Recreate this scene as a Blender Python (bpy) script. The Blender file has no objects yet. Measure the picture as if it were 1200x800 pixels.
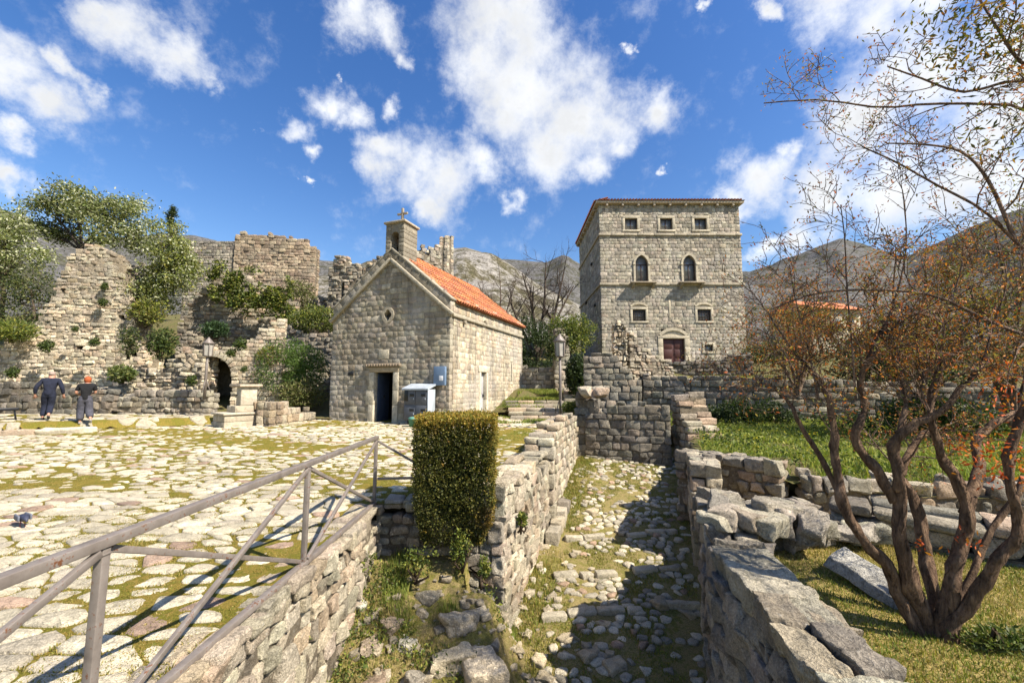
import bpy, math, random
import numpy as np
from math import sin, cos, tan, radians, atan2, pi, sqrt, exp

SEED = 7
random.seed(SEED)
RNG = np.random.default_rng(SEED)
scene = bpy.context.scene
COL = scene.collection

# ------------------------------------------------------------------ camera model
F, PITCH, CAMZ = 490.0, radians(6.06), 1.75
def at(px, py, Y):
    """point of the place seen at (px,py) of the 1200x800 photo, Y metres ahead"""
    u, v = (px - 600) / F, (400 - py) / F
    k = Y / (cos(PITCH) - v * sin(PITCH))
    return np.array([u * k, Y, CAMZ + (sin(PITCH) + v * cos(PITCH)) * k])
def zat(py, Y):
    return at(600, py, Y)[2]
def ray(px, py):
    d = at(px, py, 1.0) - np.array([0, 0, CAMZ])
    return d / np.linalg.norm(d)
def ground_pt(px, py, zf):
    lo_, hi_ = 1.0, 40.0
    for _ in range(50):
        Y = (lo_ + hi_) / 2; p = at(px, py, Y)
        z = float(np.ravel(zf(np.array([p[0]]), np.array([p[1]])))[0])
        if p[2] > z: lo_ = Y
        else: hi_ = Y
    return at(px, py, Y)
HA = radians(21)
A2 = np.array([sin(HA), cos(HA)])
R2 = np.array([cos(HA), -sin(HA)])

# ------------------------------------------------------------------ noise
def _hash(ix, iy, iz, seed):
    h = (ix * 374761393 + iy * 668265263 + iz * 2147483647 + seed * 1274126177) & 0xFFFFFFFF
    h = ((h ^ (h >> 13)) * 1274126177) & 0xFFFFFFFF
    h = ((h ^ (h >> 16)) * 2246822519) & 0xFFFFFFFF
    return ((h ^ (h >> 15)) & 0xFFFFFF) / float(0xFFFFFF)
def vnoise(P, freq=1.0, seed=0):
    P = np.asarray(P, float) * freq
    I = np.floor(P).astype(np.int64)
    f = P - I
    f = f * f * (3 - 2 * f)
    out = 0
    for dx in (0, 1):
        wx = f[:, 0] if dx else 1 - f[:, 0]
        for dy in (0, 1):
            wy = f[:, 1] if dy else 1 - f[:, 1]
            for dz in (0, 1):
                wz = f[:, 2] if dz else 1 - f[:, 2]
                out = out + wx * wy * wz * _hash(I[:, 0] + dx, I[:, 1] + dy, I[:, 2] + dz, seed)
    return out * 2 - 1
def fbm(P, freq=1.0, octs=4, seed=0, gain=0.5):
    a, s, t = 1.0, 0, 0
    for k in range(octs):
        s = s + a * vnoise(P, freq * 2 ** k, seed + 17 * k)
        t += a
        a *= gain
    return s / t
def P3(x, y, z=0):
    x = np.asarray(x, float)
    return np.stack([x, np.broadcast_to(y, x.shape), np.broadcast_to(z, x.shape)], -1)
def n1(x, seed=0):
    return float(vnoise(np.array([[x, 0.37 + seed * 3.1, 1.7]]), 1.0, seed)[0])
def sstep(a, b, x):
    t = np.clip((x - a) / (b - a), 0, 1)
    return t * t * (3 - 2 * t)

# ------------------------------------------------------------------ mesh builder
class MB:
    def __init__(self):
        self.V, self.C, self.Fs, self.n = [], [], [], 0
    def add(self, V, faces, col=(0.5, 0.5, 0.5)):
        V = np.asarray(V, float).reshape(-1, 3)
        col = np.asarray(col, float)
        if col.ndim == 1:
            col = np.broadcast_to(col, (len(V), 3))
        self.V.append(V)
        self.C.append(col)
        if isinstance(faces, np.ndarray):
            self.Fs.append(faces + self.n)
        else:
            d = {}
            for f in faces:
                d.setdefault(len(f), []).append(f)
            for k, l in d.items():
                self.Fs.append(np.array(l, np.int64) + self.n)
        self.n += len(V)
        return self
    def build(self, name, mat, parent=None, smooth=True, origin=None, sharp=None):
        me = bpy.data.meshes.new(name)
        V = np.concatenate(self.V) if self.V else np.zeros((0, 3))
        C = np.concatenate(self.C) if self.C else np.zeros((0, 3))
        if origin == 'base':
            lo, hi = V.min(0), V.max(0)
            origin = np.array([(lo[0] + hi[0]) / 2, (lo[1] + hi[1]) / 2, lo[2]])
        if origin is not None:
            V = V - np.asarray(origin, float)
        me.vertices.add(len(V))
        me.vertices.foreach_set('co', V.astype(np.float32).ravel())
        loops = np.concatenate([f.ravel() for f in self.Fs])
        sizes = np.concatenate([np.full(len(f), f.shape[1], np.int32) for f in self.Fs])
        me.loops.add(len(loops))
        me.loops.foreach_set('vertex_index', loops.astype(np.int32))
        me.polygons.add(len(sizes))
        st = np.concatenate([[0], np.cumsum(sizes)[:-1]]).astype(np.int32)
        me.polygons.foreach_set('loop_start', st)
        me.polygons.foreach_set('loop_total', sizes)
        me.polygons.foreach_set('use_smooth', np.full(len(sizes), bool(smooth)))
        at_ = me.attributes.new('tint', 'FLOAT_COLOR', 'POINT')
        at_.data.foreach_set('color', np.concatenate([C, np.ones((len(C), 1))], 1).astype(np.float32).ravel())
        me.update(calc_edges=True)
        me.validate()
        if sharp is not None:
            try: me.set_sharp_from_angle(angle=radians(sharp))
            except Exception: pass
        me.materials.append(mat)
        o = bpy.data.objects.new(name, me)
        COL.objects.link(o)
        if origin is not None:
            o.location = origin
        if parent is not None:
            o.parent = parent
        return o

def tag(o, label, cat, group=None):
    o['label'] = label; o['kind'] = 'thing'
    o['category'] = cat
    if group: o['group'] = group
    return o
def kind(o, k):
    o['kind'] = k
    return o
def thing(name, label, cat, loc=(0, 0, 0), rz=0, group=None):
    o = bpy.data.objects.new(name, None)
    COL.objects.link(o)
    o.location = loc
    o.rotation_euler = (0, 0, rz)
    o.empty_display_size = 0.2
    return tag(o, label, cat, group)

# rounded block template -------------------------------------------------
_T = {}
def template(m):
    if m in _T: return _T[m]
    idx, pts, quads = {}, [], []
    def g(p):
        if p not in idx:
            idx[p] = len(pts); pts.append(p)
        return idx[p]
    for ax in range(3):
        b, c = (ax + 1) % 3, (ax + 2) % 3
        for side in (0, m):
            for i in range(m):
                for j in range(m):
                    q = []
                    for di, dj in ((0, 0), (1, 0), (1, 1), (0, 1)):
                        p = [0, 0, 0]; p[ax] = side; p[b] = i + di; p[c] = j + dj
                        q.append(g(tuple(p)))
                    quads.append(q if side == m else q[::-1])
    _T[m] = (np.array(pts), np.array(quads))
    return _T[m]
def blocks(mb, C, AX, H, r, col, m=3, jit=0.0, namp=0.0, nfreq=6.0, vary=0.0, seed=1, octs=2):
    """N rounded blocks: centres C, axis rows AX, half sizes H, edge radius r, colours col"""
    C = np.asarray(C, float).reshape(-1, 3); N = len(C)
    if N == 0: return
    AX = np.broadcast_to(np.asarray(AX, float), (N, 3, 3))
    H = np.broadcast_to(np.asarray(H, float), (N, 3))
    r = np.minimum(np.broadcast_to(np.asarray(r, float), (N,)), H.min(1) * 0.9)
    col = np.broadcast_to(np.asarray(col, float), (N, 3))
    pts, quads = template(m)
    K = len(pts)
    # lattice coordinate table per block & axis
    if m == 3: tab = np.stack([-H, -(H - r[:, None]), (H - r[:, None]), H], -1)
    elif m == 1: tab = np.stack([-H, H], -1)
    elif m == 2: tab = np.stack([-H, H * 0, H], -1)
    else:
        inner = [(-1 + 2 * k / (m - 2)) for k in range(m - 1)]
        tab = np.stack([-H] + [(H - r[:, None]) * t for t in inner] + [H], -1)
    P = np.stack([tab[:, a, pts[:, a]] for a in range(3)], -1)      # N,K,3
    if m >= 3:
        lim = (H - r[:, None])[:, None, :]
        q = np.clip(P, -lim, lim)
        d = P - q
        L = np.linalg.norm(d, axis=-1, keepdims=True)
        P = q + d / np.maximum(L, 1e-9) * r[:, None, None] * (L > 1e-9)
    if jit > 0:
        J = RNG.uniform(-1, 1, (N, 2, 2, 2, 3)) * jit * np.minimum(H, H.mean(1, keepdims=True))[:, None, None, None, :]
        w = np.clip(P / H[:, None, :] * 0.5 + 0.5, 0, 1)
        off = 0
        for i in (0, 1):
            for j in (0, 1):
                for k in (0, 1):
                    ww = (w[..., 0] if i else 1 - w[..., 0]) * (w[..., 1] if j else 1 - w[..., 1]) * (w[..., 2] if k else 1 - w[..., 2])
                    off = off + ww[..., None] * J[:, i, j, k][:, None, :]
        P = P + off
    W = np.einsum('nka,nab->nkb', P, AX) + C[:, None, :]
    W = W.reshape(-1, 3)
    if namp > 0:
        W = W + np.stack([fbm(W, nfreq, octs, seed + s) for s in (0, 5, 9)], -1) * namp
    colv = np.repeat(col, K, 0)
    if vary > 0:
        colv = colv * (1 + vary * RNG.uniform(-1, 1, (len(colv), 1)))
    Q = (quads[None] + (np.arange(N) * K)[:, None, None]).reshape(-1, 4)
    mb.add(W, Q, colv)
I3 = np.eye(3)
def rot_axes(a):
    return np.array([[cos(a), sin(a), 0], [-sin(a), cos(a), 0], [0, 0, 1.0]])
def box(mb, lo, hi, col=(.5, .5, .5), r=0.01, ax=I3, m=3):
    lo, hi = np.array(lo, float), np.array(hi, float)
    blocks(mb, [(lo + hi) / 2], ax, [np.abs(hi - lo) / 2], r, [col], m=m)
def cbox(mb, c, h, ax=I3, col=(.5, .5, .5), r=0.01, m=3, **k):
    blocks(mb, [c], ax, [h], r, [col], m=m, **k)
def bar(mb, p, q, w, h, col=(.5, .5, .5), r=0.004, up=(0, 0, 1)):
    p, q = np.array(p, float), np.array(q, float)
    d = q - p; L = np.linalg.norm(d); d /= L
    u = np.array(up, float)
    s = np.cross(d, u); s /= np.linalg.norm(s)
    t = np.cross(s, d)
    cbox(mb, (p + q) / 2, (L / 2, w / 2, h / 2), np.array([d, s, t]), col, r)
def tube(mb, pts, rad, seg=8, col=(.5, .5, .5), cap=True):
    pts = np.asarray(pts, float); n = len(pts)
    rad = np.broadcast_to(np.asarray(rad, float), (n,))
    T = np.gradient(pts, axis=0)
    T /= np.maximum(np.linalg.norm(T, axis=1, keepdims=True), 1e-9)
    ref = np.array([0.31, 0.22, 0.92]) if abs(T[0] @ np.array([0.31, 0.22, 0.92])) < 0.95 else np.array([1., 0, 0])
    U = np.cross(T, ref); U /= np.maximum(np.linalg.norm(U, axis=1, keepdims=True), 1e-9)
    W = np.cross(T, U)
    a = np.arange(seg) * 2 * pi / seg
    V = pts[:, None] + rad[:, None, None] * (np.cos(a)[None, :, None] * U[:, None] + np.sin(a)[None, :, None] * W[:, None])
    V = V.reshape(-1, 3)
    i = np.arange(n - 1)[:, None] * seg; j = np.arange(seg)[None]
    Q = np.stack([i + j, i + (j + 1) % seg, i + seg + (j + 1) % seg, i + seg + j], -1).reshape(-1, 4)
    mb.add(V, Q, col)
    if cap:
        mb.Fs.append(np.array([[mb.n - len(V) + k for k in range(seg)][::-1]]))
        mb.Fs.append(np.array([[mb.n - seg + k for k in range(seg)]]))
def lathe(mb, prof, seg=16, c=(0, 0, 0), col=(.5, .5, .5), ang0=0, axis='z'):
    prof = np.asarray(prof, float); n = len(prof)
    a = np.arange(seg) * 2 * pi / seg + ang0
    V = np.stack([prof[:, None, 0] * np.cos(a), prof[:, None, 0] * np.sin(a), np.broadcast_to(prof[:, None, 1], (n, seg))], -1).reshape(-1, 3)
    if axis == 'y': V = V[:, [0, 2, 1]] * np.array([1, 1, -1])
    i = np.arange(n - 1)[:, None] * seg; j = np.arange(seg)[None]
    Q = np.stack([i + j, i + (j + 1) % seg, i + seg + (j + 1) % seg, i + seg + j], -1).reshape(-1, 4)
    mb.add(V + np.array(c), Q, col)
    mb.Fs.append(np.array([[mb.n - len(V) + k for k in range(seg)][::-1]]))
    mb.Fs.append(np.array([[mb.n - seg + k for k in range(seg)]]))
def prism(mb, poly, y0, y1, col=(.5, .5, .5), axes=None, o=(0, 0, 0)):
    """polygon (x,z) extruded along y"""
    n = len(poly)
    V = [(x, y0, z) for x, z in poly] + [(x, y1, z) for x, z in poly]
    V = np.array(V, float)
    if axes is not None: V = V @ np.asarray(axes)
    fs = [list(range(n)), list(range(2 * n - 1, n - 1, -1))]
    for k in range(n):
        fs.append([(k + 1) % n, k, n + k, n + (k + 1) % n])
    mb.add(V + np.array(o), fs, col)
def ring_plate(mb, outer, inner, y0, y1, col=(.5, .5, .5)):
    """plate in the xz plane between two loops of equal length, from y0 (front) to y1"""
    n = len(outer)
    V = [(x, y0, z) for x, z in outer] + [(x, y0, z) for x, z in inner] + [(x, y1, z) for x, z in outer] + [(x, y1, z) for x, z in inner]
    fs = []
    for k in range(n):
        l = (k + 1) % n
        fs += [[k, l, n + l, n + k], [n + k, n + l, 3 * n + l, 3 * n + k], [2 * n + l, 2 * n + k, 3 * n + k, 3 * n + l], [l, k, 2 * n + k, 2 * n + l]]
    mb.add(np.array(V, float), fs, col)
def loop_to_rect(inner, x0, x1, z0, z1):
    """push a closed loop outwards to a rectangle, ray by ray"""
    c = (np.mean([p[0] for p in inner]), np.mean([p[1] for p in inner]))
    out = []
    for x, z in inner:
        dx, dz = x - c[0], z - c[1]
        t = 1e9
        if dx > 1e-9: t = min(t, (x1 - c[0]) / dx)
        if dx < -1e-9: t = min(t, (x0 - c[0]) / dx)
        if dz > 1e-9: t = min(t, (z1 - c[1]) / dz)
        if dz < -1e-9: t = min(t, (z0 - c[1]) / dz)
        out.append((c[0] + dx * t, c[1] + dz * t))
    return out

# ------------------------------------------------------------------ materials
def new_mat(name):
    m = bpy.data.materials.new(name)
    m.use_nodes = True
    nt = m.node_tree
    b = nt.nodes['Principled BSDF']
    return m, nt, b
class NT:
    def __init__(self, nt): self.nt = nt; self.L = nt.links
    def n(self, typ, **k):
        nd = self.nt.nodes.new(typ)
        for a, v in k.items(): setattr(nd, a, v)
        return nd
    def link(self, a, b): self.L.new(a, b)
    def noise(self, vec, scale, detail=4, rough=.55, dist=0):
        nd = self.n('ShaderNodeTexNoise')
        nd.inputs['Scale'].default_value = scale; nd.inputs['Detail'].default_value = detail
        nd.inputs['Roughness'].default_value = rough; nd.inputs['Distortion'].default_value = dist
        if vec is not None: self.link(vec, nd.inputs['Vector'])
        return nd
    def ramp(self, fac, stops):
        nd = self.n('ShaderNodeValToRGB')
        els = nd.color_ramp.elements
        while len(els) < len(stops): els.new(0.5)
        for e, (p, c) in zip(els, stops):
            e.position = p
            e.color = (c, c, c, 1) if isinstance(c, (int, float)) else (*c, 1)
        self.link(fac, nd.inputs['Fac'])
        return nd
    def mix(self, fac, a, b, typ='MIX'):
        nd = self.n('ShaderNodeMix', data_type='RGBA', blend_type=typ)
        for s, v in ((nd.inputs[0], fac), (nd.inputs[6], a), (nd.inputs[7], b)):
            if hasattr(v, 'links'): self.link(v, s)
            elif isinstance(v, (int, float)): s.default_value = v
            else: s.default_value = (*v, 1)
        return nd.outputs[2]
    def math(self, op, a, b=None, c=None):
        nd = self.n('ShaderNodeMath', operation=op)
        for s, v in zip(nd.inputs, (a, b, c)):
            if v is None: continue
            if hasattr(v, 'links'): self.link(v, s)
            else: s.default_value = v
        return nd.outputs[0]
    def bump(self, h, strength, dist, bsdf):
        nd = self.n('ShaderNodeBump')
        nd.inputs['Strength'].default_value = strength; nd.inputs['Distance'].default_value = dist
        self.link(h, nd.inputs['Height']); self.link(nd.outputs[0], bsdf.inputs['Normal'])
        return nd
def stone_mat(name, lichen=0.35, stain=0.4, scale=1.0, bump=0.6, warm=(1.04, 1.0, .91), moss=0.0, streak=0.0):
    m, nt, b = new_mat(name); N = NT(nt)
    at_ = N.n('ShaderNodeAttribute', attribute_name='tint')
    tc = N.n('ShaderNodeTexCoord'); o = tc.outputs['Object']
    big = N.noise(o, 0.9 * scale, 4)
    mid = N.noise(o, 7 * scale, 6, .65)
    fine = N.noise(o, 60 * scale, 4, .7)
    c = N.mix(1, at_.outputs['Color'], warm, 'MULTIPLY')
    mr = N.ramp(mid.outputs['Fac'], [(.28, .48), (.42, .85), (.55, 1.05), (.72, 1.35)])
    c = N.mix(1, c, mr.outputs[0], 'MULTIPLY')
    # weather stains: dark grey crust in patches
    st = N.ramp(big.outputs['Fac'], [(.42, 0), (.62, 1)])
    st2 = N.ramp(mid.outputs['Fac'], [(.40, 0), (.6, 1)])
    sf = N.math('MULTIPLY', N.math('MULTIPLY', st.outputs[0], st2.outputs[0]), stain)
    c = N.mix(sf, c, (.095, .088, .078))
    if streak:
        mp = N.n('ShaderNodeMapping'); mp.inputs['Scale'].default_value = (1.3, 1.3, .12); N.link(o, mp.inputs['Vector'])
        sn = N.noise(mp.outputs[0], 2.2, 6, .65)
        sr = N.math('MULTIPLY', N.ramp(sn.outputs['Fac'], [(.48, 0), (.66, 1)]).outputs[0], streak)
        c = N.mix(sr, c, (.12, .105, .085))
        pa = N.math('MULTIPLY', N.ramp(N.noise(o, .45, 5, .6).outputs['Fac'], [(.50, 0), (.60, 1)]).outputs[0], streak * .6)
        c = N.mix(pa, c, (.50, .47, .42))
    # pale and black lichen spots
    vo = N.n('ShaderNodeTexVoronoi'); vo.inputs['Scale'].default_value = 16 * scale
    N.link(N.mix(.12, o, mid.outputs['Color'], 'ADD'), vo.inputs['Vector'])
    sp = N.ramp(vo.outputs['Distance'], [(.16, 1), (.3, 0)])
    li = N.math('MULTIPLY', N.math('MULTIPLY', sp.outputs[0], N.ramp(N.noise(o, 2.3 * scale).outputs['Fac'], [(.5, 0), (.6, 1)]).outputs[0]), lichen)
    c = N.mix(li, c, (.52, .50, .43))
    fr = N.ramp(fine.outputs['Fac'], [(.32, .62), (.66, 1.25)])
    c = N.mix(1, c, fr.outputs[0], 'MULTIPLY')
    if moss:
        mo = N.ramp(N.noise(o, 1.7, 5).outputs['Fac'], [(.52, 0), (.62, moss)])
        c = N.mix(mo.outputs[0], c, (.12, .13, .035))
    N.link(c, b.inputs['Base Color'])
    b.inputs['Roughness'].default_value = .92
    b.inputs['Specular IOR Level'].default_value = .2
    pit = N.n('ShaderNodeTexVoronoi'); pit.inputs['Scale'].default_value = 34 * scale; N.link(N.mix(.08, o, fine.outputs['Color'], 'ADD'), pit.inputs['Vector'])
    pr = N.ramp(pit.outputs['Distance'], [(.0, .0), (.32, 1.0)])
    crk = N.n('ShaderNodeTexVoronoi', feature='DISTANCE_TO_EDGE'); crk.inputs['Scale'].default_value = 5.5 * scale
    N.link(N.mix(.35, o, mid.outputs['Color'], 'ADD'), crk.inputs['Vector'])
    cr = N.ramp(crk.outputs['Distance'], [(.0, 0), (.035, 1)])
    h = N.math('ADD', N.math('MULTIPLY', mid.outputs['Fac'], 1.3), N.math('MULTIPLY', fine.outputs['Fac'], .55))
    h = N.math('ADD', h, N.math('MULTIPLY', pr.outputs[0], .16))
    h = N.math('ADD', h, N.math('MULTIPLY', cr.outputs[0], .22))
    N.bump(h, min(1, bump * 1.2), .05 / scale, b)
    return m
def plain_mat(name, col, rough=.6, metal=0, noise=.15, scale=8, bump=0, spec=.4):
    m, nt, b = new_mat(name); N = NT(nt)
    tc = N.n('ShaderNodeTexCoord'); o = tc.outputs['Object']
    nz = N.noise(o, scale, 5, .6)
    lo = tuple(c * (1 - noise) for c in col); hi = tuple(min(1, c * (1 + noise)) for c in col)
    r = N.ramp(nz.outputs['Fac'], [(.3, lo), (.7, hi)])
    N.link(r.outputs[0], b.inputs['Base Color'])
    b.inputs['Roughness'].default_value = rough; b.inputs['Metallic'].default_value = metal
    b.inputs['Specular IOR Level'].default_value = spec
    if bump: N.bump(nz.outputs['Fac'], bump, .02, b)
    return m
def tint_mat(name, rough=.7, trans=0.0, noise=.2, scale=20, spec=.25):
    m, nt, b = new_mat(name); N = NT(nt)
    at_ = N.n('ShaderNodeAttribute', attribute_name='tint')
    tc = N.n('ShaderNodeTexCoord')
    nz = N.noise(tc.outputs['Object'], scale, 4)
    r = N.ramp(nz.outputs['Fac'], [(.3, 1 - noise), (.7, 1 + noise)])
    c = N.mix(1, at_.outputs['Color'], r.outputs[0], 'MULTIPLY')
    N.link(c, b.inputs['Base Color'])
    b.inputs['Roughness'].default_value = rough
    b.inputs['Specular IOR Level'].default_value = spec
    if trans:
        out = nt.nodes['Material Output']
        tr = N.n('ShaderNodeBsdfTranslucent'); N.link(N.mix(1, c, (1.1, 1.25, .6), 'MULTIPLY'), tr.inputs['Color'])
        mx = N.n('ShaderNodeMixShader'); mx.inputs[0].default_value = trans
        N.link(b.outputs[0], mx.inputs[1]); N.link(tr.outputs[0], mx.inputs[2])
        N.link(mx.outputs[0], out.inputs['Surface'])
    return m

def bark_mat():
    m, nt, b = new_mat('bark'); N = NT(nt)
    at_ = N.n('ShaderNodeAttribute', attribute_name='tint'); tc = N.n('ShaderNodeTexCoord')
    mp = N.n('ShaderNodeMapping'); mp.inputs['Scale'].default_value = (1, 1, .22); N.link(tc.outputs['Object'], mp.inputs['Vector'])
    a = N.noise(mp.outputs[0], 38, 7, .68, .6); b2 = N.noise(tc.outputs['Object'], 7, 4)
    r = N.ramp(a.outputs['Fac'], [(.30, (.18, .15, .13)), (.47, (.85, .8, .78)), (.62, (1.25, 1.2, 1.1)), (.74, (1.9, 1.9, 1.8))])
    c = N.mix(1, at_.outputs['Color'], r.outputs[0], 'MULTIPLY')
    c = N.mix(1, c, N.ramp(b2.outputs['Fac'], [(.35, .6), (.65, 1.35)]).outputs[0], 'MULTIPLY')
    N.link(c, b.inputs['Base Color']); b.inputs['Roughness'].default_value = .9; b.inputs['Specular IOR Level'].default_value = .15
    N.bump(a.outputs['Fac'], 1.0, .07, b)
    return m
M = {}
M['rubble'] = stone_mat('rubble_stone', .4, .75, 1.0, .9)
M['ruin'] = stone_mat('ruin_stone', .4, .6, .8, .9)
M['dark_ruin'] = stone_mat('dark_ruin_stone', .3, .9, .8, .9)
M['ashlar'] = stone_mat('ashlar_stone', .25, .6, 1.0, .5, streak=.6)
M['tower'] = stone_mat('tower_stone', .2, .4, .7, .6, streak=.45)
M['trim'] = stone_mat('dressed_stone', .1, .3, 1.0, .3)
M['flag'] = stone_mat('flagstone', .25, .5, 1.3, .7)
M['mortar'] = stone_mat('mortar', .1, .4, 2.0, .8)
M['leaf'] = tint_mat('leaves', .55, .3, .12)
M['petal'] = tint_mat('pale_leaves', .6, .3, .1)
M['grass'] = tint_mat('grass_blades', .6, .3, .12)
M['bark'] = bark_mat()
M['tile'] = tint_mat('roof_tile', .85, 0, .45, 14)
M['cabinet'] = plain_mat('dark_grey_sheet', (.085, .09, .105), .45, 0, .1, 5)
M['cabinet_light'] = plain_mat('pale_grey_sheet', (.36, .40, .44), .45, 0, .2, 4)
M['black'] = plain_mat('black_plastic', (.012, .012, .014), .3, 0, .1, 5)
M['dark_wood'] = plain_mat('dark_red_wood', (.06, .017, .013), .55, 0, .4, 14, .2)
M['frame_wood'] = plain_mat('brown_window_wood', (.03, .017, .012), .5, 0, .2, 14)
M['door_steel'] = plain_mat('pale_grey_door', (.36, .36, .37), .5, 0, .12, 3)
M['blue_door'] = plain_mat('blue_grey_door', (.035, .05, .085), .5, 0, .2, 5)
M['iron'] = plain_mat('dark_iron', (.02, .02, .021), .5, .3, .2, 20)
M['bronze'] = plain_mat('bronze', (.06, .055, .035), .45, .7, .3, 20)
M['interior'] = plain_mat('dark_interior', (.03, .027, .024), .95, 0, .2, 5)
M['skin'] = plain_mat('skin', (.47, .24, .16), .6, 0, .08, 30)
M['navy'] = plain_mat('navy_cloth', (.010, .013, .028), .9, 0, .35, 14, 1.0)
M['blackcloth'] = plain_mat('black_cloth', (.006, .006, .007), .9, 0, .35, 14, 1.0)
M['greycloth'] = plain_mat('grey_cloth', (.06, .06, .075), .9, 0, .35, 14, 1.0)
M['shoe'] = plain_mat('shoe', (.03, .03, .03), .7, 0, .2, 30)
M['paleshoe'] = plain_mat('pale_shoe', (.3, .28, .26), .7, 0, .2, 30)
M['redhair'] = plain_mat('red_hair', (.33, .075, .018), .7, 0, .45, 60, .8)
M['greyhair'] = plain_mat('grey_hair', (.30, .22, .18), .7, 0, .3, 60, .4)
M['pigeon'] = tint_mat('feathers', .7, 0, .15, 40)
def steel_mat():
    m, nt, b = new_mat('grey_painted_steel'); N = NT(nt); o = N.n('ShaderNodeTexCoord').outputs['Object']
    a = N.noise(o, 6, 6, .65); f = N.noise(o, 45, 6, .7)
    c = N.ramp(a.outputs['Fac'], [(.3, (.115, .095, .08)), (.5, (.17, .145, .125)), (.7, (.21, .185, .165))]).outputs[0]
    ch = N.ramp(N.math('ADD', N.math('MULTIPLY', f.outputs['Fac'], .7), N.math('MULTIPLY', a.outputs['Fac'], .4)), [(.62, 0), (.66, 1)])
    c = N.mix(ch.outputs[0], c, (.13, .055, .025))
    N.link(c, b.inputs['Base Color']); b.inputs['Roughness'].default_value = .5; b.inputs['Specular IOR Level'].default_value = .4
    N.bump(f.outputs['Fac'], .25, .006, b)
    return m
M['steel'] = steel_mat()
def glass_mat():
    m, nt, b = new_mat('window_glass'); 
    b.inputs['Base Color'].default_value = (.16, .17, .18, 1); b.inputs['Roughness'].default_value = .12  # lightened base stands in for bright sky mirrored in the panes
    b.inputs['Specular IOR Level'].default_value = .8
    b.inputs['Coat Weight'].default_value = .6; b.inputs['Coat Roughness'].default_value = .03
    return m
M['glass'] = glass_mat()
M['bluegrey'] = plain_mat('blue_grey_feathers', (.03, .035, .06), .6, 0, .4, 30)
M['bluebox'] = plain_mat('blue_grey_sheet', (.13, .19, .28), .45, 0, .12, 5)
M['trimwhite'] = plain_mat('white_label', (.7, .7, .7), .5, 0, .05, 5)
M['white'] = plain_mat('white_sheet', (.72, .72, .7), .5, 0, .06, 5)
M['greenplastic'] = plain_mat('green_plastic', (.09, .24, .19), .45, 0, .1, 9)

def ground_mat(name, cols, scale=1.0, bump=.8):
    m, nt, b = new_mat(name); N = NT(nt)
    tc = N.n('ShaderNodeTexCoord'); o = tc.outputs['Object']
    a = N.noise(o, .55 * scale, 5, .6); c_ = N.noise(o, 5 * scale, 6, .7); f = N.noise(o, 38 * scale, 6, .8)
    k = len(cols)
    v = N.math('ADD', N.math('MULTIPLY', a.outputs['Fac'], .5), N.math('MULTIPLY', c_.outputs['Fac'], .5))
    r = N.ramp(v, [(.34 + .32 * i / (k - 1), col) for i, col in enumerate(cols)])
    fr = N.ramp(f.outputs['Fac'], [(.32, .35), (.5, .95), (.68, 1.65)])
    c = N.mix(1, r.outputs[0], fr.outputs[0], 'MULTIPLY')
    N.link(c, b.inputs['Base Color'])
    b.inputs['Roughness'].default_value = .95; b.inputs['Specular IOR Level'].default_value = .1
    h = N.math('ADD', N.math('MULTIPLY', f.outputs['Fac'], .6), c_.outputs['Fac'])
    N.bump(h, bump, .04, b)
    return m
M['moss'] = ground_mat('mossy_earth', [(.10, .065, .022), (.20, .175, .028), (.13, .125, .018), (.26, .18, .042), (.15, .145, .02), (.30, .22, .075)], 4.0)
M['dryearth'] = ground_mat('dry_bank_earth', [(.19, .14, .065), (.16, .15, .035), (.26, .20, .09), (.14, .14, .03), (.24, .17, .06)], 2.2)
M['lawn'] = ground_mat('dry_lawn', [(.13, .12, .03), (.26, .195, .065), (.34, .26, .10), (.15, .14, .035)], .9)
M['garden'] = ground_mat('garden_soil', [(.07, .06, .03), (.10, .11, .03), (.13, .10, .05), (.09, .10, .028), (.17, .14, .075)], 1.6)
# ------------------------------------------------------------------ masonry
PAL = {
 'cream': [(.46, .41, .32), (.42, .37, .29), (.50, .45, .36), (.36, .32, .26), (.44, .36, .27)],
 'grey':  [(.33, .30, .255), (.28, .26, .225), (.38, .35, .29), (.24, .22, .19), (.35, .30, .24)],
 'mixed': [(.42, .375, .30), (.34, .305, .25), (.48, .43, .345), (.27, .245, .21), (.41, .32, .245), (.38, .34, .28)],
 'dark':  [(.22, .205, .18), (.18, .17, .15), (.27, .25, .215), (.25, .215, .18), (.14, .13, .115)],
 'brown': [(.36, .285, .21), (.30, .24, .18), (.42, .35, .265), (.26, .20, .15), (.40, .33, .25)],
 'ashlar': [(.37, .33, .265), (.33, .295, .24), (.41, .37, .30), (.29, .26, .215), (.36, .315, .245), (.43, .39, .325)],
 'tower': [(.385, .35, .295), (.35, .32, .27), (.42, .385, .325), (.31, .285, .24), (.40, .35, .285), (.46, .42, .36), (.27, .25, .215)],
}
def pick(pal, n):
    p = np.array(PAL[pal])
    c = p[RNG.integers(0, len(p), n)]
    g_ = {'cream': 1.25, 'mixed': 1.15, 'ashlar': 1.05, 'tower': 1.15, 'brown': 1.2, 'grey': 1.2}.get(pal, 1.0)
    return np.clip(c * g_ * RNG.uniform(.72, 1.18, (n, 1)) * (1 + RNG.uniform(-.03, .03, (n, 3))), 0, .72)
def const(v):
    return v if callable(v) else (lambda s: v)
def prof(*pts):
    xs = [p[0] for p in pts]; ys = [p[1] for p in pts]
    return lambda s: float(np.interp(s, xs, ys))
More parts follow.
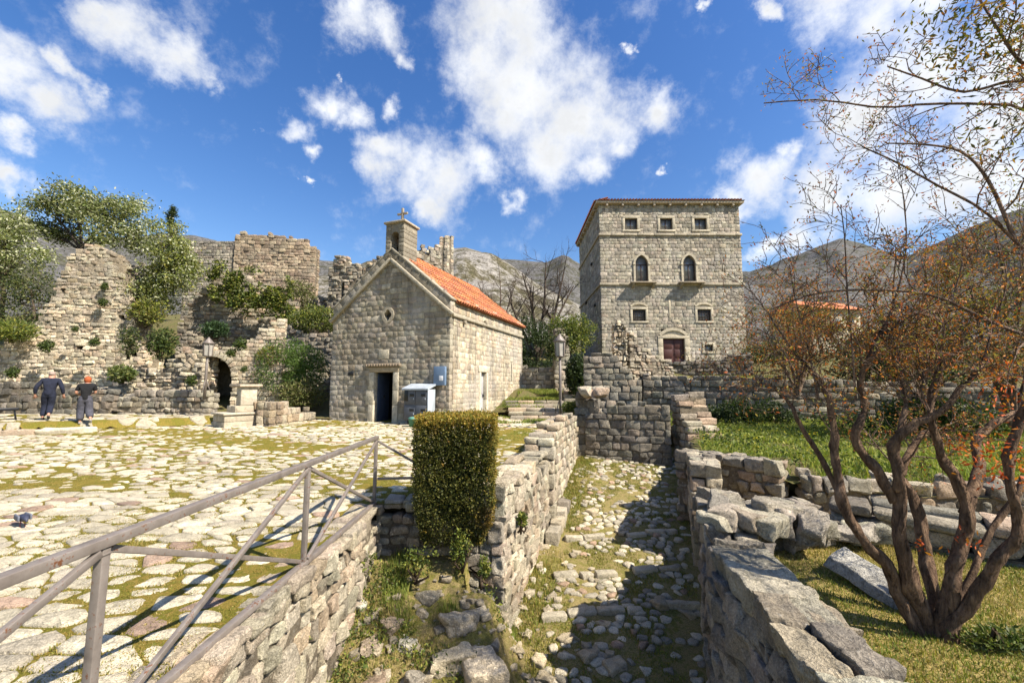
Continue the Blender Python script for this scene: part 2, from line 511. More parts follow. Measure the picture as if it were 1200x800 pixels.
def masonry(mb, core, p0, p1, zb, zt, thick=.5, ch=(.14, .24), sl=(.2, .5), pal='mixed', sides='both', rough=.02,
            jit=.18, gap=.012, r=.03, m=3, ragged=.08, namp=.012, openings=(), depth=None, corecol=(.2, .17, .13), tone=None, nfreq=6, missing=0, inset=None):
    """courses of separate blocks along p0->p1; the front is on the right-hand side of that direction"""
    p0, p1 = np.array(p0[:2], float), np.array(p1[:2], float)
    d = p1 - p0; L = np.linalg.norm(d); d = d / L
    n = np.array([d[1], -d[0]])
    zb, zt = const(zb), const(zt)
    ss = np.linspace(0, L, 60)
    zmin, zmax = min(zb(s) for s in ss), max(zt(s) for s in ss)
    depth = depth or min(thick / 2, .34)
    C, H, T = [], [], []
    for side in (('front', 'back') if sides == 'both' else ('front',)):
        z = zmin
        while z < zmax + .02:
            h = random.uniform(*ch)
            if z + h > zmax + ragged + .1: h = max(zmax + ragged * random.random() - z, ch[0] * .7)
            zm = z + h / 2
            s = -random.uniform(0, .02)
            segs = [(0, L)]
            for (a, b, c_, e) in openings:
                if c_ < zm < e:
                    ns = []
                    for (x, y) in segs:
                        if b <= x or a >= y: ns.append((x, y))
                        else:
                            if a > x: ns.append((x, a))
                            if b < y: ns.append((b, y))
                    segs = ns
            for (x, y) in segs:
                s = x
                while s < y - .02:
                    l = random.uniform(*sl) * (1 if h > sum(ch) / 2 else .85)
                    if y - (s + l) < sl[0] * .6: l = y - s
                    sm = s + l / 2
                    if zb(sm) - h * .6 < zm and z + h * .55 < zt(sm) + random.uniform(-ragged, ragged) and random.random() >= missing:
                        dd = depth * random.uniform(.9, 1.05)
                        off = random.uniform(-rough, rough)
                        cx = (-dd / 2 + off) if side == 'front' else (-thick + dd / 2 + off)
                        xy = p0 + d * sm + n * cx
                        C.append((xy[0], xy[1], zm)); H.append((l / 2 - gap / 2, dd / 2, h / 2 - gap / 2))
                        T.append(zm)
                    s += l
            z += h
    C = np.array(C); H = np.array(H)
    if len(C):
        AX = np.array([[d[0], d[1], 0], [n[0], n[1], 0], [0, 0, 1.0]])
        if np.linalg.det(AX) < 0: AX = AX * np.array([[1], [-1], [1]])
        N = len(C)
        AXs = np.broadcast_to(AX, (N, 3, 3)).copy()
        if jit > .1:
            for i in range(N):
                a = random.gauss(0, .035)
                ca, sa = cos(a), sin(a)
                e0, e2 = AXs[i, 0].copy(), AXs[i, 2].copy()
                AXs[i, 0] = ca * e0 + sa * e2; AXs[i, 2] = ca * e2 - sa * e0
        col = pick(pal, N)
        if tone is not None:
            col = col * np.array([tone(c) for c in C])[:, None]
        blocks(mb, C, AXs, H, r * RNG.uniform(.6, 1.3, N), col, m=m, jit=jit, namp=namp, nfreq=nfreq)
    if core is not None:
        w = .22
        k = max(1, int(L / w))
        cc, hh = [], []
        inset = inset or min(.035, depth * .2)
        for i in range(k):
            sm = .06 + (i + .5) * (L - .12) / k
            top = zt(sm) - (sum(ch) / 2) * .8; bot = zb(sm) - .15
            spans = [(bot, top)]
            for (a, b, c_, e) in openings:
                if a - w * .4 < sm < b + w * .4:
                    ns = []
                    for (x, y) in spans:
                        if e <= x or c_ >= y: ns.append((x, y))
                        else:
                            if c_ > x: ns.append((x, c_))
                            if e < y: ns.append((e, y))
                    spans = ns
            for (x, y) in spans:
                if y - x < .03: continue
                t2 = thick - (2 * inset if sides == 'both' else inset)
                xy = p0 + d * sm - n * (inset + t2 / 2)
                cc.append((xy[0], xy[1], (x + y) / 2)); hh.append(((L - .12) / k / 2, t2 / 2, (y - x) / 2))
        AX = np.array([[d[0], d[1], 0], [n[0], n[1], 0], [0, 0, 1.0]])
        if np.linalg.det(AX) < 0: AX = AX * np.array([[1], [-1], [1]])
        if cc: blocks(core, cc, AX, hh, 0, np.array([corecol]), m=1)
def wall_obj(name, label, segs, mat='rubble', cat='wall', group=None, corecol=(.2, .17, .13), extra=None, **kw):
    mb = MB(); core = MB()
    for s in segs:
        k = dict(kw); k.update(s.get('kw', {}))
        masonry(mb, core, s['p0'], s['p1'], s['zb'], s['zt'], corecol=corecol, **k)
    if extra: extra(mb)
    mb.V += core.V; mb.C += core.C; mb.Fs += [f + mb.n for f in core.Fs]; mb.n += core.n
    o = mb.build(name, M[mat], origin='base', sharp=25)
    return tag(o, label, cat, group)
def capstones(mb, p0, p1, z, w, thick=.08, l=(.3, .6), pal='cream', jit=.15, r=.025, sx=0):
    """irregular slabs lying along a wall top"""
    p0, p1 = np.array(p0, float), np.array(p1, float)
    L = np.linalg.norm(p1[:2] - p0[:2]); d = (p1[:2] - p0[:2]) / L; n = np.array([d[1], -d[0]])
    s = 0; zf = const(z)
    while s < L - .05:
        ll = min(random.uniform(*l), L - s)
        parts = random.choice([1, 2]) if w > .4 else 1
        e = 0
        for q in range(parts):
            ww = w / parts * random.uniform(.85, 1.05)
            xy = p0[:2] + d * (s + ll / 2) - n * (w * (q + .5) / parts)
            a = random.gauss(0, .05)
            ax = np.array([[d[0], d[1], a], [n[0], n[1], random.gauss(0, .05)], [0, 0, 1.]])
            ax[2] = np.cross(ax[0], ax[1]); 
            if ax[2, 2] < 0: ax[1] *= -1; ax[2] *= -1
            ax /= np.linalg.norm(ax, axis=1, keepdims=True)
            blocks(mb, [(xy[0], xy[1], zf(s + ll / 2) + random.uniform(-.02, .02))], ax, [(ll / 2 - .008, ww / 2 - .008, thick / 2 * random.uniform(.8, 1.3))], r, pick(pal, 1), m=8, jit=jit * 1.3, namp=.022, nfreq=9, octs=3)
        s += ll

# ------------------------------------------------------------------ level functions
def zplaza(x, y):
    x, y = np.asarray(x, float), np.asarray(y, float)
    z = .27 * sstep(4, 16, y)
    return z + .05 * sstep(16, 20, y)
PA = np.array([-.10, 6.00])                       # alley, left wall face, near end
HL = atan2(2.23, 7.56)
DL = np.array([sin(HL), cos(HL)])
def xleft(y): return PA[0] + (np.asarray(y, float) - PA[1]) * tan(HL)
def zalley(x, y):
    y = np.asarray(y, float)
    return -1.70 + .175 * (y - 6.0)
def zlow(x, y):
    """the bank below the railing on the left, the alley bed on the right"""
    x, y = np.asarray(x, float), np.asarray(y, float)
    pit = -.68 - .55 * np.clip(6.1 - y, 0, 2.2) - .12 * np.clip(3.9 - y, 0, 9)
    pit = np.where(y > 6.1, -.68, pit)
    edge = -.05 - .12 * (6.0 - y)
    t = sstep(-.25, .28, x - edge)
    return pit * (1 - t) + np.minimum(zalley(x, y), pit + .4) * t

def cells(x0, x1, y0, y1, sx, sy, seed, rot=0.0, jitter=.42):
    """irregular Voronoi cells on a jittered lattice; yields (site, polygon)"""
    rg = random.Random(seed)
    nx, ny = int((x1 - x0) / sx) + 1, int((y1 - y0) / sy) + 1
    S = {}
    for i in range(-2, nx + 2):
        for j in range(-2, ny + 2):
            S[i, j] = (i + .5 * (j % 2) + rg.uniform(-jitter, jitter), j + rg.uniform(-jitter, jitter))
    for i in range(nx):
        for j in range(ny):
            c = S[i, j]
            poly = [(c[0] - 1.6, c[1] - 1.6), (c[0] + 1.6, c[1] - 1.6), (c[0] + 1.6, c[1] + 1.6), (c[0] - 1.6, c[1] + 1.6)]
            for di in (-2, -1, 0, 1, 2):
                for dj in (-2, -1, 0, 1, 2):
                    if di == dj == 0: continue
                    q = S[i + di, j + dj] if (i + di, j + dj) in S else None
                    if q is None: continue
                    mx, my = (c[0] + q[0]) / 2, (c[1] + q[1]) / 2
                    nx_, ny_ = q[0] - c[0], q[1] - c[1]
                    out = []
                    for k in range(len(poly)):
                        a, b = poly[k], poly[(k + 1) % len(poly)]
                        da = (a[0] - mx) * nx_ + (a[1] - my) * ny_
                        db = (b[0] - mx) * nx_ + (b[1] - my) * ny_
                        if da <= 0: out.append(a)
                        if (da < 0) != (db < 0) and da != db:
                            t = da / (da - db)
                            out.append((a[0] + (b[0] - a[0]) * t, a[1] + (b[1] - a[1]) * t))
                    poly = out
                    if len(poly) < 3: break
                if len(poly) < 3: break
            if len(poly) >= 3:
                yield ((x0 + c[0] * sx, y0 + c[1] * sy), [(x0 + p[0] * sx, y0 + p[1] * sy) for p in poly])
def slab_from_poly(mb, site, poly, gap, z0f, h, col, dome=.0, rg=random, chaikin=2):
    c = np.array(site); P = np.array(poly)
    ctr = P.mean(0)
    d = P - ctr
    L = np.linalg.norm(d, axis=1, keepdims=True)
    P = ctr + d * np.maximum(1 - gap / np.maximum(L, 1e-6), .25)
    for _ in range(chaikin):
        Q = np.roll(P, -1, 0)
        P = np.stack([P * .8 + Q * .2, P * .2 + Q * .8], 1).reshape(-1, 2)
    n = len(P)
    P = P + RNG.normal(0, .004, P.shape)
    tilt = (rg.gauss(0, .03), rg.gauss(0, .03))
    rings = [(1.0, -.06), (1.0, h * .45), (.93, h * .9), (.6, h + dome * .7)]
    V = []
    for (sc, zz) in rings:
        q = ctr + (P - ctr) * sc
        z = z0f(q[:, 0], q[:, 1]) + zz + ((q[:, 0] - ctr[0]) * tilt[0] + (q[:, 1] - ctr[1]) * tilt[1])
        if zz > 0: z = z + RNG.normal(0, .0035, n)
        V.append(np.stack([q[:, 0], q[:, 1], z], -1))
    V.append(np.array([[ctr[0], ctr[1], float(np.ravel(z0f(ctr[:1], ctr[1:2]))[0]) + h + dome]]))
    V = np.concatenate(V)
    i = np.arange(3)[:, None] * n; j = np.arange(n)[None]
    Qd = np.stack([i + j, i + (j + 1) % n, i + n + (j + 1) % n, i + n + j], -1).reshape(-1, 4)
    off = mb.n
    mb.add(V, Qd, col)
    T = np.stack([3 * n + np.arange(n), 3 * n + (np.arange(n) + 1) % n, np.full(n, 4 * n)], -1)
    mb.Fs.append(T + off)
def grid_sheet(mb, x0, x1, y0, y1, step, zf, keep=None, col=(.5, .5, .5), namp=.02, nfreq=2.0, seed=3):
    nx, ny = int((x1 - x0) / step) + 1, int((y1 - y0) / step) + 1
    X, Y = np.meshgrid(np.linspace(x0, x1, nx), np.linspace(y0, y1, ny), indexing='ij')
    Z = zf(X.ravel(), Y.ravel())
    V = np.stack([X.ravel(), Y.ravel(), Z], -1)
    V[:, 2] += fbm(V * np.array([1, 1, 0]), nfreq, 4, seed) * namp
    idx = np.arange(nx * ny).reshape(nx, ny)
    Q = np.stack([idx[:-1, :-1], idx[1:, :-1], idx[1:, 1:], idx[:-1, 1:]], -1).reshape(-1, 4)
    if keep is not None:
        c = V[Q].mean(1)
        Q = Q[keep(c[:, 0], c[:, 1])]
    mb.add(V, Q, col)
def mossy(x, y):
    """where moss and grass swallow the paving"""
    p = P3(x, y)
    return fbm(p * np.array([.75, 1.5, 1]), .55, 4, 21)

# ------------------------------------------------------------------ PLAZA
def plaza_keep(x, y):
    inpit = (x > -2.08) & (y < 6.33)
    return (~inpit) & (x < xleft(y) - .12)
g = MB()
def zpl_moss(x, y):
    return zplaza(x, y) + np.where(np.asarray(y) < 7, .004, .010) + .035 * np.clip(mossy(x, y) - .02, 0, .5)
grid_sheet(g, -30, 3.4, -2.0, 21, .085, zpl_moss, plaza_keep, namp=.018, nfreq=6)
kind(g.build('plaza_ground', M['moss']), 'structure')

pv = MB()
rgp = random.Random(5)
def in_view(x, y, m=2.0):
    return abs(x) < y * 1.28 + m + .6
def plaza_cells(y0, y1, sx, sy, seed, xr):
    for site, poly in cells(xr[0], xr[1], y0, y1, sx, sy, seed):
        x, y = site
        if not (plaza_keep(np.array(x), np.array(y)) and in_view(x, y)): continue
        if y < 6.5 and x > -2.3: continue
        if x > xleft(y) - .42: continue
        u = x - (-2.38); 
        # inside chapel footprint
        dx, dy = x + 2.38, y - 16
        fu, fw = dx * R2[0] + dy * R2[1], dx * A2[0] + dy * A2[1]
        if -5.7 < fu < -.1 and .1 < fw < 8.2: continue
        ms = float(mossy(np.array([x]), np.array([y]))[0])
        if rgp.random() < (.13 + max(0, ms - .02) * 1.0 if y > 6.8 else .02 + max(0, ms - .15) * .15): continue
        cream = rgp.random()
        base = np.array((.64, .585, .46)) if cream < .72 else (np.array((.54, .49, .40)) if cream < .93 else np.array((.44, .32, .25)))
        col = base * rgp.uniform(.74, 1.12)
        slab_from_poly(pv, site, poly, (rgp.uniform(.008, .028) + .06 * max(0, ms + .02)) if y < 7.2 else rgp.uniform(.012, .046) + .12 * max(0, ms + .04), zplaza, .026 + rgp.uniform(-.014, .012), col, dome=.004, rg=rgp, chaikin=1)
plaza_cells(-1, 7.2, .36, .215, 11, (-12, 3))
plaza_cells(7.2, 12.5, .31, .19, 12, (-18, 3))
plaza_cells(12.5, 20.5, .31, .21, 13, (-25, 3.5))
kind(pv.build('plaza_paving', M['flag'], sharp=60), 'structure')

# ------------------------------------------------------------------ ALLEY + BANK ground
W1A, W1B = at(686, 535, 13.2), at(788, 552, 12.4)
def alley_right(y):
    return np.interp(y, [1.0, 2.45, 4.25, 6.03, 9.7, 12.5], [1.45, 1.66, 1.97, 2.58, 3.92, 4.95])
g = MB()
def zbed(x, y):
    lo = zlow(x, y)
    up = zalley(x, y)
    t = sstep(5.7, 6.1, y)
    return np.where(x > xleft(y) - .5, lo * (1 - t) + up * t, lo)
def zbed_b(x, y):
    z = zbed(x, y)
    mo = fbm(P3(x, y), .8, 4, 5)
    return z + .03 * mo + .02 * np.clip((xleft(y) + .55 - x), 0, .5) * (np.asarray(y) > 5.9)
grid_sheet(g, -2.2, 5.4, .8, 14.2, .07, zbed_b, lambda x, y: ((y < 6.45) & (x > -2.15)) | ((y >= 6.45) & (x > xleft(y) - .25)), namp=.03, nfreq=4)
kind(g.build('alley_ground', M['dryearth']), 'structure')

pc = MB()
rgc = random.Random(9)
steps_y = [6.55, 7.45, 8.6]
for site, poly in cells(-.6, 5.0, 3.2, 13.4, .165, .125, 31):
    x, y = site
    if not (max(xleft(y) + .05, -.3) < x < alley_right(y) + .05): continue
    if y < 6.0 and x < .35 - .1 * (6.0 - y): continue
    dl = x - xleft(y)
    if dl < .55 and rgc.random() < .85 - dl * .6: continue          # grassy strip beside the wall
    if rgc.random() < .36 + 1.3 * max(0, float(fbm(np.array([[x, y, 0]]), .9, 3, 8)[0])): continue
    if any(abs(y - sy - .1 * (x - 1)) < .07 for sy in steps_y): continue
    v = rgc.random()
    base = np.array((.60, .55, .44)) if v < .65 else (np.array((.38, .35, .29)) if v < .92 else np.array((.42, .30, .22)))
    slab_from_poly(pc, site, poly, rgc.uniform(.008, .034), zbed_b, .022 + rgc.uniform(-.012, .018), base * rgc.uniform(.75, 1.15), dome=.008, rg=rgc, chaikin=1)
# long kerb stones that make the shallow steps of the alley
for sy in steps_y:
    x = xleft(sy) + .35
    while x < alley_right(sy) - .25:
        l = rgc.uniform(.22, .5)
        yy = sy + .1 * (x + l / 2 - 1) + rgc.uniform(-.03, .03)
        if rgc.random() < .85:
            blocks(pc, [(x + l / 2, yy, float(zalley(x, yy)) - .005)], rot_axes(.1 + rgc.gauss(0, .08)), [(l / 2 - .01, .075, .07)], .025, np.array([[.5, .46, .37]]) * rgc.uniform(.85, 1.1), m=4, jit=.25, namp=.01)
        x += l
# random bigger boulders bedded in the alley
for (px, py, s) in [(775, 708, .17), (707, 730, .1), (665, 748, .14), (690, 765, .16), (632, 772, .13), (720, 780, .15), (640, 795, .15), (606, 762, .1), (805, 718, .12), (695, 600, .15)]:
    p = ground_pt(px, py, zbed_b); zz = p[2]
    blocks(pc, [(p[0], p[1], zz + .0)], rot_axes(rgc.uniform(0, 3)), [(s * .9, s * .65, s * .35)], s * .15, np.array([[.5, .43, .31]]) * rgc.uniform(.85, 1.1), m=12, jit=.35, namp=.05, nfreq=6, octs=3)
# loose small stones on the bank and along the alley
gv = MB()
for _ in range(420):
    if rgc.random() < .55: x, y = rgc.uniform(-1.85, .1), rgc.uniform(3.6, 5.9)
    else:
        y = rgc.uniform(5.2, 12.5); x = xleft(y) + rgc.random() ** 2 * 1.6 + .05
    if x > alley_right(y): continue
    s_ = rgc.choice([.015, .02, .03, .045, .06]) * rgc.uniform(.8, 1.3)
    ax = rot_axes(rgc.uniform(0, 3))
    blocks(gv, [(x, y, float(zbed_b(np.array([x]), np.array([y]))[0]) + s_ * .15)], ax, [(s_, s_ * .7, s_ * .5)], s_ * .15, np.array([[.48, .42, .32]]) * rgc.uniform(.7, 1.15), m=4, jit=.5, namp=s_ * .25, nfreq=.8 / s_)
kind(gv.build('gravel', M['flag'], sharp=50), 'stuff')
kind(pc.build('cobble_path', M['flag'], sharp=65), 'structure')

# ------------------------------------------------------------------ LAWN + GARDEN + TERRACES
BW0, BWM, BW1 = np.array([3.95, 9.74]), np.array([5.3, 8.18]), np.array([10.5, 6.9])          # low garden wall
MW0, MW1 = np.array([4.4, 6.0]), np.array([6.9, 4.05])         # flat-topped wall
def zlawn(x, y):
    ym = np.maximum(6.05 - .78 * (np.asarray(x) - 4.4), 3.2)
    return -.17 + .06 * sstep(3.5, 5.5, y) + .006 * (np.asarray(x) - 3) - .55 * sstep(.1, .45, np.asarray(y) - ym)
g = MB()
grid_sheet(g, 2.1, 14, .6, 9.9, .09, zlawn, lambda x, y: x > alley_right(y) + .12, namp=.05, nfreq=1.5)
kind(g.build('lawn', M['lawn']), 'structure')
def gline(x): return np.interp(x, [3.9, 5.3, 10.5, 22], [9.6, 8.0, 6.75, 4.6])
def zgarden(x, y):
    return -.06 + .2 * sstep(-.1, 1.0, np.asarray(y) - gline(x)) + .045 * np.clip(np.asarray(y) - 8, 0, 12) + .08 * sstep(8, 14, x)
T2A = at(772, 452, 17.0); T2B = np.array([16.6, 12.9])
g = MB()
grid_sheet(g, 4.0, 26, 4.5, 21, .16, zgarden, lambda x, y: (y > gline(x) - .32) & (x > alley_right(y) + .3), namp=.12, nfreq=.9)
kind(g.build('garden_ground', M['garden']), 'structure')

def back_level(x, y):
    """the rising ground the ruins and the tower house stand on"""
    x, y = np.asarray(x, float), np.asarray(y, float)
    ax = np.abs(x)
    zr = np.interp(y, [16.5, 20, 22.5, 30, 40, 60], [.6, 1.9, 2.3, 3.3, 4.4, 7.5])
    zc = np.interp(y, [16, 18, 20.5, 24, 30, 45], [.2, .35, 1.0, 1.55, 3.0, 7.0])
    zl = np.interp(y, [16, 19, 22, 28, 36, 60], [.35, .5, 1.6, 5.0, 7.5, 12])
    tr = sstep(2.9, 3.7, x); tl = sstep(-7.5, -10, x)
    return zc * (1 - tr) * (1 - tl) + zr * tr + zl * tl
g = MB()
def bkeep(x, y):
    left = (x < -7) & (y > 18.2)
    mid = (x >= -9) & (x < 3.2) & (y > 19.5)
    right = (x >= 2.4) & (y > 17.2 - .38 * np.clip(x - 6.2, 0, 11))
    return left | mid | right
grid_sheet(g, -60, 60, 13, 70, .5, back_level, bkeep, namp=.35, nfreq=.35)
kind(g.build('hillside_ground', M['garden']), 'structure')

# one sheet of far ground that reaches the horizon
g = MB()
ang = np.linspace(0, 2 * pi, 97)[:-1]
rad = np.array([0, 12, 25, 45, 70, 110, 200, 400, 900, 2500])
zz = np.array([-3.6, -3.6, -3.6, -3.6, -2.5, 0, 4, 4, 0, 0])
V = np.concatenate([[[0, 0, zz[0]]]] + [np.stack([r * np.cos(ang), r * np.sin(ang), np.full(96, z)], -1) for r, z in zip(rad[1:], zz[1:])])
j = np.arange(96)
Qs = [np.stack([1 + k * 96 + j, 1 + (k + 1) * 96 + j, 1 + (k + 1) * 96 + (j + 1) % 96, 1 + k * 96 + (j + 1) % 96], -1) for k in range(len(rad) - 2)]
g.add(V, np.concatenate(Qs), (.5, .5, .5)); g.Fs.append(np.stack([np.zeros(96, int), 1 + j, 1 + (j + 1) % 96], -1))
kind(g.build('ground', M['garden']), 'structure')

# ------------------------------------------------------------------ HILLS
def hill_mat(name, veg, rock, rockiness, sc):
    m, nt, b = new_mat(name); N = NT(nt)
    tc = N.n('ShaderNodeTexCoord'); o = tc.outputs['Object']
    ge = N.n('ShaderNodeNewGeometry')
    a = N.noise(o, sc, 8, .65); f = N.noise(o, sc * 7, 6, .7); f2 = N.noise(o, sc * 24, 4, .7)
    v = N.ramp(f.outputs['Fac'], [(.3, veg[0]), (.5, veg[1]), (.7, veg[2])])
    rk = N.ramp(f.outputs['Fac'], [(.25, rock[0]), (.7, rock[1])])
    mk = N.math('ADD', N.math('MULTIPLY', a.outputs['Fac'], .6), N.math('MULTIPLY', f.outputs['Fac'], .5))
    fac = N.ramp(mk, [(rockiness - .05, 0), (rockiness + .06, 1)])
    c = N.mix(fac.outputs[0], v.outputs[0], rk.outputs[0])
    c = N.mix(1, c, N.ramp(f2.outputs['Fac'], [(.3, .45), (.7, 1.5)]).outputs[0], 'MULTIPLY')
    N.link(c, b.inputs['Base Color']); b.inputs['Roughness'].default_value = .95; b.inputs['Specular IOR Level'].default_value = .1
    N.bump(N.math('ADD', f.outputs['Fac'], N.math('MULTIPLY', f2.outputs['Fac'], .5)), 1.0, .6 / sc * .05, b)
    return m
M['mountain'] = hill_mat('mountain_rock', [(.035, .037, .024), (.06, .058, .036), (.085, .08, .052)], [(.035, .034, .033), (.15, .145, .14)], .52, .035)
M['scrubhill'] = hill_mat('scrub_hill', [(.05, .048, .025), (.085, .075, .042), (.11, .095, .06)], [(.12, .11, .10), (.29, .27, .24)], .54, .07)
def ridge(name, prof_px, D, near, far, zlow_, namp, nfreq, mat, seed, na=240, nr=36, power=1.0):
    """a hill whose crest stands D metres away; crest heights follow the skyline"""
    dirs = [ray(px, py) for px, py in prof_px]
    az = np.array([atan2(d[0], d[1]) for d in dirs]); el = np.array([d[2] / sqrt(d[0]**2 + d[1]**2) for d in dirs])
    A = np.linspace(az[0], az[-1], na)
    E = np.interp(A, az, el)
    r = np.concatenate([np.linspace(near, D, nr), np.linspace(D, far, 10)[1:]])
    Hc = CAMZ + E * D
    t = (r - near) / (D - near)
    w = np.where(t <= 1, np.clip(t, 0, 1) ** power, 1 - .6 * (r - D) / (far - D))
    Z = zlow_ + (Hc[:, None] - zlow_) * w[None]
    X = np.sin(A)[:, None] * r[None]; Y = np.cos(A)[:, None] * r[None]
    V = np.stack([X, Y, Z], -1).reshape(-1, 3)
    rel = np.clip((t * (1.02 - t) * 4), .12, 1); rel = np.where(t > 1, .3, rel)
    V[:, 2] += (fbm(V, nfreq, 6, seed, .55) * namp * np.broadcast_to(rel, Z.shape).ravel())
    idx = np.arange(len(A) * len(r)).reshape(len(A), len(r))
    Q = np.stack([idx[:-1, :-1], idx[:-1, 1:], idx[1:, 1:], idx[1:, :-1]], -1).reshape(-1, 4)[:, ::-1]
    mb = MB(); mb.add(V, Q)
    return kind(mb.build(name, M[mat]), 'structure')
ridge('mountain', [(-300, 215), (-100, 238), (0, 250), (30, 258), (100, 285), (225, 281), (260, 286), (330, 312), (430, 312), (500, 300), (570, 303), (600, 303), (640, 307), (660, 298), (690, 316), (740, 335), (800, 335), (875, 320), (905, 312), (935, 299), (962, 288), (985, 279), (1008, 284), (1030, 292), (1060, 300), (1085, 290), (1130, 268), (1170, 252), (1200, 243), (1300, 225), (1500, 215)], 700, 140, 1100, -5, 45, .006, 'mountain', 3, 420, 60)
ridge('rocky_hill', [(330, 330), (400, 318), (430, 306), (470, 300), (500, 297), (520, 292), (545, 290), (575, 300), (600, 312), (625, 330), (660, 350), (700, 372), (760, 400)], 150, 48, 260, 4, 11, .035, 'scrubhill', 9, 200, 50)
# ------------------------------------------------------------------ WALLS NEAR THE CAMERA
def v2(x, y): return np.array([x, y], float)
# retaining wall under the railing (front looks at the bank, +x side)
def ext(mb):
    capstones(mb, (-1.86, .9), (-1.86, 6.36), -.02, .46, .1, (.2, .44), 'cream', jit=.12)
o = wall_obj('retaining_wall', 'rough pale stone retaining wall below the grey metal railing', [
    dict(p0=v2(-1.9, .8), p1=v2(-1.9, 6.15), zb=lambda s: -.75 - .55 * max(0, 5.1 - s) - .2, zt=-.05)],
    pal='mixed', ch=(.16, .30), sl=(.2, .48), thick=.5, jit=.42, gap=.02, r=.05, m=5, namp=.035, rough=.04, sides='front', ragged=.02, extra=ext, nfreq=5) if False else None
def wall_dir(name, label, p0, p1, zb, zt, **kw):
    return wall_obj(name, label, [dict(p0=p0, p1=p1, zb=zb, zt=zt)], **kw)
# direction: front on the right-hand side; going +y the right side is +x
wall_dir('retaining_wall', 'rough pale stone retaining wall below the grey metal railing', v2(-1.9, .8), v2(-1.9, 6.34),
         lambda s: float(zlow(-1.85, .8 + s)) - .2, -.06, pal='cream', ch=(.13, .23), sl=(.14, .32), thick=.5, jit=.27, gap=.02, r=.022, m=8, namp=.028, rough=.04, sides='front', ragged=.02, nfreq=9, extra=ext)
def ext(mb):
    capstones(mb, (-1.88, 6.34), (-.55, 6.34), .03, .4, .1, (.22, .42), 'mixed', jit=.2)
wall_dir('retaining_wall', 'short grey stone retaining wall behind the clipped hedge', v2(-2.0, 6.32), v2(-.5, 6.32),
         -1.0, -.02, pal='mixed', ch=(.15, .25), sl=(.16, .34), thick=.45, jit=.42, gap=.022, r=.035, m=6, namp=.028, rough=.04, sides='front', ragged=.02, nfreq=5, extra=ext)

# alley left wall: square pillar end, straight run, taller end piece
E1 = PA + DL * 3.1; E2 = PA + DL * 3.3; E3 = PA + DL * 7.7
def zfl(s): return float(zalley(0, PA[1] + s * DL[1])) - .35
def ext(mb):
    core = MB()
    # front end face of the wall (seen end-on, its shade put into greyer stones)
    n = np.array([DL[1], -DL[0]])
    capstones(mb, tuple(PA + n * .01), tuple(E1 + n * .01), lambda s: .33 + .01 * s, .58, .07, (.3, .62), 'cream', jit=.12)
    masonry(mb, core, E1 + n * .10, E2 + n * .10, lambda s: zfl(3.4), .62, thick=.66, ch=(.2, .34), sl=(.18, .3), pal='cream', jit=.12, r=.025, m=4, sides='both', ragged=.03)
    masonry(mb, core, E2 + n * .0, E3, lambda s: zfl(3.55 + s), prof((0, .66), (.9, .70), (1.0, .84), (3.2, .92), (3.4, .8), (4.2, .86)), thick=.55, ch=(.14, .22), sl=(.18, .42), pal='cream', jit=.2, r=.03, m=4, ragged=.1, rough=.025)
    masonry(mb, core, PA - n * .575 - DL * .03, PA - n * .005 - DL * .03, lambda s: -2.0, .30, thick=.2, depth=.19, ch=(.17, .30), sl=(.2, .4), pal='grey', jit=.16, gap=.012, r=.02, m=8, namp=.025, rough=.012, ragged=.0, sides='front', nfreq=8)
    # low ledge stones at the foot
    for k in range(4):
        p = PA + DL * (2.7 + k * .42) + n * .16
        blocks(mb, [(p[0], p[1], float(zalley(0, p[1])) + .06)], rot_axes(pi / 2 - HL), [(.2, .12, .17)], .02, pick('cream', 1), m=4, jit=.15, namp=.01)
    mb.V += core.V; mb.C += core.C; mb.Fs += [f + mb.n for f in core.Fs]; mb.n += core.n
wall_dir('alley_wall', 'sunlit pale stone wall along the cobbled alley, with square pillar end', PA, E1, lambda s: zfl(s), .29, pal='cream', ch=(.13, .21), sl=(.16, .42), thick=.56, jit=.3, gap=.010, r=.010, m=7, namp=.024, rough=.022, ragged=.02, nfreq=10, extra=ext)

# right side of the alley: near stretch with a broken top, then the straight run
NW = [v2(2.15, 4.25), v2(2.75, 5.8)]
def ext(mb):
    # big slabs of the cap in the near stretch
    capstones(mb, (2.62, 4.35), (2.52, .8), prof((0, .06), (1.3, -.02), (4, -.05)), .5, .14, (.5, 1.1), 'grey', jit=.1, r=.04) if False else None
def cap_near(mb):
    y = .75
    while y < 4.4:
        l = random.uniform(.28, .62); l = min(l, 4.45 - y)
        k_ = random.choice([1, 1, 2]); xm = float(alley_right(y + l / 2)) + .02
        for q in range(k_):
            wd = .50 / k_
            ax = rot_axes(pi / 2 - .15 + rgc.gauss(0, .05)).copy(); ax[0, 2] = rgc.gauss(0, .05); ax[1, 2] = .04 + rgc.gauss(0, .06); ax[2] = np.cross(ax[0], ax[1]); ax /= np.linalg.norm(ax, axis=1, keepdims=True)
            blocks(mb, [(xm + wd * (q + .5), y + l / 2, .03 + .02 * y / 2 + random.uniform(-.025, .02))], ax, [(l / 2 - .004, wd / 2 - .003, .10)], .015, np.clip(pick('grey', 1) * 1.05, 0, 1), m=26, jit=.2, namp=.06, nfreq=5.5, octs=5)
        y += l
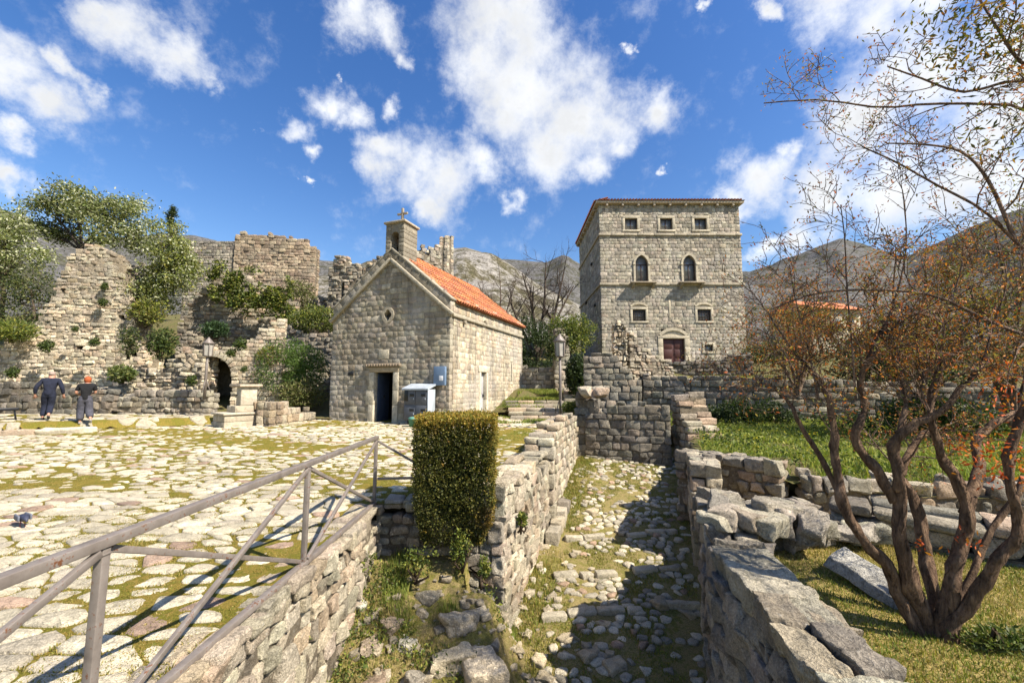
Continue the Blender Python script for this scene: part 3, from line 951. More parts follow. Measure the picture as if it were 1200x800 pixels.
wall_obj('alley_wall', 'near wall of big grey slabs between the alley and the dry lawn', [
    dict(p0=v2(1.97, 4.3), p1=v2(1.40, .6), zb=-2.3, zt=prof((0, .04), (1.5, .0), (4, -.04))),
    dict(p0=v2(2.58, 6.03), p1=v2(1.97, 4.3), zb=-2.2, zt=prof((0, .20), (.9, .18), (1.7, .08)))],
    pal='grey', ch=(.15, .3), sl=(.2, .6), thick=.55, jit=.35, gap=.01, r=.02, m=10, namp=.05, rough=.03, ragged=.02, nfreq=6, extra=cap_near)
wall_obj('alley_wall', 'shaded grey wall on the far half of the alley, meeting the garden wall', [
    dict(p0=v2(4.72, 11.9), p1=v2(3.93, 9.62), zb=-1.6, zt=prof((0, -.2), (1.2, -.1), (2.3, .05))),
    dict(p0=v2(3.92, 9.6), p1=v2(3.22, 7.75), zb=-2.1, zt=prof((0, .30), (2.0, .26)))],
    pal='mixed', ch=(.16, .28), sl=(.2, .5), thick=.5, jit=.22, gap=.012, r=.018, m=6, namp=.022, rough=.02, ragged=.02, nfreq=8, extra=lambda mb: capstones(mb, (3.92, 9.55), (3.26, 7.8), .29, .5, .1, (.25, .6), 'mixed', jit=.15))

def rubble_heap(name, label, c, size, n, srange, pal='grey', flat=.6, mat='rubble', seed=1):
    rr = random.Random(seed); mb = MB()
    for i in range(n):
        x, y = rr.uniform(-1, 1), rr.uniform(-1, 1)
        s = rr.uniform(*srange)
        z = size[2] * max(0, 1 - (abs(x) ** 1.6 + abs(y) ** 1.6) * .5) * rr.uniform(.3, 1)
        a = rr.uniform(0, pi)
        ax = rot_axes(a).copy(); ax[0, 2] = rr.gauss(0, .25); ax[1, 2] = rr.gauss(0, .2)
        ax[2] = np.cross(ax[0], ax[1]); ax /= np.linalg.norm(ax, axis=1, keepdims=True)
        blocks(mb, [(c[0] + x * size[0], c[1] + y * size[1], c[2] + z)], ax, [(s, s * rr.uniform(.55, .9), s * rr.uniform(.35, .7) * flat / .6)], s * .28, pick(pal, 1), m=5, jit=.4, namp=s * .16, nfreq=1.2 / s)
    return tag(mb.build(name, M[mat], origin='base', sharp=50), label, 'rubble')
# broken stump of a cross wall, joined to the near wall
stump = MB(); core = MB()
masonry(stump, core, v2(2.72, 4.82), v2(4.25, 5.2), -.4, prof((0, .30), (.6, .22), (1.1, .06), (1.7, -.02)), thick=1.0, ch=(.14, .26), sl=(.18, .42), pal='grey', jit=.5, gap=.03, r=.03, m=8, namp=.05, rough=.06, ragged=.08, nfreq=6)
for i in range(60):
    x = 2.3 + random.random() * 1.9; y = 4.95 + random.uniform(-.3, .95) + (x - 2.4) * .12; x = max(x, float(alley_right(y)) + .16)
    s = random.uniform(.06, .22)
    z = float(np.interp(x, [2.3, 2.9, 3.5, 4.2], [.27, .24, .12, .02])) + random.uniform(-.06, .05)
    ax = rot_axes(random.uniform(0, 3)).copy(); ax[0, 2] = random.gauss(0, .2)
    ax[2] = np.cross(ax[0], ax[1]); ax /= np.linalg.norm(ax, axis=1, keepdims=True)
    blocks(stump, [(x, y, z)], ax, [(s, s * .7, s * .45)], s * .12, pick('grey', 1), m=9, jit=.5, namp=.045, nfreq=7, octs=3)
stump.V += core.V; stump.C += core.C; stump.Fs += [f + stump.n for f in core.Fs]; stump.n += core.n
tag(stump.build('broken_wall', M['rubble'], origin='base', sharp=50), 'crumbled stump of cross wall with loose rubble top beside the near alley wall', 'wall')

def ext(mb):
    capstones(mb, MW0 + v2(.02, .0), MW1, .21, .62, .12, (.5, 1.0), 'grey', jit=.12, r=.04)
wall_dir('garden_wall', 'low flat-topped wall of big slabs behind the bare tree', MW1, MW0, -.4, .15, pal='grey', ch=(.22, .34), sl=(.3, .7), thick=.6, jit=.25, gap=.02, r=.05, m=5, namp=.03, rough=.03, ragged=.02, nfreq=4)
_o = bpy.data.objects['garden_wall']
cb = MB(); d_ = (MW1 - MW0) / np.linalg.norm(MW1 - MW0)
capstones(cb, MW1 + v2(0, -.03), MW0 + v2(0, -.03), .2, .66, .13, (.5, 1.1), 'mixed', jit=.12, r=.04)
capo = cb.build('coping', M['rubble'], parent=_o, sharp=50); capo.location = -_o.location
# back garden wall, higher near the alley
wall_obj('garden_wall', 'rough dark garden wall holding the green weedy bed, higher at alley end', [
    dict(p0=BW1, p1=BWM + v2(.05, 0), zb=-.95, zt=prof((0, .04), (2.0, .12), (4.6, .10))),
    dict(p0=BWM, p1=BW0, zb=-.95, zt=prof((0, .34), (2, .40)))],
    pal='mixed', ch=(.15, .26), sl=(.18, .38), thick=.5, jit=.42, gap=.022, r=.035, m=6, namp=.035, rough=.04, ragged=.05, nfreq=7)
# fallen pale slab and stones near the tree
sl = MB(); p = np.array([3.36, 4.12, -.03])
ax = rot_axes(-1.3).copy(); ax[0, 2] = -.22; ax[1, 2] = .12; ax[2] = np.cross(ax[0], ax[1]); ax /= np.linalg.norm(ax, axis=1, keepdims=True)
blocks(sl, [p], ax, [(.34, .15, .045)], .012, np.array([[.46, .45, .42]]), m=16, jit=.3, namp=.03, nfreq=6, octs=4)
tag(sl.build('stone_slab', M['rubble'], origin='base', sharp=40), 'pale tilted slab lying between the crumbled wall and the bare tree', 'stone slab')

# loose blocks on the bank
for i, (px, py, Y, s, lab, pal) in enumerate([
    (540, 722, 4.95, (.27, .12, .13), 'long pale block at the top of three on the bank edge', 'cream'),
    (532, 768, 4.75, (.26, .15, .12), 'pale block in the middle of three on the bank edge', 'cream'),
    (565, 785, 4.75, (.22, .26, .16), 'large broad pale block at the foot of the square wall pillar', 'cream'),
    (563, 700, 5.6, (.09, .22, .15), 'narrow stone standing against the wall pillar foot', 'grey'),
    (460, 725, 5.0, (.15, .11, .09), 'pinkish squared stone half sunk in the grassy bank', 'brown'),
    (433, 748, 4.75, (.12, .10, .08), 'small tan stone in dry grass below the railing wall', 'brown'),
    (478, 748, 4.7, (.11, .08, .07), 'small white stone upright in the grassy bank', 'cream'),
    (500, 690, 5.4, (.14, .09, .06), 'flat grey stone in the grass below the hedge', 'grey'),
    (440, 790, 4.45, (.17, .13, .07), 'brown flat stone low in the grassy bank', 'brown'),
    (487, 790, 4.4, (.14, .12, .09), 'grey rounded stone low in the grassy bank', 'grey'),
    (420, 700, 5.4, (.11, .09, .07), 'small pale stone at the foot of the retaining wall', 'cream')]):
    q = ground_pt(px, py + 10, zbed_b); mb = MB()
    z = q[2] - .02; s = tuple(.82 * v for v in s)
    ax = rot_axes(random.uniform(-.25, .35) if i < 4 else random.uniform(0, 3)).copy(); ax[0, 2] = random.gauss(0, .08); ax[2] = np.cross(ax[0], ax[1]); ax /= np.linalg.norm(ax, axis=1, keepdims=True)
    blocks(mb, [(q[0], q[1], z + s[2] * .45)], ax, [s], min(s) * .3, np.clip(pick(pal, 1) * 1.25, 0, .75), m=16, jit=.4, namp=.05, nfreq=7, octs=4)
    tag(mb.build('stone_block', M['rubble'], origin='base', sharp=45), lab, 'stone block', 'loose stone blocks on the grassy bank')

# ------------------------------------------------------------------ RUINS IN THE MIDDLE
W1a, W1b = W1A[:2], W1B[:2]
wall_obj('ruined_wall', 'dark stained wall closing the far end of the alley', [
    dict(p0=W1a, p1=W1b, zb=-.9, zt=prof((0, 1.05), (.5, .95), (.75, 1.05), (.8, 1.25), (1.5, 1.22), (2.9, 1.16))),
    dict(p0=W1a + v2(-.25, .15), p1=W1a + v2(.45, -.02), zb=-.9, zt=prof((0, 1.5), (.3, 1.58), (.5, 1.3), (.75, 1.0)), kw=dict(ch=(.2, .34), sl=(.25, .5), thick=.75, jit=.3, namp=.04, ragged=.15))],
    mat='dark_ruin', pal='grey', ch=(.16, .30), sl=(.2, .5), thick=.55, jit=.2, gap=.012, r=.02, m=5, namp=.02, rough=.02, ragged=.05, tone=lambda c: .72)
lump = MB(); p = at(692, 459, 13.1)
for k in range(7):
    blocks(lump, [p + np.array([random.uniform(-.3, .35), random.uniform(-.15, .15), random.uniform(-.12, .08)])], rot_axes(random.uniform(0, 3)), [(.2, .16, .13)], .07, pick('mixed', 1), m=6, jit=.5, namp=.06, nfreq=5)
tag(lump.build('broken_wall', M['rubble'], origin='base', sharp=50), 'lumpy mortar and rubble perched on the end of the dark alley-end wall', 'rubble')
SW0, SW1 = at(786, 470, 13.0)[:2], at(813, 540, 11.8)[:2]
wall_obj('ruined_wall', 'narrow stepped wall end going down from the alley-end wall to the garden wall', [
    dict(p0=SW0, p1=SW1, zb=-.9, zt=prof((0, 1.75), (.25, 1.45), (.5, 1.1), (.75, .75), (1.0, .35), (1.35, -.1)))],
    pal='mixed', ch=(.15, .22), sl=(.2, .34), thick=.95, depth=.48, jit=.22, gap=.018, r=.035, m=5, namp=.02, rough=.03, ragged=.05)
W3a, W3b = at(684, 440, 15.6)[:2], at(752, 440, 15.2)[:2]
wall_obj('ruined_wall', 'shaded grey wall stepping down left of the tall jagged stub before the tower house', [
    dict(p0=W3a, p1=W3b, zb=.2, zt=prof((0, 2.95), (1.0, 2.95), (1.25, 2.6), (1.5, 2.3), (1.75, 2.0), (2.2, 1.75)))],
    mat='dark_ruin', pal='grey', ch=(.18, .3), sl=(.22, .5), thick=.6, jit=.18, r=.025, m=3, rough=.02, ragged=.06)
q = at(727, 440, 17.2)
def slopewall(mb):
    core = MB()
    masonry(mb, core, v2(q[0] + .42, q[1] + .1), v2(q[0] + 2.6, q[1] + .9), 1.4, prof((0, 4.1), (.25, 4.0), (.6, 3.5), (1.1, 3.15), (1.7, 2.9), (2.3, 2.6)), thick=.5, ch=(.1, .17), sl=(.14, .32), pal='mixed', jit=.35, gap=.02, r=.03, m=3, rough=.04, ragged=.12, sides='front')
    mb.V += core.V; mb.C += core.C; mb.Fs += [f + mb.n for f in core.Fs]; mb.n += core.n
wall_obj('ruined_wall', 'tall jagged stub of wall with sloping flank in front of the tower house', [
    dict(p0=v2(q[0] - .25, q[1]), p1=v2(q[0] + .33, q[1] - .05), zb=1.2, zt=prof((0, 4.35), (.3, 4.4), (.6, 4.2)))],
    pal='cream', ch=(.1, .22), sl=(.1, .26), thick=.7, jit=.5, gap=.03, r=.03, m=4, namp=.03, rough=.07, ragged=.12, extra=slopewall, tone=lambda c: 1.25)
t1a, t1b = at(748, 440, 22.5)[:2], at(884, 440, 21.2)[:2]
wall_obj('terrace_wall', 'upper terrace wall of small dark stones below the tower house door', [
    dict(p0=t1a, p1=t1b, zb=1.5, zt=prof((0, 3.0), (4.3, 3.05), (4.5, 3.35), (7, 3.45)))],
    mat='dark_ruin', pal='dark', ch=(.12, .2), sl=(.18, .4), thick=.6, jit=.35, gap=.02, r=.03, m=3, rough=.04, ragged=.08)
wall_obj('terrace_wall', 'long lower terrace wall behind the dark shrubs and weedy bed', [
    dict(p0=T2A[:2] - v2(.6, -.2), p1=T2B, zb=-.2, zt=prof((0, 2.15), (3, 2.1), (6, 1.95), (11.5, 1.7)))],
    mat='dark_ruin', pal='grey', ch=(.16, .28), sl=(.2, .55), thick=.7, jit=.28, gap=.018, r=.03, m=3, rough=.03, ragged=.08)
g = MB()
grid_sheet(g, 4.6, 20, 13, 24, .25, lambda x, y: 1.78 + .09 * (np.asarray(y) - 17) + 0 * np.asarray(x), lambda x, y: (y > 17.3 - .39 * (x - 6.2)) & (y < 22.6 - .07 * x), namp=.15, nfreq=1)
kind(g.build('terrace_ground', M['garden']), 'structure')

# ------------------------------------------------------------------ LEFT SIDE: LOW WALLS AND RUINS
def px2(px, Y): return at(px, 440, Y)[:2]
lw = dict(pal='grey', ch=(.18, .3), sl=(.22, .5), thick=.55, jit=.3, gap=.018, r=.04, m=4, namp=.02, rough=.03, ragged=.06)
wall_dir('low_wall', 'dark rounded-stone low wall behind the two walkers', px2(-40, 17.6), px2(128, 17.6), .3, prof((0, 1.75), (3, 1.85), (5.8, 1.55)), **dict(lw, pal='dark', jit=.45, ch=(.2, .3), sl=(.22, .4)))
wall_dir('low_wall', 'low squared-stone wall left of the stone fountain', px2(140, 17.6), px2(247, 17.2), .2, prof((0, 1.45), (2.9, 1.55), (3.9, 1.5)), **lw)
fa = px2(272, 15.9); 
wall_dir('low_wall', 'low squared wall right of the fountain, its end face bright in sun', fa + v2(.0, .3), px2(319, 15.4), .1, prof((0, 1.35), (.6, 1.15), (1.7, 1.1)), **dict(lw, jit=.12, r=.02, pal='brown', ch=(.22, .32)))
wall_dir('low_wall', 'bright stepped low wall running back towards the chapel corner', px2(319, 15.45), px2(372, 18.0), .1, prof((0, 1.15), (1.0, 1.1), (1.3, .85), (2.4, .78), (3.4, .7)), **dict(lw, jit=.12, r=.02, pal='cream', ch=(.22, .32)))
kmb = MB()
# two rough kerb steps that edge the raised terrace at the left
kmb2 = None
def kerb(label, a, b, dz, pal='cream'):
    mb = MB(); L = np.linalg.norm(b - a); d = (b - a) / L; s = 0
    while s < L:
        l = random.uniform(.7, 1.5); p = a + d * (s + l / 2)
        z = float(zplaza(p[0], p[1])) + dz
        blocks(mb, [(p[0], p[1], z)], rot_axes(atan2(d[1], d[0]) + random.gauss(0, .04)), [(l / 2 - .02, .2, .12)], .04, pick(pal, 1) * 1.1, m=6, jit=.22, namp=.03, nfreq=4)
        s += l
    tag(mb.build('kerb', M['flag'], origin='base', sharp=50), label, 'stone kerb')
kerb('lower rough stone step along the raised terrace edge', px2(-60, 12.6), px2(65, 13.4), .05)
kerb('upper long kerb of pale blocks edging the terrace the walkers cross', px2(-60, 13.3), px2(212, 16.5), .17)
g = MB()
def zterr(x, y): return zplaza(x, y) + .25 * sstep(0, .3, (np.asarray(y) - (13.35 + (np.asarray(x) + 16.5) * .55)))
grid_sheet(g, -34, -9, 12, 19, .2, lambda x, y: zterr(x, y) + .03, lambda x, y: (y > 13.45 + (x + 16.5) * .50), namp=.03, nfreq=2)
kind(g.build('terrace_ground', M['moss']), 'structure')
pv2 = MB()
for site, poly in cells(-30, -9, 13, 18, .6, .38, 77):
    x, y = site
    if y < 13.5 + (x + 16.5) * .5 or rgp.random() < .35: continue
    slab_from_poly(pv2, site, poly, .05, lambda a, b: zterr(a, b) + .03, .03, np.array((.5, .455, .36)) * rgp.uniform(.85, 1.1), rg=rgp)
kind(pv2.build('terrace_paving', M['flag'], sharp=60), 'structure')

# great ruined tower at the left
RB = lambda px, Y: px2(px, Y)
def rt_tone(c):
    return 1.0
holes = [(2.9, 3.2, 4.6, 4.85), (5.2, 5.5, 3.6, 3.85), (6.9, 7.2, 5.2, 5.5), (4.2, 4.4, 6.6, 6.8), (7.6, 7.9, 3.3, 3.6), (1.6, 1.85, 3.0, 3.2), (6.0, 6.2, 7.0, 7.2)]
wall_obj('ruined_tower', 'tall crumbling tower wall behind the walkers, rubbly crest under the pale tree', [
    dict(p0=px2(-60, 20.6), p1=px2(172, 22.2), zb=.2,
         zt=prof((0, 3.4), (1.8, 3.5), (2.3, 4.6), (3.3, 5.1), (3.9, 6.5), (4.3, 8.0), (4.7, 9.0), (5.4, 9.3), (6.2, 8.9), (6.6, 7.9), (7.0, 7.1), (7.4, 6.1), (7.8, 4.9), (8.1, 3.9), (8.5, 3.0)),
         kw=dict(openings=holes))],
    mat='ruin', pal='cream', ch=(.13, .24), sl=(.18, .46), thick=1.4, depth=.4, jit=.33, gap=.012, r=.025, m=3, rough=.03, ragged=.16, namp=.015,
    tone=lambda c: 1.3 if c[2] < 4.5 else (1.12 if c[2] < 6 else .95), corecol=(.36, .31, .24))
wall_obj('ruined_wall', 'small grey wall with one dark square window beside the rubbly tower crest', [
    dict(p0=px2(96, 23.5), p1=px2(158, 23.8), zb=4.5, zt=prof((0, 8.9), (2.8, 8.85), (3.2, 8.3)), kw=dict(openings=[(1.3, 1.85, 7.5, 8.25)]))],
    mat='ruin', pal='grey', ch=(.16, .26), sl=(.2, .5), thick=.8, jit=.2, r=.03, m=3, rough=.03, ragged=.12)
# stepped rubble of a fallen stair, and the arch
wall_obj('ruined_wall', 'low sunlit heap-like wall of stepped rubble left of the stone arch', [
    dict(p0=px2(150, 19.6), p1=px2(236, 18.8), zb=.2, zt=prof((0, 2.2), (1.0, 2.6), (1.8, 2.4), (2.4, 2.9), (3.1, 3.3))),
    dict(p0=px2(118, 18.9), p1=px2(180, 18.9), zb=.2, zt=prof((0, 1.6), (1.2, 2.0), (2.4, 1.7)))],
    mat='ruin', pal='cream', ch=(.14, .24), sl=(.2, .5), thick=.9, jit=.4, gap=.02, r=.04, m=3, rough=.06, ragged=.15)
# arch wall
aw0, aw1 = px2(222, 18.9), px2(330, 19.6)
La = np.linalg.norm(aw1 - aw0); da = (aw1 - aw0) / La
sa = np.linalg.norm(px2(246, 19.1) - aw0); ra = .92
def archopen():
    o = []
    zc = zat(441, 19); 
    for k in range(14):
        z0 = zc + ra * k / 14; z1 = zc + ra * (k + 1) / 14
        w = sqrt(max(0, ra**2 - ((z0 + z1) / 2 - zc)**2))
        o.append((sa - w, sa + w, z0, z1))
    o.append((sa - ra, sa + ra, -1, zc))
    return o
def archring(mb):
    zc = zat(441, 19); n = np.array([da[1], -da[0]])
    for k in range(15):
        a = pi * (k + .5) / 15
        c = aw0 + da * (sa + cos(a) * (ra + .12)) + n * (-.2)
        e0 = np.array([da[0] * cos(a), da[1] * cos(a), sin(a)]); e1 = np.array([n[0], n[1], 0]); e2 = np.cross(e0, e1)
        blocks(mb, [(c[0], c[1], zc + sin(a) * (ra + .12))], np.array([e0, e1, e2]), [(.14, .24, .085)], .02, pick('cream', 1), m=4, jit=.15, namp=.01)
wall_obj('ruined_wall', 'sunlit wall with round stone arch and stair-like rising top', [
    dict(p0=aw0, p1=aw1, zb=.2, zt=prof((0, 3.3), (.5, 3.45), (1.9, 3.5), (2.5, 4.0), (3.0, 4.5), (3.6, 4.9), (4.2, 5.2)), kw=dict(openings=archopen()))],
    mat='ruin', pal='cream', ch=(.13, .22), sl=(.18, .42), thick=.4, jit=.25, gap=.012, r=.022, m=3, rough=.025, corecol=(.36, .31, .24), tone=lambda c: 1.15, ragged=.12, extra=archring)
# vaulted recess behind the arch
vb = MB(); zc = zat(441, 19); nn_ = np.array([da[1], -da[0]]); prof_ = [(-ra - .02, .2)] + [(-(ra + .02) * cos(pi * k / 16), zc + (ra + .02) * sin(pi * k / 16)) for k in range(17)] + [(ra + .02, .2)]
V = []
for dep_ in (.38, 2.0):
    for (a, z) in prof_:
        q2 = aw0 + da * (sa + a) - nn_ * dep_; V.append((q2[0], q2[1], z))
n_ = len(prof_); vb.add(np.array(V), [[k, k + 1, n_ + k + 1, n_ + k] for k in range(n_ - 1)] + [list(range(n_, 2 * n_))], (.26, .24, .2))
tag(vb.build('vault', M['dark_ruin'], origin='base', smooth=True, sharp=40), 'shadowed stone vault inside the round arch', 'vault')
# big mid wall with ivy
wall_obj('ruined_wall', 'broad grey-brown ruin wall draped with dark ivy', [
    dict(p0=px2(203, 23.5), p1=px2(346, 24.5), zb=1.0, zt=prof((0, 4.8), (.5, 6.2), (1.0, 7.0), (1.9, 8.2), (3.0, 8.4), (3.8, 8.1), (5.4, 7.2), (7.5, 6.9)))],
    mat='ruin', pal='mixed', ch=(.15, .27), sl=(.2, .5), thick=1.1, jit=.3, gap=.018, r=.03, m=3, rough=.05, ragged=.15, namp=.015)
wall_obj('ruined_tower', 'square brownish tower ruin standing highest above the ivy wall', [
    dict(p0=px2(264, 29), p1=px2(362, 29.5), zb=5.0, zt=prof((0, 12.6), (2.0, 12.7), (4.0, 12.4), (4.8, 12.2), (5.6, 11.8), (5.9, 9.5))),
    dict(p0=px2(262, 33.5), p1=px2(264.6, 29), zb=5.0, zt=12.5)],
    mat='ruin', pal='brown', ch=(.16, .28), sl=(.22, .55), thick=1.0, jit=.18, gap=.012, r=.025, m=3, rough=.03, ragged=.12)
wall_obj('ruined_wall', 'far grey rampart wall left of the square tower ruin', [
    dict(p0=px2(205, 36), p1=px2(272, 36), zb=7, zt=prof((0, 14.4), (4.9, 14.6)))],
    mat='dark_ruin', pal='grey', ch=(.2, .3), sl=(.25, .6), thick=1, jit=.15, m=3, rough=.02, sides='front')
wall_obj('ruined_wall', 'pale broken wall with dark slit and jagged left end behind the chapel', [
    dict(p0=px2(379, 26), p1=px2(448, 25.2), zb=3.0, zt=prof((0, 9.0), (.4, 9.8), (.9, 10.0), (1.2, 9.2), (2.0, 9.3), (3.4, 9.1), (4, 8.8)), kw=dict(openings=[(.95, 1.15, 6.0, 8.2)])),
    dict(p0=px2(355, 26.8), p1=px2(392, 25.6), zb=2.5, zt=prof((0, 7.6), (.7, 7.4), (1.4, 6.6), (2.3, 5.9)))],
    mat='ruin', pal='mixed', ch=(.15, .25), sl=(.2, .5), thick=1.0, jit=.3, gap=.018, r=.03, m=3, rough=.05, ragged=.2)
wall_obj('ruined_wall', 'dark wall below the ivy between the arch and the chapel', [
    dict(p0=px2(322, 22.2), p1=px2(402, 21.6), zb=.3, zt=prof((0, 5.2), (1.2, 4.7), (2.4, 4.5), (4, 4.4)))],
    mat='dark_ruin', pal='grey', ch=(.15, .25), sl=(.2, .5), thick=.9, jit=.3, m=3, rough=.04, ragged=.12)
wall_obj('ruined_wall', 'broken dark stub rising left of the chapel belfry', [
    dict(p0=px2(424, 30), p1=px2(452, 30), zb=5, zt=prof((0, 10.3), (.8, 11.2), (1.8, 11.0)))],
    mat='dark_ruin', pal='grey', ch=(.18, .3), sl=(.22, .6), thick=1, jit=.35, m=3, rough=.06, ragged=.25)
wall_obj('ruined_tower', 'slim tower stub with sunlit side right of the belfry', [
    dict(p0=px2(513, 46), p1=px2(521.5, 45), zb=7, zt=prof((0, 18.2), (.9, 18.5))),
    dict(p0=px2(521.5, 45), p1=px2(524.5, 47), zb=7, zt=18.3)],
    mat='ruin', pal='mixed', ch=(.3, .45), sl=(.3, .7), thick=.9, jit=.2, m=3, rough=.04, ragged=.1)
wall_obj('ruined_wall', 'rocky broken rampart behind the tiled chapel roof', [
    dict(p0=px2(483, 40), p1=px2(514, 42), zb=7, zt=prof((0, 14.3), (.8, 15.6), (1.4, 15.0), (2.6, 16.2)))],
    mat='ruin', pal='grey', ch=(.25, .45), sl=(.3, .8), thick=1, jit=.4, m=3, rough=.1, ragged=.35)
# walls on the rising path right of the chapel
wall_obj('ruined_wall', 'squared grey wall closing the path right of the chapel', [
    dict(p0=px2(610, 23.6), p1=px2(652, 23.4), zb=.7, zt=prof((0, 2.9), (1.2, 2.75), (2.0, 2.8)))],
    mat='ruin', pal='grey', ch=(.18, .28), sl=(.2, .5), thick=.5, jit=.2, m=3, rough=.03, ragged=.08)
wall_obj('ruined_wall', 'upright ivy-topped gate pier beside the dark passage', [
    dict(p0=px2(650, 23.0), p1=px2(668, 23.0), zb=.7, zt=prof((0, 5.0), (.8, 4.6)))],
    mat='ruin', pal='grey', ch=(.18, .28), sl=(.2, .4), thick=.8, jit=.25, m=3, rough=.04, ragged=.15)

# steps beside the chapel
st = MB()
for k in range(5):
    a, b = px2(598 - k * 1.5, 18.4 + k * .5), px2(664, 18.2 + k * .5)
    L = np.linalg.norm(b - a); d = (b - a) / L; s = 0; z = .36 + k * .15
    while s < L:
        l = min(random.uniform(.4, .9), L - s + .01); p = a + d * (s + l / 2)
        blocks(st, [(p[0], p[1] + .2, z)], rot_axes(atan2(d[1], d[0])), [(l / 2 - .008, .3, .085)], .025, pick('mixed', 1), m=4, jit=.15, namp=.01)
        s += l
kind(st.build('path_steps', M['flag'], sharp=50), 'structure')
st = MB()
for k in range(4):
    a, b = px2(660, 20.4 + k * .5), px2(690, 20.4 + k * .5)
    L = np.linalg.norm(b - a); d = (b - a) / L; p = (a + b) / 2
    blocks(st, [(p[0], p[1], 1.05 + k * .17)], rot_axes(atan2(d[1], d[0])), [(L / 2, .3, .09)], .03, pick('mixed', 1), m=6, jit=.1, namp=.02)
kind(st.build('path_steps', M['flag'], sharp=50), 'structure')
# ------------------------------------------------------------------ CHAPEL  (local x along the front, y into the building, origin at the near corner)
CH = thing('chapel', 'small gabled stone chapel with orange tiled roof and belfry', 'chapel', (-2.38, 16.0, .24), -HA)
CW, CL, EAVE, RX, RIDGE = 5.83, 8.27, 4.83, -2.86, 7.22
def gable(s):
    x = s - CW
    return EAVE + (RIDGE - EAVE) * (1 - abs(x - RX) / (CW / 2 + .03))
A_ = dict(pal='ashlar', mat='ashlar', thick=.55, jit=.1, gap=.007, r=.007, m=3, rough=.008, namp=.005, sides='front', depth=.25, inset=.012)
def part_wall(name, parent, segs, mat, **kw):
    mb = MB(); core = MB(); cc = kw.pop('corecol', (.34, .31, .255)); ex = kw.pop('extra', None)
    for s in segs:
        k = dict(kw); k.update(s.get('kw', {}))
        masonry(mb, core, s['p0'], s['p1'], s['zb'], s['zt'], corecol=cc, **k)
    if ex: ex(mb)
    mb.V += core.V; mb.C += core.C; mb.Fs += [f + mb.n for f in core.Fs]; mb.n += core.n
    return mb.build(name, M[mat], parent=parent, sharp=30)
DX0, DX1 = -3.52, -2.58          # front door
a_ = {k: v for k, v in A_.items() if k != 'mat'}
OCX, OCZ = -2.93, 4.42
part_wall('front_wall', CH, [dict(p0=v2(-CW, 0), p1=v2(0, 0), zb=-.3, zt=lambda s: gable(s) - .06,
          kw=dict(ch=(.17, .27), sl=(.2, .5), openings=[(CW + DX0 - .2, CW + DX1 + .2, -.5, 2.35), (CW + OCX - .22, CW + OCX + .22, OCZ - .22, OCZ + .22)], ragged=.0))], 'ashlar', **a_)  # stones darker than the sunny side wall: weathering plus grazing shade in the colour
# solid core up to the raking edge
mb = MB(); prism(mb, [(-CW + .05, EAVE - .6), (-.05, EAVE - .6), (-.05, EAVE - .05), (RX, RIDGE - .1), (-CW + .05, EAVE - .05)], .06, .55, (.22, .2, .16)) if False else None
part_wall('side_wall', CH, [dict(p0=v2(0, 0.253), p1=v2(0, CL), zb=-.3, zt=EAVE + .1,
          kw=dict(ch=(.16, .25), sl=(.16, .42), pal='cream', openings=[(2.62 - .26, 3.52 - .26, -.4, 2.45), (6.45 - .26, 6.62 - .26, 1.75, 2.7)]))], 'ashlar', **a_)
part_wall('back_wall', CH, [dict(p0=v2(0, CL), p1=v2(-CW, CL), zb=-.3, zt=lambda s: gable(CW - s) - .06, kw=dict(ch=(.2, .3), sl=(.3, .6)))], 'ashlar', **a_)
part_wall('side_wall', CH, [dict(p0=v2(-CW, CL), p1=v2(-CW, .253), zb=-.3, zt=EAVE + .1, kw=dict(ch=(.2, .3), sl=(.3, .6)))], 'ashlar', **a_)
# dark inside
mb = MB()
box(mb, (-CW + .6, 1.4, -.3), (-.6, CL - .6, 4.5), r=0.001)
mb.build('interior', M['interior'], parent=CH)
# string course: level on the side, raking on the front
mb = MB(); c = (.36, .33, .27)
def rake(xa, za, xb, zb_, y0=-.10, y1=.1, h=.12):
    bar(mb, (xa, (y0 + y1) / 2, za), (xb, (y0 + y1) / 2, zb_), h, y1 - y0, c, .03, up=(0, 1, 0))
zc = EAVE - .55
bar(mb, (RX + .02, -.03, RIDGE - .42), (.12, -.03, zc), .2, .13, c, .03, up=(0, 1, 0)) if False else None
bar(mb, (RX, -.02, RIDGE - .46), (.1, -.02, zc - .02), .20, .15, c, .035, up=(0, 0, 1))
bar(mb, (RX, -.023, RIDGE - .46), (-CW - .1, -.023, zc - .02), .196, .15, c, .035, up=(0, 0, 1))
y = .1
while y < CL:
    l = min(random.uniform(.7, 1.3), CL + .06 - y)
    box(mb, (-.06, y + .004, zc - .075), (.10, y + l - .004, zc + .075), np.array(c) * random.uniform(.9, 1.12), .035)
    y += l
box(mb, (-CW - .1, .1, zc - .075), (-CW + .06, CL, zc + .075), c, .035)
for (y, z) in [(1.0, zc - .17), (3.05, zc + .13)]:
    box(mb, (.0, y, z - .08), (.14, y + .13, z + .06), (.3, .27, .22), .03)
mb.build('string_course', M['trim'], parent=CH, sharp=40)
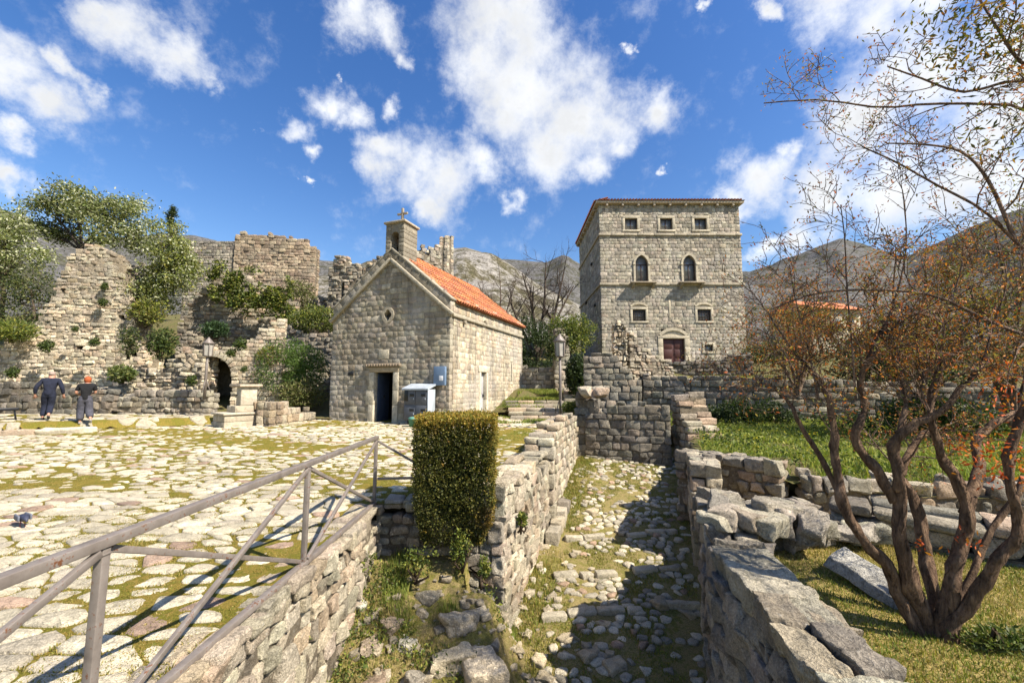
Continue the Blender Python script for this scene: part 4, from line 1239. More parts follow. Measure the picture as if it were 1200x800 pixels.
# roof: two slopes of barrel tiles on a bed
def barrel_roof(name, parent, o, e_along, e_up, width, length, tw=.21, tl=.38, mat='tile', base=(.46, .165, .07), thick=.06):
    """o: lower corner at the eave; e_along along the eave, e_up up the slope"""
    o, e1, e2 = np.array(o, float), np.array(e_along, float), np.array(e_up, float)
    e1 /= np.linalg.norm(e1); e2 /= np.linalg.norm(e2); n = np.cross(e1, e2)
    if n[2] < 0: n = -n
    mb = MB()
    cbox(mb, o + e1 * width / 2 + e2 * length / 2 - n * thick / 2, (width / 2, length / 2, thick / 2), np.array([e1, e2, np.cross(e1, e2)]), np.array(base) * .55, .001, m=1)
    k = int(round(width / tw)); rows = int(round(length / tl)); tw = width / k; tl = length / rows
    th = np.linspace(0, pi, 7)
    for i in range(k):
        for typ in (0, 1):
            if typ == 1 and i == k - 1: continue
            for j in range(rows):
                c = np.array(base) * random.uniform(.72, 1.2) * np.array([1, random.uniform(.88, 1.15), random.uniform(.8, 1.3)])
                c = c * (.72 + .28 * min(1, max(0, .5 + 2.2 * n1(i * .21 + j * .9, 3)))) ; c = c * np.array([.7, .8, .95]) if random.random() < .12 else c
                s = (i + .5 + .5 * typ) * tw + random.gauss(0, .006)
                a0 = j * tl - .05; a1 = (j + 1) * tl + .05
                r0, r1 = tw * .36, tw * .30
                sg = 1 if typ == 0 else -1
                lift0 = .045 if typ == 0 else .03
                lift1 = .02 if typ == 0 else .005
                base_n = (.0 if typ == 0 else tw * .2)
                V = []
                for (aa, rr, lf) in ((a0, r0, lift0 + random.uniform(0, .012)), (a1, r1, lift1)):
                    for rad_ in (rr, rr - .016):
                        for t in th:
                            V.append(o + e1 * (s + cos(t) * rad_) + e2 * aa + n * (base_n + lf + sg * sin(t) * rad_ * .85))
                m_ = 7; fs = []
                for q in range(m_ - 1):
                    fs.append([q, q + 1, 2 * m_ + q + 1, 2 * m_ + q])
                    fs.append([m_ + q + 1, m_ + q, 3 * m_ + q, 3 * m_ + q + 1])
                    fs.append([q + 1, q, m_ + q, m_ + q + 1])
                mb.add(np.array(V), fs, c)
    return mb.build(name, M[mat], parent=parent, sharp=40)
sl_ = np.array([RX - .12, 0, RIDGE - EAVE + .02]); Ls = np.linalg.norm(sl_)
barrel_roof('roof', CH, (.12, .34, EAVE - .02), (0, 1, 0), (RX - .12, 0, RIDGE - EAVE), CL - .22, sqrt((RX - .12)**2 + (RIDGE - EAVE)**2) )
barrel_roof('roof', CH, (-CW - .12, .34, EAVE - .02), (0, 1, 0), (CW + .12 + RX, 0, RIDGE - EAVE), CL - .22, sqrt((CW + .12 + RX)**2 + (RIDGE - EAVE)**2))
mb = MB()
y = .8
while y < CL:
    tube(mb, [(RX, y - .05, RIDGE + .03), (RX, y + .42, RIDGE + .0)], [.13, .11], 10, np.array((.48, .16, .065)) * random.uniform(.8, 1.15))
    y += .38
mb.build('ridge_tiles', M['tile'], parent=CH, sharp=50)
# stone verge of the front gable, standing flush above the moulding
mb = MB()
for sgn, xe in ((1, .06), (-1, -CW - .06)):
    n_ = 8
    for k in range(n_):
        t0, t1 = k / n_, (k + 1) / n_
        pa = np.array([xe + (RX - xe) * t0, .16, EAVE + (RIDGE - EAVE) * t0 + .02]); pb = np.array([xe + (RX - xe) * t1, .16, EAVE + (RIDGE - EAVE) * t1 + .02])
        dd = (pb - pa) / np.linalg.norm(pb - pa)
        bar(mb, pa + dd * .006, pb - dd * .006, .40, .09, np.array((.30, .275, .225)) * random.uniform(.85, 1.15), .02)
mb.build('gable_coping', M['trim'], parent=CH, sharp=40)
mb = MB()
for xe in (0.0, -CW):
    L_ = sqrt((RX - xe)**2 + (RIDGE - EAVE)**2); dd = np.array([(RX - xe) / L_, 0, (RIDGE - EAVE) / L_]); pn_ = np.array([-dd[2], 0, dd[0]]); pn_ = pn_ if pn_[2] > 0 else -pn_
    s_ = .0
    while s_ < L_ - .05:
        l_ = min(random.uniform(.3, .6), L_ - s_)
        c_ = np.array([xe, .15, EAVE]) + dd * (s_ + l_ / 2) - pn_ * .20
        bar(mb, c_ - dd * (l_ / 2 - .004), c_ + dd * (l_ / 2 - .004), .34, .44, np.array((.31, .28, .225)) * random.uniform(.8, 1.15), .012)
        s_ += l_
mb.build('gable_band', M['ashlar'], parent=CH, sharp=30)
# oculus: quatrefoil ring
mb = MB()
inner = []
for k in range(48):
    a = 2 * pi * k / 48 
    r_ = .135 + .045 * abs(cos(2 * a)) 
    inner.append((OCX + r_ * cos(a), OCZ + r_ * 1.25 * sin(a)))
outer = [(OCX + .30 * cos(2 * pi * k / 48), OCZ + .33 * sin(2 * pi * k / 48)) for k in range(48)]
ring_plate(mb, outer, inner, -.03, .3, (.40, .36, .29))
oc = mb.build('oculus', M['trim'], parent=CH, sharp=40)
mb = MB(); 
box(mb, (OCX - .02, .14, OCZ - .25), (OCX + .02, .17, OCZ + .25), r=.004); box(mb, (OCX - .22, .135, OCZ - .02), (OCX + .22, .165, OCZ + .02), r=.004)
mb.build('grille', M['iron'], parent=oc)
# front doorway
mb = MB(); tc_ = (.50, .46, .38)
for x0, x1 in ((DX0 - .26, DX0), (DX1, DX1 + .26)):
    for (z0, z1) in ((-.05, .75), (.75, 1.35), (1.35, 2.06)):
        wx = .12 if (x0 < DX0 - .1 and z0 == .75) else 0
        box(mb, (x0 - wx, -.03, z0 + .003), (x1, .3, z1 - .003), np.array(tc_) * random.uniform(.93, 1.06), .015)
box(mb, (DX0 - .26, -.025, 2.063), (DX1 + .26, .3, 2.28), np.array((.36, .3, .22)), .02)
box(mb, (DX0 - .36, -.12, 2.285), (DX1 + .36, .2, 2.42), np.array((.24, .20, .155)), .05)
for k in range(13):
    x = DX0 - .33 + k * (DX1 - DX0 + .66) / 12
    box(mb, (x - .035, -.15, 2.30), (x + .035, -.1, 2.40), (.26, .21, .165), .03)
box(mb, (DX0 - .5, -.35, -.28), (DX1 + .5, .3, -.03), (.34, .31, .25), .03)
mb.build('door_surround', M['trim'], parent=CH, sharp=40)
mb = MB(); box(mb, (DX0 + .002, .2, -.02), (DX0 + .05, .95, 2.05), r=.01)
dr = mb.build('door', M['blue_door'], parent=CH); dr['label'] = 'blue grey door leaf standing open inwards'
mb = MB(); box(mb, (DX0 + .05, .55, 1.0), (DX0 + .1, .6, 1.12), r=.01); mb.build('handle', M['iron'], parent=dr)
mb = MB(); box(mb, (-3.33, -.02, 2.60), (-2.84, .1, 2.98), (.47, .435, .36), .015); mb.build('stone_tablet', M['trim'], parent=CH)
mb = MB(); box(mb, (-4.86, -.035, 1.95), (-4.58, .02, 2.10), r=.008); mb.build('plaque', M['iron'], parent=CH)
# side doorway and slit
mb = MB()
ys0, ys1 = 2.62, 3.52
for (a, b) in ((ys0 - .02, ys0 + .16), (ys1 - .16, ys1 + .02)):
    for (z0, z1) in ((-.1, .9), (.9, 2.12)):
        box(mb, (-.3, a, z0 + .003), (.03, b, z1 - .003), np.array((.56, .52, .43)) * random.uniform(.95, 1.05), .012)
box(mb, (-.3, ys0 - .1, 2.125), (.035, ys1 + .1, 2.42), (.56, .52, .43), .015)
mb.build('door_surround', M['trim'], parent=CH, sharp=40)
mb = MB(); box(mb, (-.20, ys0 + .16, -.1), (-.15, ys1 - .16, 2.12), r=.005)
for k in range(2): box(mb, (-.152, ys0 + .22, .15 + k * 1.0), (-.14, ys1 - .22, .95 + k * 1.0), r=.004)
sd = mb.build('door', M['door_steel'], parent=CH); sd['label'] = 'pale grey sheet metal side door'
mb = MB(); box(mb, (-.15, ys1 - .26, 1.0), (-.09, ys1 - .22, 1.14), r=.01); mb.build('handle', M['iron'], parent=sd)
mb = MB()
for (a, b) in ((6.34, 6.45), (6.62, 6.73)): box(mb, (-.2, a, 1.7), (.02, b, 2.75), (.5, .46, .38), .012)
box(mb, (-.2, 6.34, 2.753), (.022, 6.73, 2.9), (.5, .46, .38), .012); box(mb, (-.2, 6.34, 1.58), (.03, 6.73, 1.697), (.5, .46, .38), .012)
mb.build('window_surround', M['trim'], parent=CH)
# belfry
BX0, BX1, BD = RX - .30, RX + .62, .95
bf = MB()
def bstack(x0, x1, y0, y1, z0, z1, c=(.27, .245, .20)):
    z = z0
    while z < z1 - .02:
        h = min(random.uniform(.16, .26), z1 - z); x = x0
        while x < x1 - .02:
            l = min(random.uniform(.2, .4), x1 - x)
            if x1 - x - l < .1: l = x1 - x
            box(bf, (x + .003, y0, z + .003), (x + l - .003, y1, z + h - .003), np.array(c) * random.uniform(.75, 1.25), .015)
            x += l
        z += h
bstack(BX0, BX1, -.02, BD, 6.5, 7.05)
bstack(BX0, BX0 + .27, -.02, BD, 7.05, 8.0); bstack(BX1 - .27, BX1, -.02, BD, 7.05, 8.0)
inner = [(BX0 + .27, 7.95)] ; cxb = (BX0 + BX1) / 2; rb = (BX1 - BX0) / 2 - .27
arc = [(cxb + rb * cos(pi - pi * k / 10), 7.75 + rb * sin(pi * k / 10)) for k in range(11)]
prism(bf, [(BX0 + .27, 7.75)] + arc[1:-1] + [(BX1 - .27, 7.75), (BX1 - .27, 8.3), (BX0 + .27, 8.3)], .0, BD - .02, (.25, .225, .185))
bstack(BX0, BX0 + .268, -.02, BD, 8.0, 8.3); bstack(BX1 - .268, BX1, -.02, BD, 8.0, 8.3)
bo = bf.build('belfry', M['trim'], parent=CH, sharp=40)
mb = MB(); 
box(mb, (BX0 - .08, -.1, 8.303), (BX1 + .08, BD + .08, 8.40), (.40, .36, .30), .03)
V = np.array([(BX0 - .04, -.06, 8.40), (BX1 + .04, -.06, 8.40), (BX1 + .04, BD + .04, 8.40), (BX0 - .04, BD + .04, 8.40), (cxb, BD / 2, 8.60)])
mb.add(V, [[0, 1, 4], [1, 2, 4], [2, 3, 4], [3, 0, 4]], (.42, .38, .32))
mb.build('cap', M['trim'], parent=bo, sharp=30)
mb = MB(); cy = BD / 2
box(mb, (cxb - .05, cy - .045, 8.5), (cxb + .05, cy + .045, 9.16), (.33, .29, .24), .015)
box(mb, (cxb - .26, cy - .04, 8.86), (cxb - .052, cy + .04, 8.95), (.33, .29, .24), .015); box(mb, (cxb + .052, cy - .04, 8.86), (cxb + .26, cy + .04, 8.95), (.33, .29, .24), .015)
mb.build('cross', M['trim'], parent=bo, sharp=40)
mb = MB()
lathe(mb, [(.02, 7.78), (.06, 7.77), (.09, 7.70), (.105, 7.55), (.13, 7.44), (.17, 7.36), (.165, 7.35), (.12, 7.42)], 18, (cxb, .42, 0))
tube(mb, [(cxb, .42, 7.5), (cxb, .42, 7.33)], [.012, .03], 8)
bar(mb, (BX0 + .25, .42, 7.82), (BX1 - .25, .42, 7.82), .05, .06)
mb.build('bell', M['bronze'], parent=bo, sharp=40)

# ------------------------------------------------------------------ TOWER HOUSE
tb = at(706, 427, 32.0)
TH = thing('tower_house', 'tall square stone tower house with dark red door and gothic windows', 'tower house', (tb[0], 32.0, tb[2]))
TW, TD, TZ = 11.15, 9.8, 12.75
def txp(px): return (px - 706) / 170 * TW
wins = dict(top=[(737, 752), (779.5, 794.5), (821, 836)], goth=[(748, 763), (805, 820)], gr=[(743, 758.5), (819.5, 835.5)])
ops = []
for a, b in wins['top']: ops.append((txp(a) - .12, txp(b) + .12, 10.5, 11.8))
for a, b in wins['goth']: ops.append((txp(a) - .10, txp(b) + .10, 6.3, 8.75))
for a, b in wins['gr']: ops.append((txp(a) - .1, txp(b) + .1, 3.2, 4.75))
DXa, DXb = txp(777.5), txp(803)
ops += [(DXa - .1, DXb + .1, -.3, 2.75), (txp(826) - .1, txp(836) + .1, .9, 1.62)]
tk = dict(thick=.7, jit=.12, gap=.014, r=.018, m=3, rough=.012, namp=.008, sides='front', depth=.3, ragged=0, inset=.016)
part_wall('front_wall', TH, [dict(p0=v2(0, 0), p1=v2(TW, 0), zb=-1.2, zt=TZ, kw=dict(openings=ops, ch=(.2, .33), sl=(.22, .55), pal='tower'))], 'tower', **tk)
part_wall('side_wall', TH, [dict(p0=v2(0, TD), p1=v2(0, .31), zb=-1.2, zt=TZ, kw=dict(ch=(.22, .34), sl=(.3, .6), pal='tower'))], 'tower', **tk)
part_wall('side_wall', TH, [dict(p0=v2(TW, .31), p1=v2(TW, TD), zb=-1.2, zt=TZ, kw=dict(ch=(.3, .42), sl=(.4, .8), pal='tower'))], 'tower', **tk)
part_wall('back_wall', TH, [dict(p0=v2(TW, TD), p1=v2(0, TD), zb=-1.2, zt=TZ, kw=dict(ch=(.3, .42), sl=(.4, .8), pal='tower'))], 'tower', **tk)
mb = MB(); box(mb, (.8, .9, -1), (TW - .8, TD - .8, TZ - .2), r=.01); mb.build('interior', M['interior'], parent=TH)
mb = MB(); c = (.43, .385, .31)
for z in (10.26, 6.27):
    x = -.1
    while x < TW + .1 - .01:
        l = min(random.uniform(.9, 1.6), TW + .1 - x)
        box(mb, (x + .003, -.12, z - .11), (x + l - .003, .1, z + .09), np.array(c) * random.uniform(.92, 1.08), .05); x += l
    box(mb, (-.12, -.1, z - .11), (.06, TD + .1, z + .088), c, .05) if False else None
    box(mb, (-.12, .102, z - .11), (.06, TD + .1, z + .09), c, .05); box(mb, (TW - .06, .102, z - .11), (TW + .12, TD + .1, z + .09), c, .05)
mb.build('string_course', M['trim'], parent=TH, sharp=40)
def twindow(x0, x1, z0, z1, surround=.2, arch=None, mull=True, bars=0, frame='frame_wood', inset=.16, parent=TH, sill=True):
    """square or pointed window: surround > frame, pane"""
    mb = MB(); c = np.array((.50, .455, .37))
    if arch:
        zs = z1 - arch
        inner = [(x0, z0)]; w = x1 - x0; cx = (x0 + x1) / 2
        R_ = (w * w / 4 + arch * arch) / w
        for k in range(11):
            t = k / 10; z = zs + arch * t
            x = x0 + R_ - sqrt(max(R_ * R_ - (arch * t)**2, 0)); inner.append((min(x, cx), z))
        right = [(2 * cx - x, z) for x, z in inner[::-1]][1:]
        inner = inner + right
        s_ = surround
        outer = [(x0 - s_ if x <= cx else x1 + s_, z) if z <= zs else (cx + (x - cx) * (1 + 2 * s_ / w), zs + (z - zs) * (1 + s_ / arch * 1.1)) for x, z in inner]
        outer[0] = (x0 - s_, z0); outer[-1] = (x1 + s_, z0)
        rect = loop_to_rect(inner, x0 - s_ - .16, x1 + s_ + .16, z0 - .01, z1 + .3)
        ring_plate(mb, outer, inner, -.07, .28, c)
        # masonry filling between the pointed ring and the rectangular hole
        ring_plate(mb, [(min(max(x, x0 - s_ - .05), x1 + s_ + .05), min(z, z1 + .12)) for x, z in rect], [(x * .999 + cx * .001, z) for x, z in inner], .012, .3, (.38, .34, .27))
        for x in (x0 - s_ - .05, x1 + .02):
            box(mb, (x, -.11, zs - .09), (x + s_ + .03, .02, zs + .05), c, .02)
    else:
        s_ = surround
        box(mb, (x0 - s_, -.04, z0), (x0, .28, z1), c * 1.02, .012); box(mb, (x1, -.04, z0), (x1 + s_, .28, z1), c * .97, .012)
        box(mb, (x0 - s_, -.043, z1 + .002), (x1 + s_, .28, z1 + s_), c, .012)
        box(mb, (x0 - s_ - .02, -.06, z0 - s_ * .75), (x1 + s_ + .02, .28, z0 - .002), c * 1.05, .012)
    wo = mb.build('window', M['trim'], parent=parent, sharp=40)
    fm = MB(); y0, y1 = inset, inset + .07; t = .075
    box(fm, (x0, y0, z0), (x0 + t, y1, z1), r=.006); box(fm, (x1 - t, y0, z0), (x1, y1, z1), r=.006)
    box(fm, (x0 + t, y0 + .002, z0), (x1 - t, y1, z0 + t), r=.006)
    if arch: box(fm, (x0 + t, y0 + .002, zs - .06), (x1 - t, y1, zs + .04), r=.006)
    else: box(fm, (x0 + t, y0 + .002, z1 - t), (x1 - t, y1, z1), r=.006)
    if mull: box(fm, ((x0 + x1) / 2 - .055, y0 - .004, z0 + t), ((x0 + x1) / 2 + .055, y1, (zs - .06) if arch else z1 - t), r=.006)
    for k in range(1, bars + 1):
        x = x0 + (x1 - x0) * k / (bars + 1); z = z0 + (z1 - z0) * k / (bars + 1)
        box(fm, (x - .018, y0 - .1, z0), (x + .018, y0 - .07, z1), r=.004); box(fm, (x0, y0 - .07, z - .018), (x1, y0 - .04, z + .018), r=.004)
    fm.build('frame', M['frame_wood'], parent=wo)
    pn = MB(); box(pn, (x0, y1 - .03, z0), (x1, y1 - .02, z1 + (.05 if arch else 0)), r=.001, m=1); pn.build('pane', M['glass'], parent=wo)
    return wo
for a, b in wins['top']: twindow(txp(a), txp(b), 10.66, 11.6, .2)
for a, b in wins['goth']: twindow(txp(a), txp(b), 6.42, 8.6, .16, arch=.72)
for a, b in wins['gr']: twindow(txp(a), txp(b), 3.35, 4.27, .18, bars=4, mull=False)
twindow(txp(826), txp(836), 1.0, 1.52, .18, mull=False)
# relieving arches over the barred windows and the door
c = np.array((.50, .45, .36))
def segarch(x0, x1, zb, rise, th=.2, n=9, infill=True):
    w = (x1 - x0) / 2; cx = (x0 + x1) / 2; R_ = (w * w + rise * rise) / (2 * rise); zc_ = zb + rise - R_; a0 = math.asin(min(1, w / R_))
    for k in range(n):
        a1, a2 = -a0 + 2 * a0 * k / n, -a0 + 2 * a0 * (k + 1) / n
        q = [(cx + r_ * sin(a), zc_ + r_ * cos(a)) for r_, a in ((R_, a1), (R_, a2), (R_ + th, a2), (R_ + th, a1))]
        prism(mb, q, -.04, .2, c * random.uniform(.93, 1.07))
    pts = [(cx + R_ * sin(-a0 + 2 * a0 * k / 12), zc_ + R_ * cos(-a0 + 2 * a0 * k / 12)) for k in range(13)]
    if infill: prism(mb, [(x1, zb - .08), (x0, zb - .08)] + pts, .06, .25, c * .98)
for a, b in wins['gr']:
    mb = MB(); segarch(txp(a) - .1, txp(b) + .1, 4.48, .2, .16); mb.build('stone_arch', M['trim'], parent=TH, sharp=40)
mb = MB(); segarch(DXa - .12, DXb + .12, 2.2, .42, .22, 13)
for x0, x1 in ((DXa - .38, DXa), (DXb, DXb + .38)):
    for z0, z1 in ((-.3, .7), (.7, 1.35), (1.35, 2.0)):
        box(mb, (x0, -.05, z0 + .003), (x1, .3, z1 - .003), c * random.uniform(.94, 1.08), .015)
box(mb, (DXa - .38, -.055, 2.003), (DXb + .38, .3, 2.2), c, .015)
mb.build('door_surround', M['trim'], parent=TH, sharp=40)
mb = MB()
box(mb, (txp(786) - .02, -.03, 3.6), (txp(788) + .02, .1, 5.0), c, .02); box(mb, (txp(789), -.03, 3.25), (txp(798), .1, 3.45), c * .95, .02)
mb.build('carved_strip', M['trim'], parent=TH, sharp=40)
# door
mb = MB()
cx = (DXa + DXb) / 2
for x0, x1 in ((DXa, cx - .006), (cx + .006, DXb)):
    box(mb, (x0, .16, -.3), (x1, .21, 2.0), r=.006)
    w = x1 - x0
    for z0, z1 in ((-.15, .45), (.55, 1.15), (1.25, 1.88)):
        box(mb, (x0 + .1, .135, z0), (x1 - .1, .165, z1), r=.02)
do = mb.build('door', M['dark_wood'], parent=TH, sharp=40)
mb = MB(); tube(mb, [(cx + .1, .13, .85), (cx + .1, .09, .85)], .03, 10); mb.build('handle', M['iron'], parent=do)
# balcony slabs on brackets below the gothic windows
for a, b in wins['goth']:
    mb = MB(); x0, x1 = txp(a) - .5, txp(b) + .5
    box(mb, (x0, -.58, 6.25), (x1, -.122, 6.36), (.36, .31, .25), .03)
    for x in (x0 + .2, x1 - .2):
        prism(mb, [(0, 6.245), (-.38, 6.245), (-.34, 6.13), (-.2, 6.06), (-.1, 5.93), (0, 5.9)], x - .09, x + .09, (.34, .3, .24), axes=np.array([[0, 1, 0], [1, 0, 0], [0, 0, 1.]]), o=(0, -.12, 0))
    mb.build('balcony_slab', M['trim'], parent=TH, sharp=40)
# eaves: stone cornice, brackets, hipped roof
mb = MB(); c = (.45, .39, .31)
box(mb, (-.28, -.3, TZ + .002), (TW + .28, TD + .28, TZ + .2), c, .02)
k = 0; x = .6
while x < TW:
    box(mb, (x - .08, -.26, TZ - .2), (x + .08, .05, TZ), np.array(c) * .95, .02); x += 1.25
y = .9
while y < TD:
    box(mb, (-.24, y - .08, TZ - .2), (.05, y + .08, TZ), np.array(c) * .95, .02); y += 1.25
mb.build('cornice', M['trim'], parent=TH, sharp=40)
hz = TZ + .22; OV = .36; pk = 1.7
cxh, cyh = TW / 2, TD / 2
mb = MB()
V = np.array([(-OV, -OV, hz), (TW + OV, -OV, hz), (TW + OV, TD + OV, hz), (-OV, TD + OV, hz), (cxh, cyh, hz + pk)])
mb.add(V, [[0, 1, 4], [1, 2, 4], [2, 3, 4], [3, 0, 4], [3, 2, 1, 0]], (.26, .09, .045))
def eave_row(p, q, n_in):
    p, q = np.array(p), np.array(q); L = np.linalg.norm(q - p); d = (q - p) / L; n = np.array(n_in); k = int(L / .24)
    for i in range(1, k - 1):
        s = (i + .5) * L / k
        a = p + d * s - n * .04; b = p + d * s + n * 1.1 + np.array([0, 0, 1.1 * pk / (cyh + OV)])
        tube(mb, [a + np.array([0, 0, .03]), b], [.07, .06], 8, np.array((.25, .09, .05)) * random.uniform(.7, 1.25))
eave_row((-OV, -OV, hz), (TW + OV, -OV, hz), (0, 1, 0)); eave_row((-OV, TD + OV, hz), (-OV, -OV, hz), (1, 0, 0))
mb.build('roof', M['tile'], parent=TH, sharp=50)
for (y, z) in [(3.0, 8.7), (6.0, 5.9), (2.0, 4.9)]:
    mb = MB(); box(mb, (-.16, y, z), (.02, y + .35, z + .2), (.2, .2, .2), .02); mb.build('floodlight', M['iron'], parent=TH)

# ------------------------------------------------------------------ FOUNTAIN
fo = at(262, 504, 14.9)
FT = thing('fountain', 'stepped pale stone wellhead monument with flat slab on top', 'fountain', (fo[0], fo[1], zplaza(fo[0], fo[1]) - .05), -HA - .25)
def fblock(name, lo, hi, cols, mat='trim', ch=.26, sl=(.3, .55)):
    mb = MB(); z = lo[2]
    while z < hi[2] - .03:
        h = min(ch, hi[2] - z); 
        if hi[2] - z - h < .08: h = hi[2] - z
        for (p0, p1) in (((lo[0], lo[1]), (hi[0], lo[1])), ((hi[0], lo[1]), (hi[0], hi[1])), ((hi[0], hi[1]), (lo[0], hi[1])), ((lo[0], hi[1]), (lo[0], lo[1]))):
            pass
        x = lo[0]
        while x < hi[0] - .02:
            l = min(random.uniform(*sl), hi[0] - x)
            if hi[0] - x - l < .12: l = hi[0] - x
            box(mb, (x + .003, lo[1], z + .003), (x + l - .003, hi[1], z + h - .003), np.array(cols) * random.uniform(.9, 1.08), .02); x += l
        z += h
    return mb.build(name, M[mat], parent=FT, sharp=40)
fblock('base', (-1.0, 0, 0), (.0, 1.15, .5), (.46, .41, .33))
mb = MB(); box(mb, (-1.07, -.06, .503), (.06, 1.2, .58), (.50, .45, .37), .025); mb.build('step_slab', M['trim'], parent=FT, sharp=40)
fblock('step', (-.80, .35, .583), (-.08, 1.12, .82), (.47, .42, .34))
mb = MB(); box(mb, (-.5, .52, .823), (-.1, 1.08, 1.5), (.46, .42, .35), .03); mb.build('pedestal', M['trim'], parent=FT, sharp=40)
mb = MB(); box(mb, (-.92, .42, 1.503), (.02, 1.2, 1.60), (.44, .37, .30), .03); mb.build('top_slab', M['trim'], parent=FT, sharp=40)
mb = MB(); tube(mb, [(-.36, .5, 1.2), (-.36, .36, 1.22), (-.36, .30, 1.16)], .02, 8); mb.build('spout', M['iron'], parent=FT)

# ------------------------------------------------------------------ LANTERN POSTS
def lantern(label, px, pyb, pyt, Y, s=1.0):
    b, t = at(px, pyb, Y), at(px, pyt, Y); H = t[2] - b[2]
    L = thing('lantern_post', label, 'lantern', tuple(b), .3, 'lantern posts')
    mb = MB(); tube(mb, [(0, 0, -.3), (0, 0, H * .4), (0, 0, H - .85 * s)], [.055, .05, .045], 10)
    for k in range(3):
        a = k * 2 * pi / 3 + .4
        tube(mb, [(.2 * cos(a), .2 * sin(a), -.02), (.12 * cos(a), .12 * sin(a), .16), (.03 * cos(a), .03 * sin(a), .5)], .016, 6)
    mb.build('post', M['bronze'] if False else M['steel'], parent=L)
    z0 = H - .85 * s
    mb = MB()
    lathe(mb, [(.05 * s, z0), (.15 * s, z0 + .03), (.17 * s, z0 + .07)], 6); 
    for k in range(6):
        a = k * pi / 3
        bar(mb, (.165 * s * cos(a), .165 * s * sin(a), z0 + .07), (.185 * s * cos(a), .185 * s * sin(a), z0 + .56 * s), .03, .03)
    lathe(mb, [(.22 * s, z0 + .56 * s), (.225 * s, z0 + .6 * s), (.05 * s, z0 + .8 * s), (.03 * s, z0 + .85 * s)], 6)
    mb.build('lantern_frame', M['steel'], parent=L)
    mb = MB(); lathe(mb, [(.15 * s, z0 + .072), (.17 * s, z0 + .555 * s)], 6); mb.build('lantern_glass', M['lampglass'], parent=L, smooth=False)
    return L
M['lampglass'] = plain_mat('dusty_lantern_glass', (.33, .31, .27), .25, 0, .2, 6)
lantern('slim lantern post in front of the round stone arch', 240, 459, 395, 16.6, .95)
lantern('lantern post beside the path steps, right of the chapel', 657, 484, 391, 14.6, 1.0)

# ------------------------------------------------------------------ METER CABINET and small boxes by the chapel
MC = thing('meter_cabinet', 'dark grey metal meter cabinet with four doors under pale sloped hood', 'cabinet', tuple(np.array([-2.38, 16, .24]) + np.append(R2 * -1.62 - A2 * .62, 0)), -HA)
mb = MB(); w, d, h = 1.06, .5, 1.38
box(mb, (.0, .03, .22), (w - .02, d, h), r=.01); mb.build('body', M['cabinet'], parent=MC)
mb = MB(); box(mb, (w - .018, .0, .2), (w + .02, d, h), r=.008); mb.build('side_panel', M['cabinet_light'], parent=MC)
mb = MB(); V = [(-.04, -.08, h - .02), (w + .05, -.08, h - .02), (w + .05, d + .04, h + .16), (-.04, d + .04, h + .16), (-.04, -.08, h + .04), (w + .05, -.08, h + .04), (w + .05, d + .04, h + .22), (-.04, d + .04, h + .22)]
mb.add(np.array(V), [[3, 2, 1, 0], [4, 5, 6, 7], [0, 1, 5, 4], [1, 2, 6, 5], [2, 3, 7, 6], [3, 0, 4, 7]]); mb.build('hood', M['cabinet_light'], parent=MC, smooth=False)
mb = MB(); box(mb, (.05, .06, -.1), (.15, .4, .22), r=.01); mb.build('leg', M['cabinet'], parent=MC); mb = MB(); box(mb, (w - .2, .06, -.1), (w - .1, .4, .22), r=.01); mb.build('leg', M['cabinet'], parent=MC)
for i in range(2):
    for j in range(2):
        x0, x1 = .03 + i * .5, .03 + i * .5 + .48; z0, z1 = .26 + j * .56, .26 + j * .56 + .53
        mb = MB(); box(mb, (x0, .0, z0), (x1, .03, z1), r=.006); dd = mb.build('door', M['cabinet'], parent=MC)
        mb = MB(); 
        if i == 0 and j == 1: box(mb, (x0 + .0, -.008, z0 + .12), (x0 + .17, .002, z1 - .02), r=.003)
        box(mb, (x0 + .24, -.006, z0 + .30), (x0 + .44, .002, z0 + .40), r=.003); mb.build('window', M['black'], parent=dd)
        mb = MB(); box(mb, (x1 - .07, -.02, z0 + .18), (x1 - .04, .0, z0 + .24), r=.004); mb.build('latch', M['cabinet_light'], parent=dd)
WB = MB(); q = np.array([-2.38, 16, .24])
def chl(x, y, z): return q + np.append(R2 * x + A2 * y, z)
WBx = thing('wall_box', 'blue-grey metal box on the chapel wall above the meter cabinet', 'wall box', tuple(chl(-.62, -.02, 1.53)), -HA)
mb = MB(); box(mb, (0, -.13, 0), (.5, 0, .72), r=.012); mb.build('case', M['bluebox'] if 'bluebox' in M else M['cabinet_light'], parent=WBx)
mb = MB(); box(mb, (.25, -.137, .18), (.42, -.128, .36), r=.002); mb.build('label_plate', M['trimwhite'] if 'trimwhite' in M else M['cabinet_light'], parent=WBx)
UB = thing('utility_box', 'white utility box by the far corner of the chapel side', 'utility box', tuple(chl(.03, CL + .15, .35)), -HA)
mb = MB(); box(mb, (-.1, 0, 0), (.38, .5, .95), r=.015); mb.build('case', M['white'] if 'white' in M else M['cabinet_light'], parent=UB)
mb = MB(); box(mb, (-.13, -.03, .953), (.41, .53, 1.0), r=.012); mb.build('lid', M['cabinet_light'], parent=UB)
BN = thing('bin', 'small green bin at the foot of the meter cabinet', 'bin', tuple(chl(-.98, -.95, .0)), -HA)
mb = MB(); lathe(mb, [(.10, 0), (.14, .3), (.15, .3), (.15, .33), (.13, .33)], 14, (0, 0, 0)); mb.build('body', M['greenplastic'], parent=BN)
mb = MB(); lathe(mb, [(.152, .335), (.15, .36), (.05, .39), (.0, .39)], 14); mb.build('lid', M['greenplastic'], parent=BN)

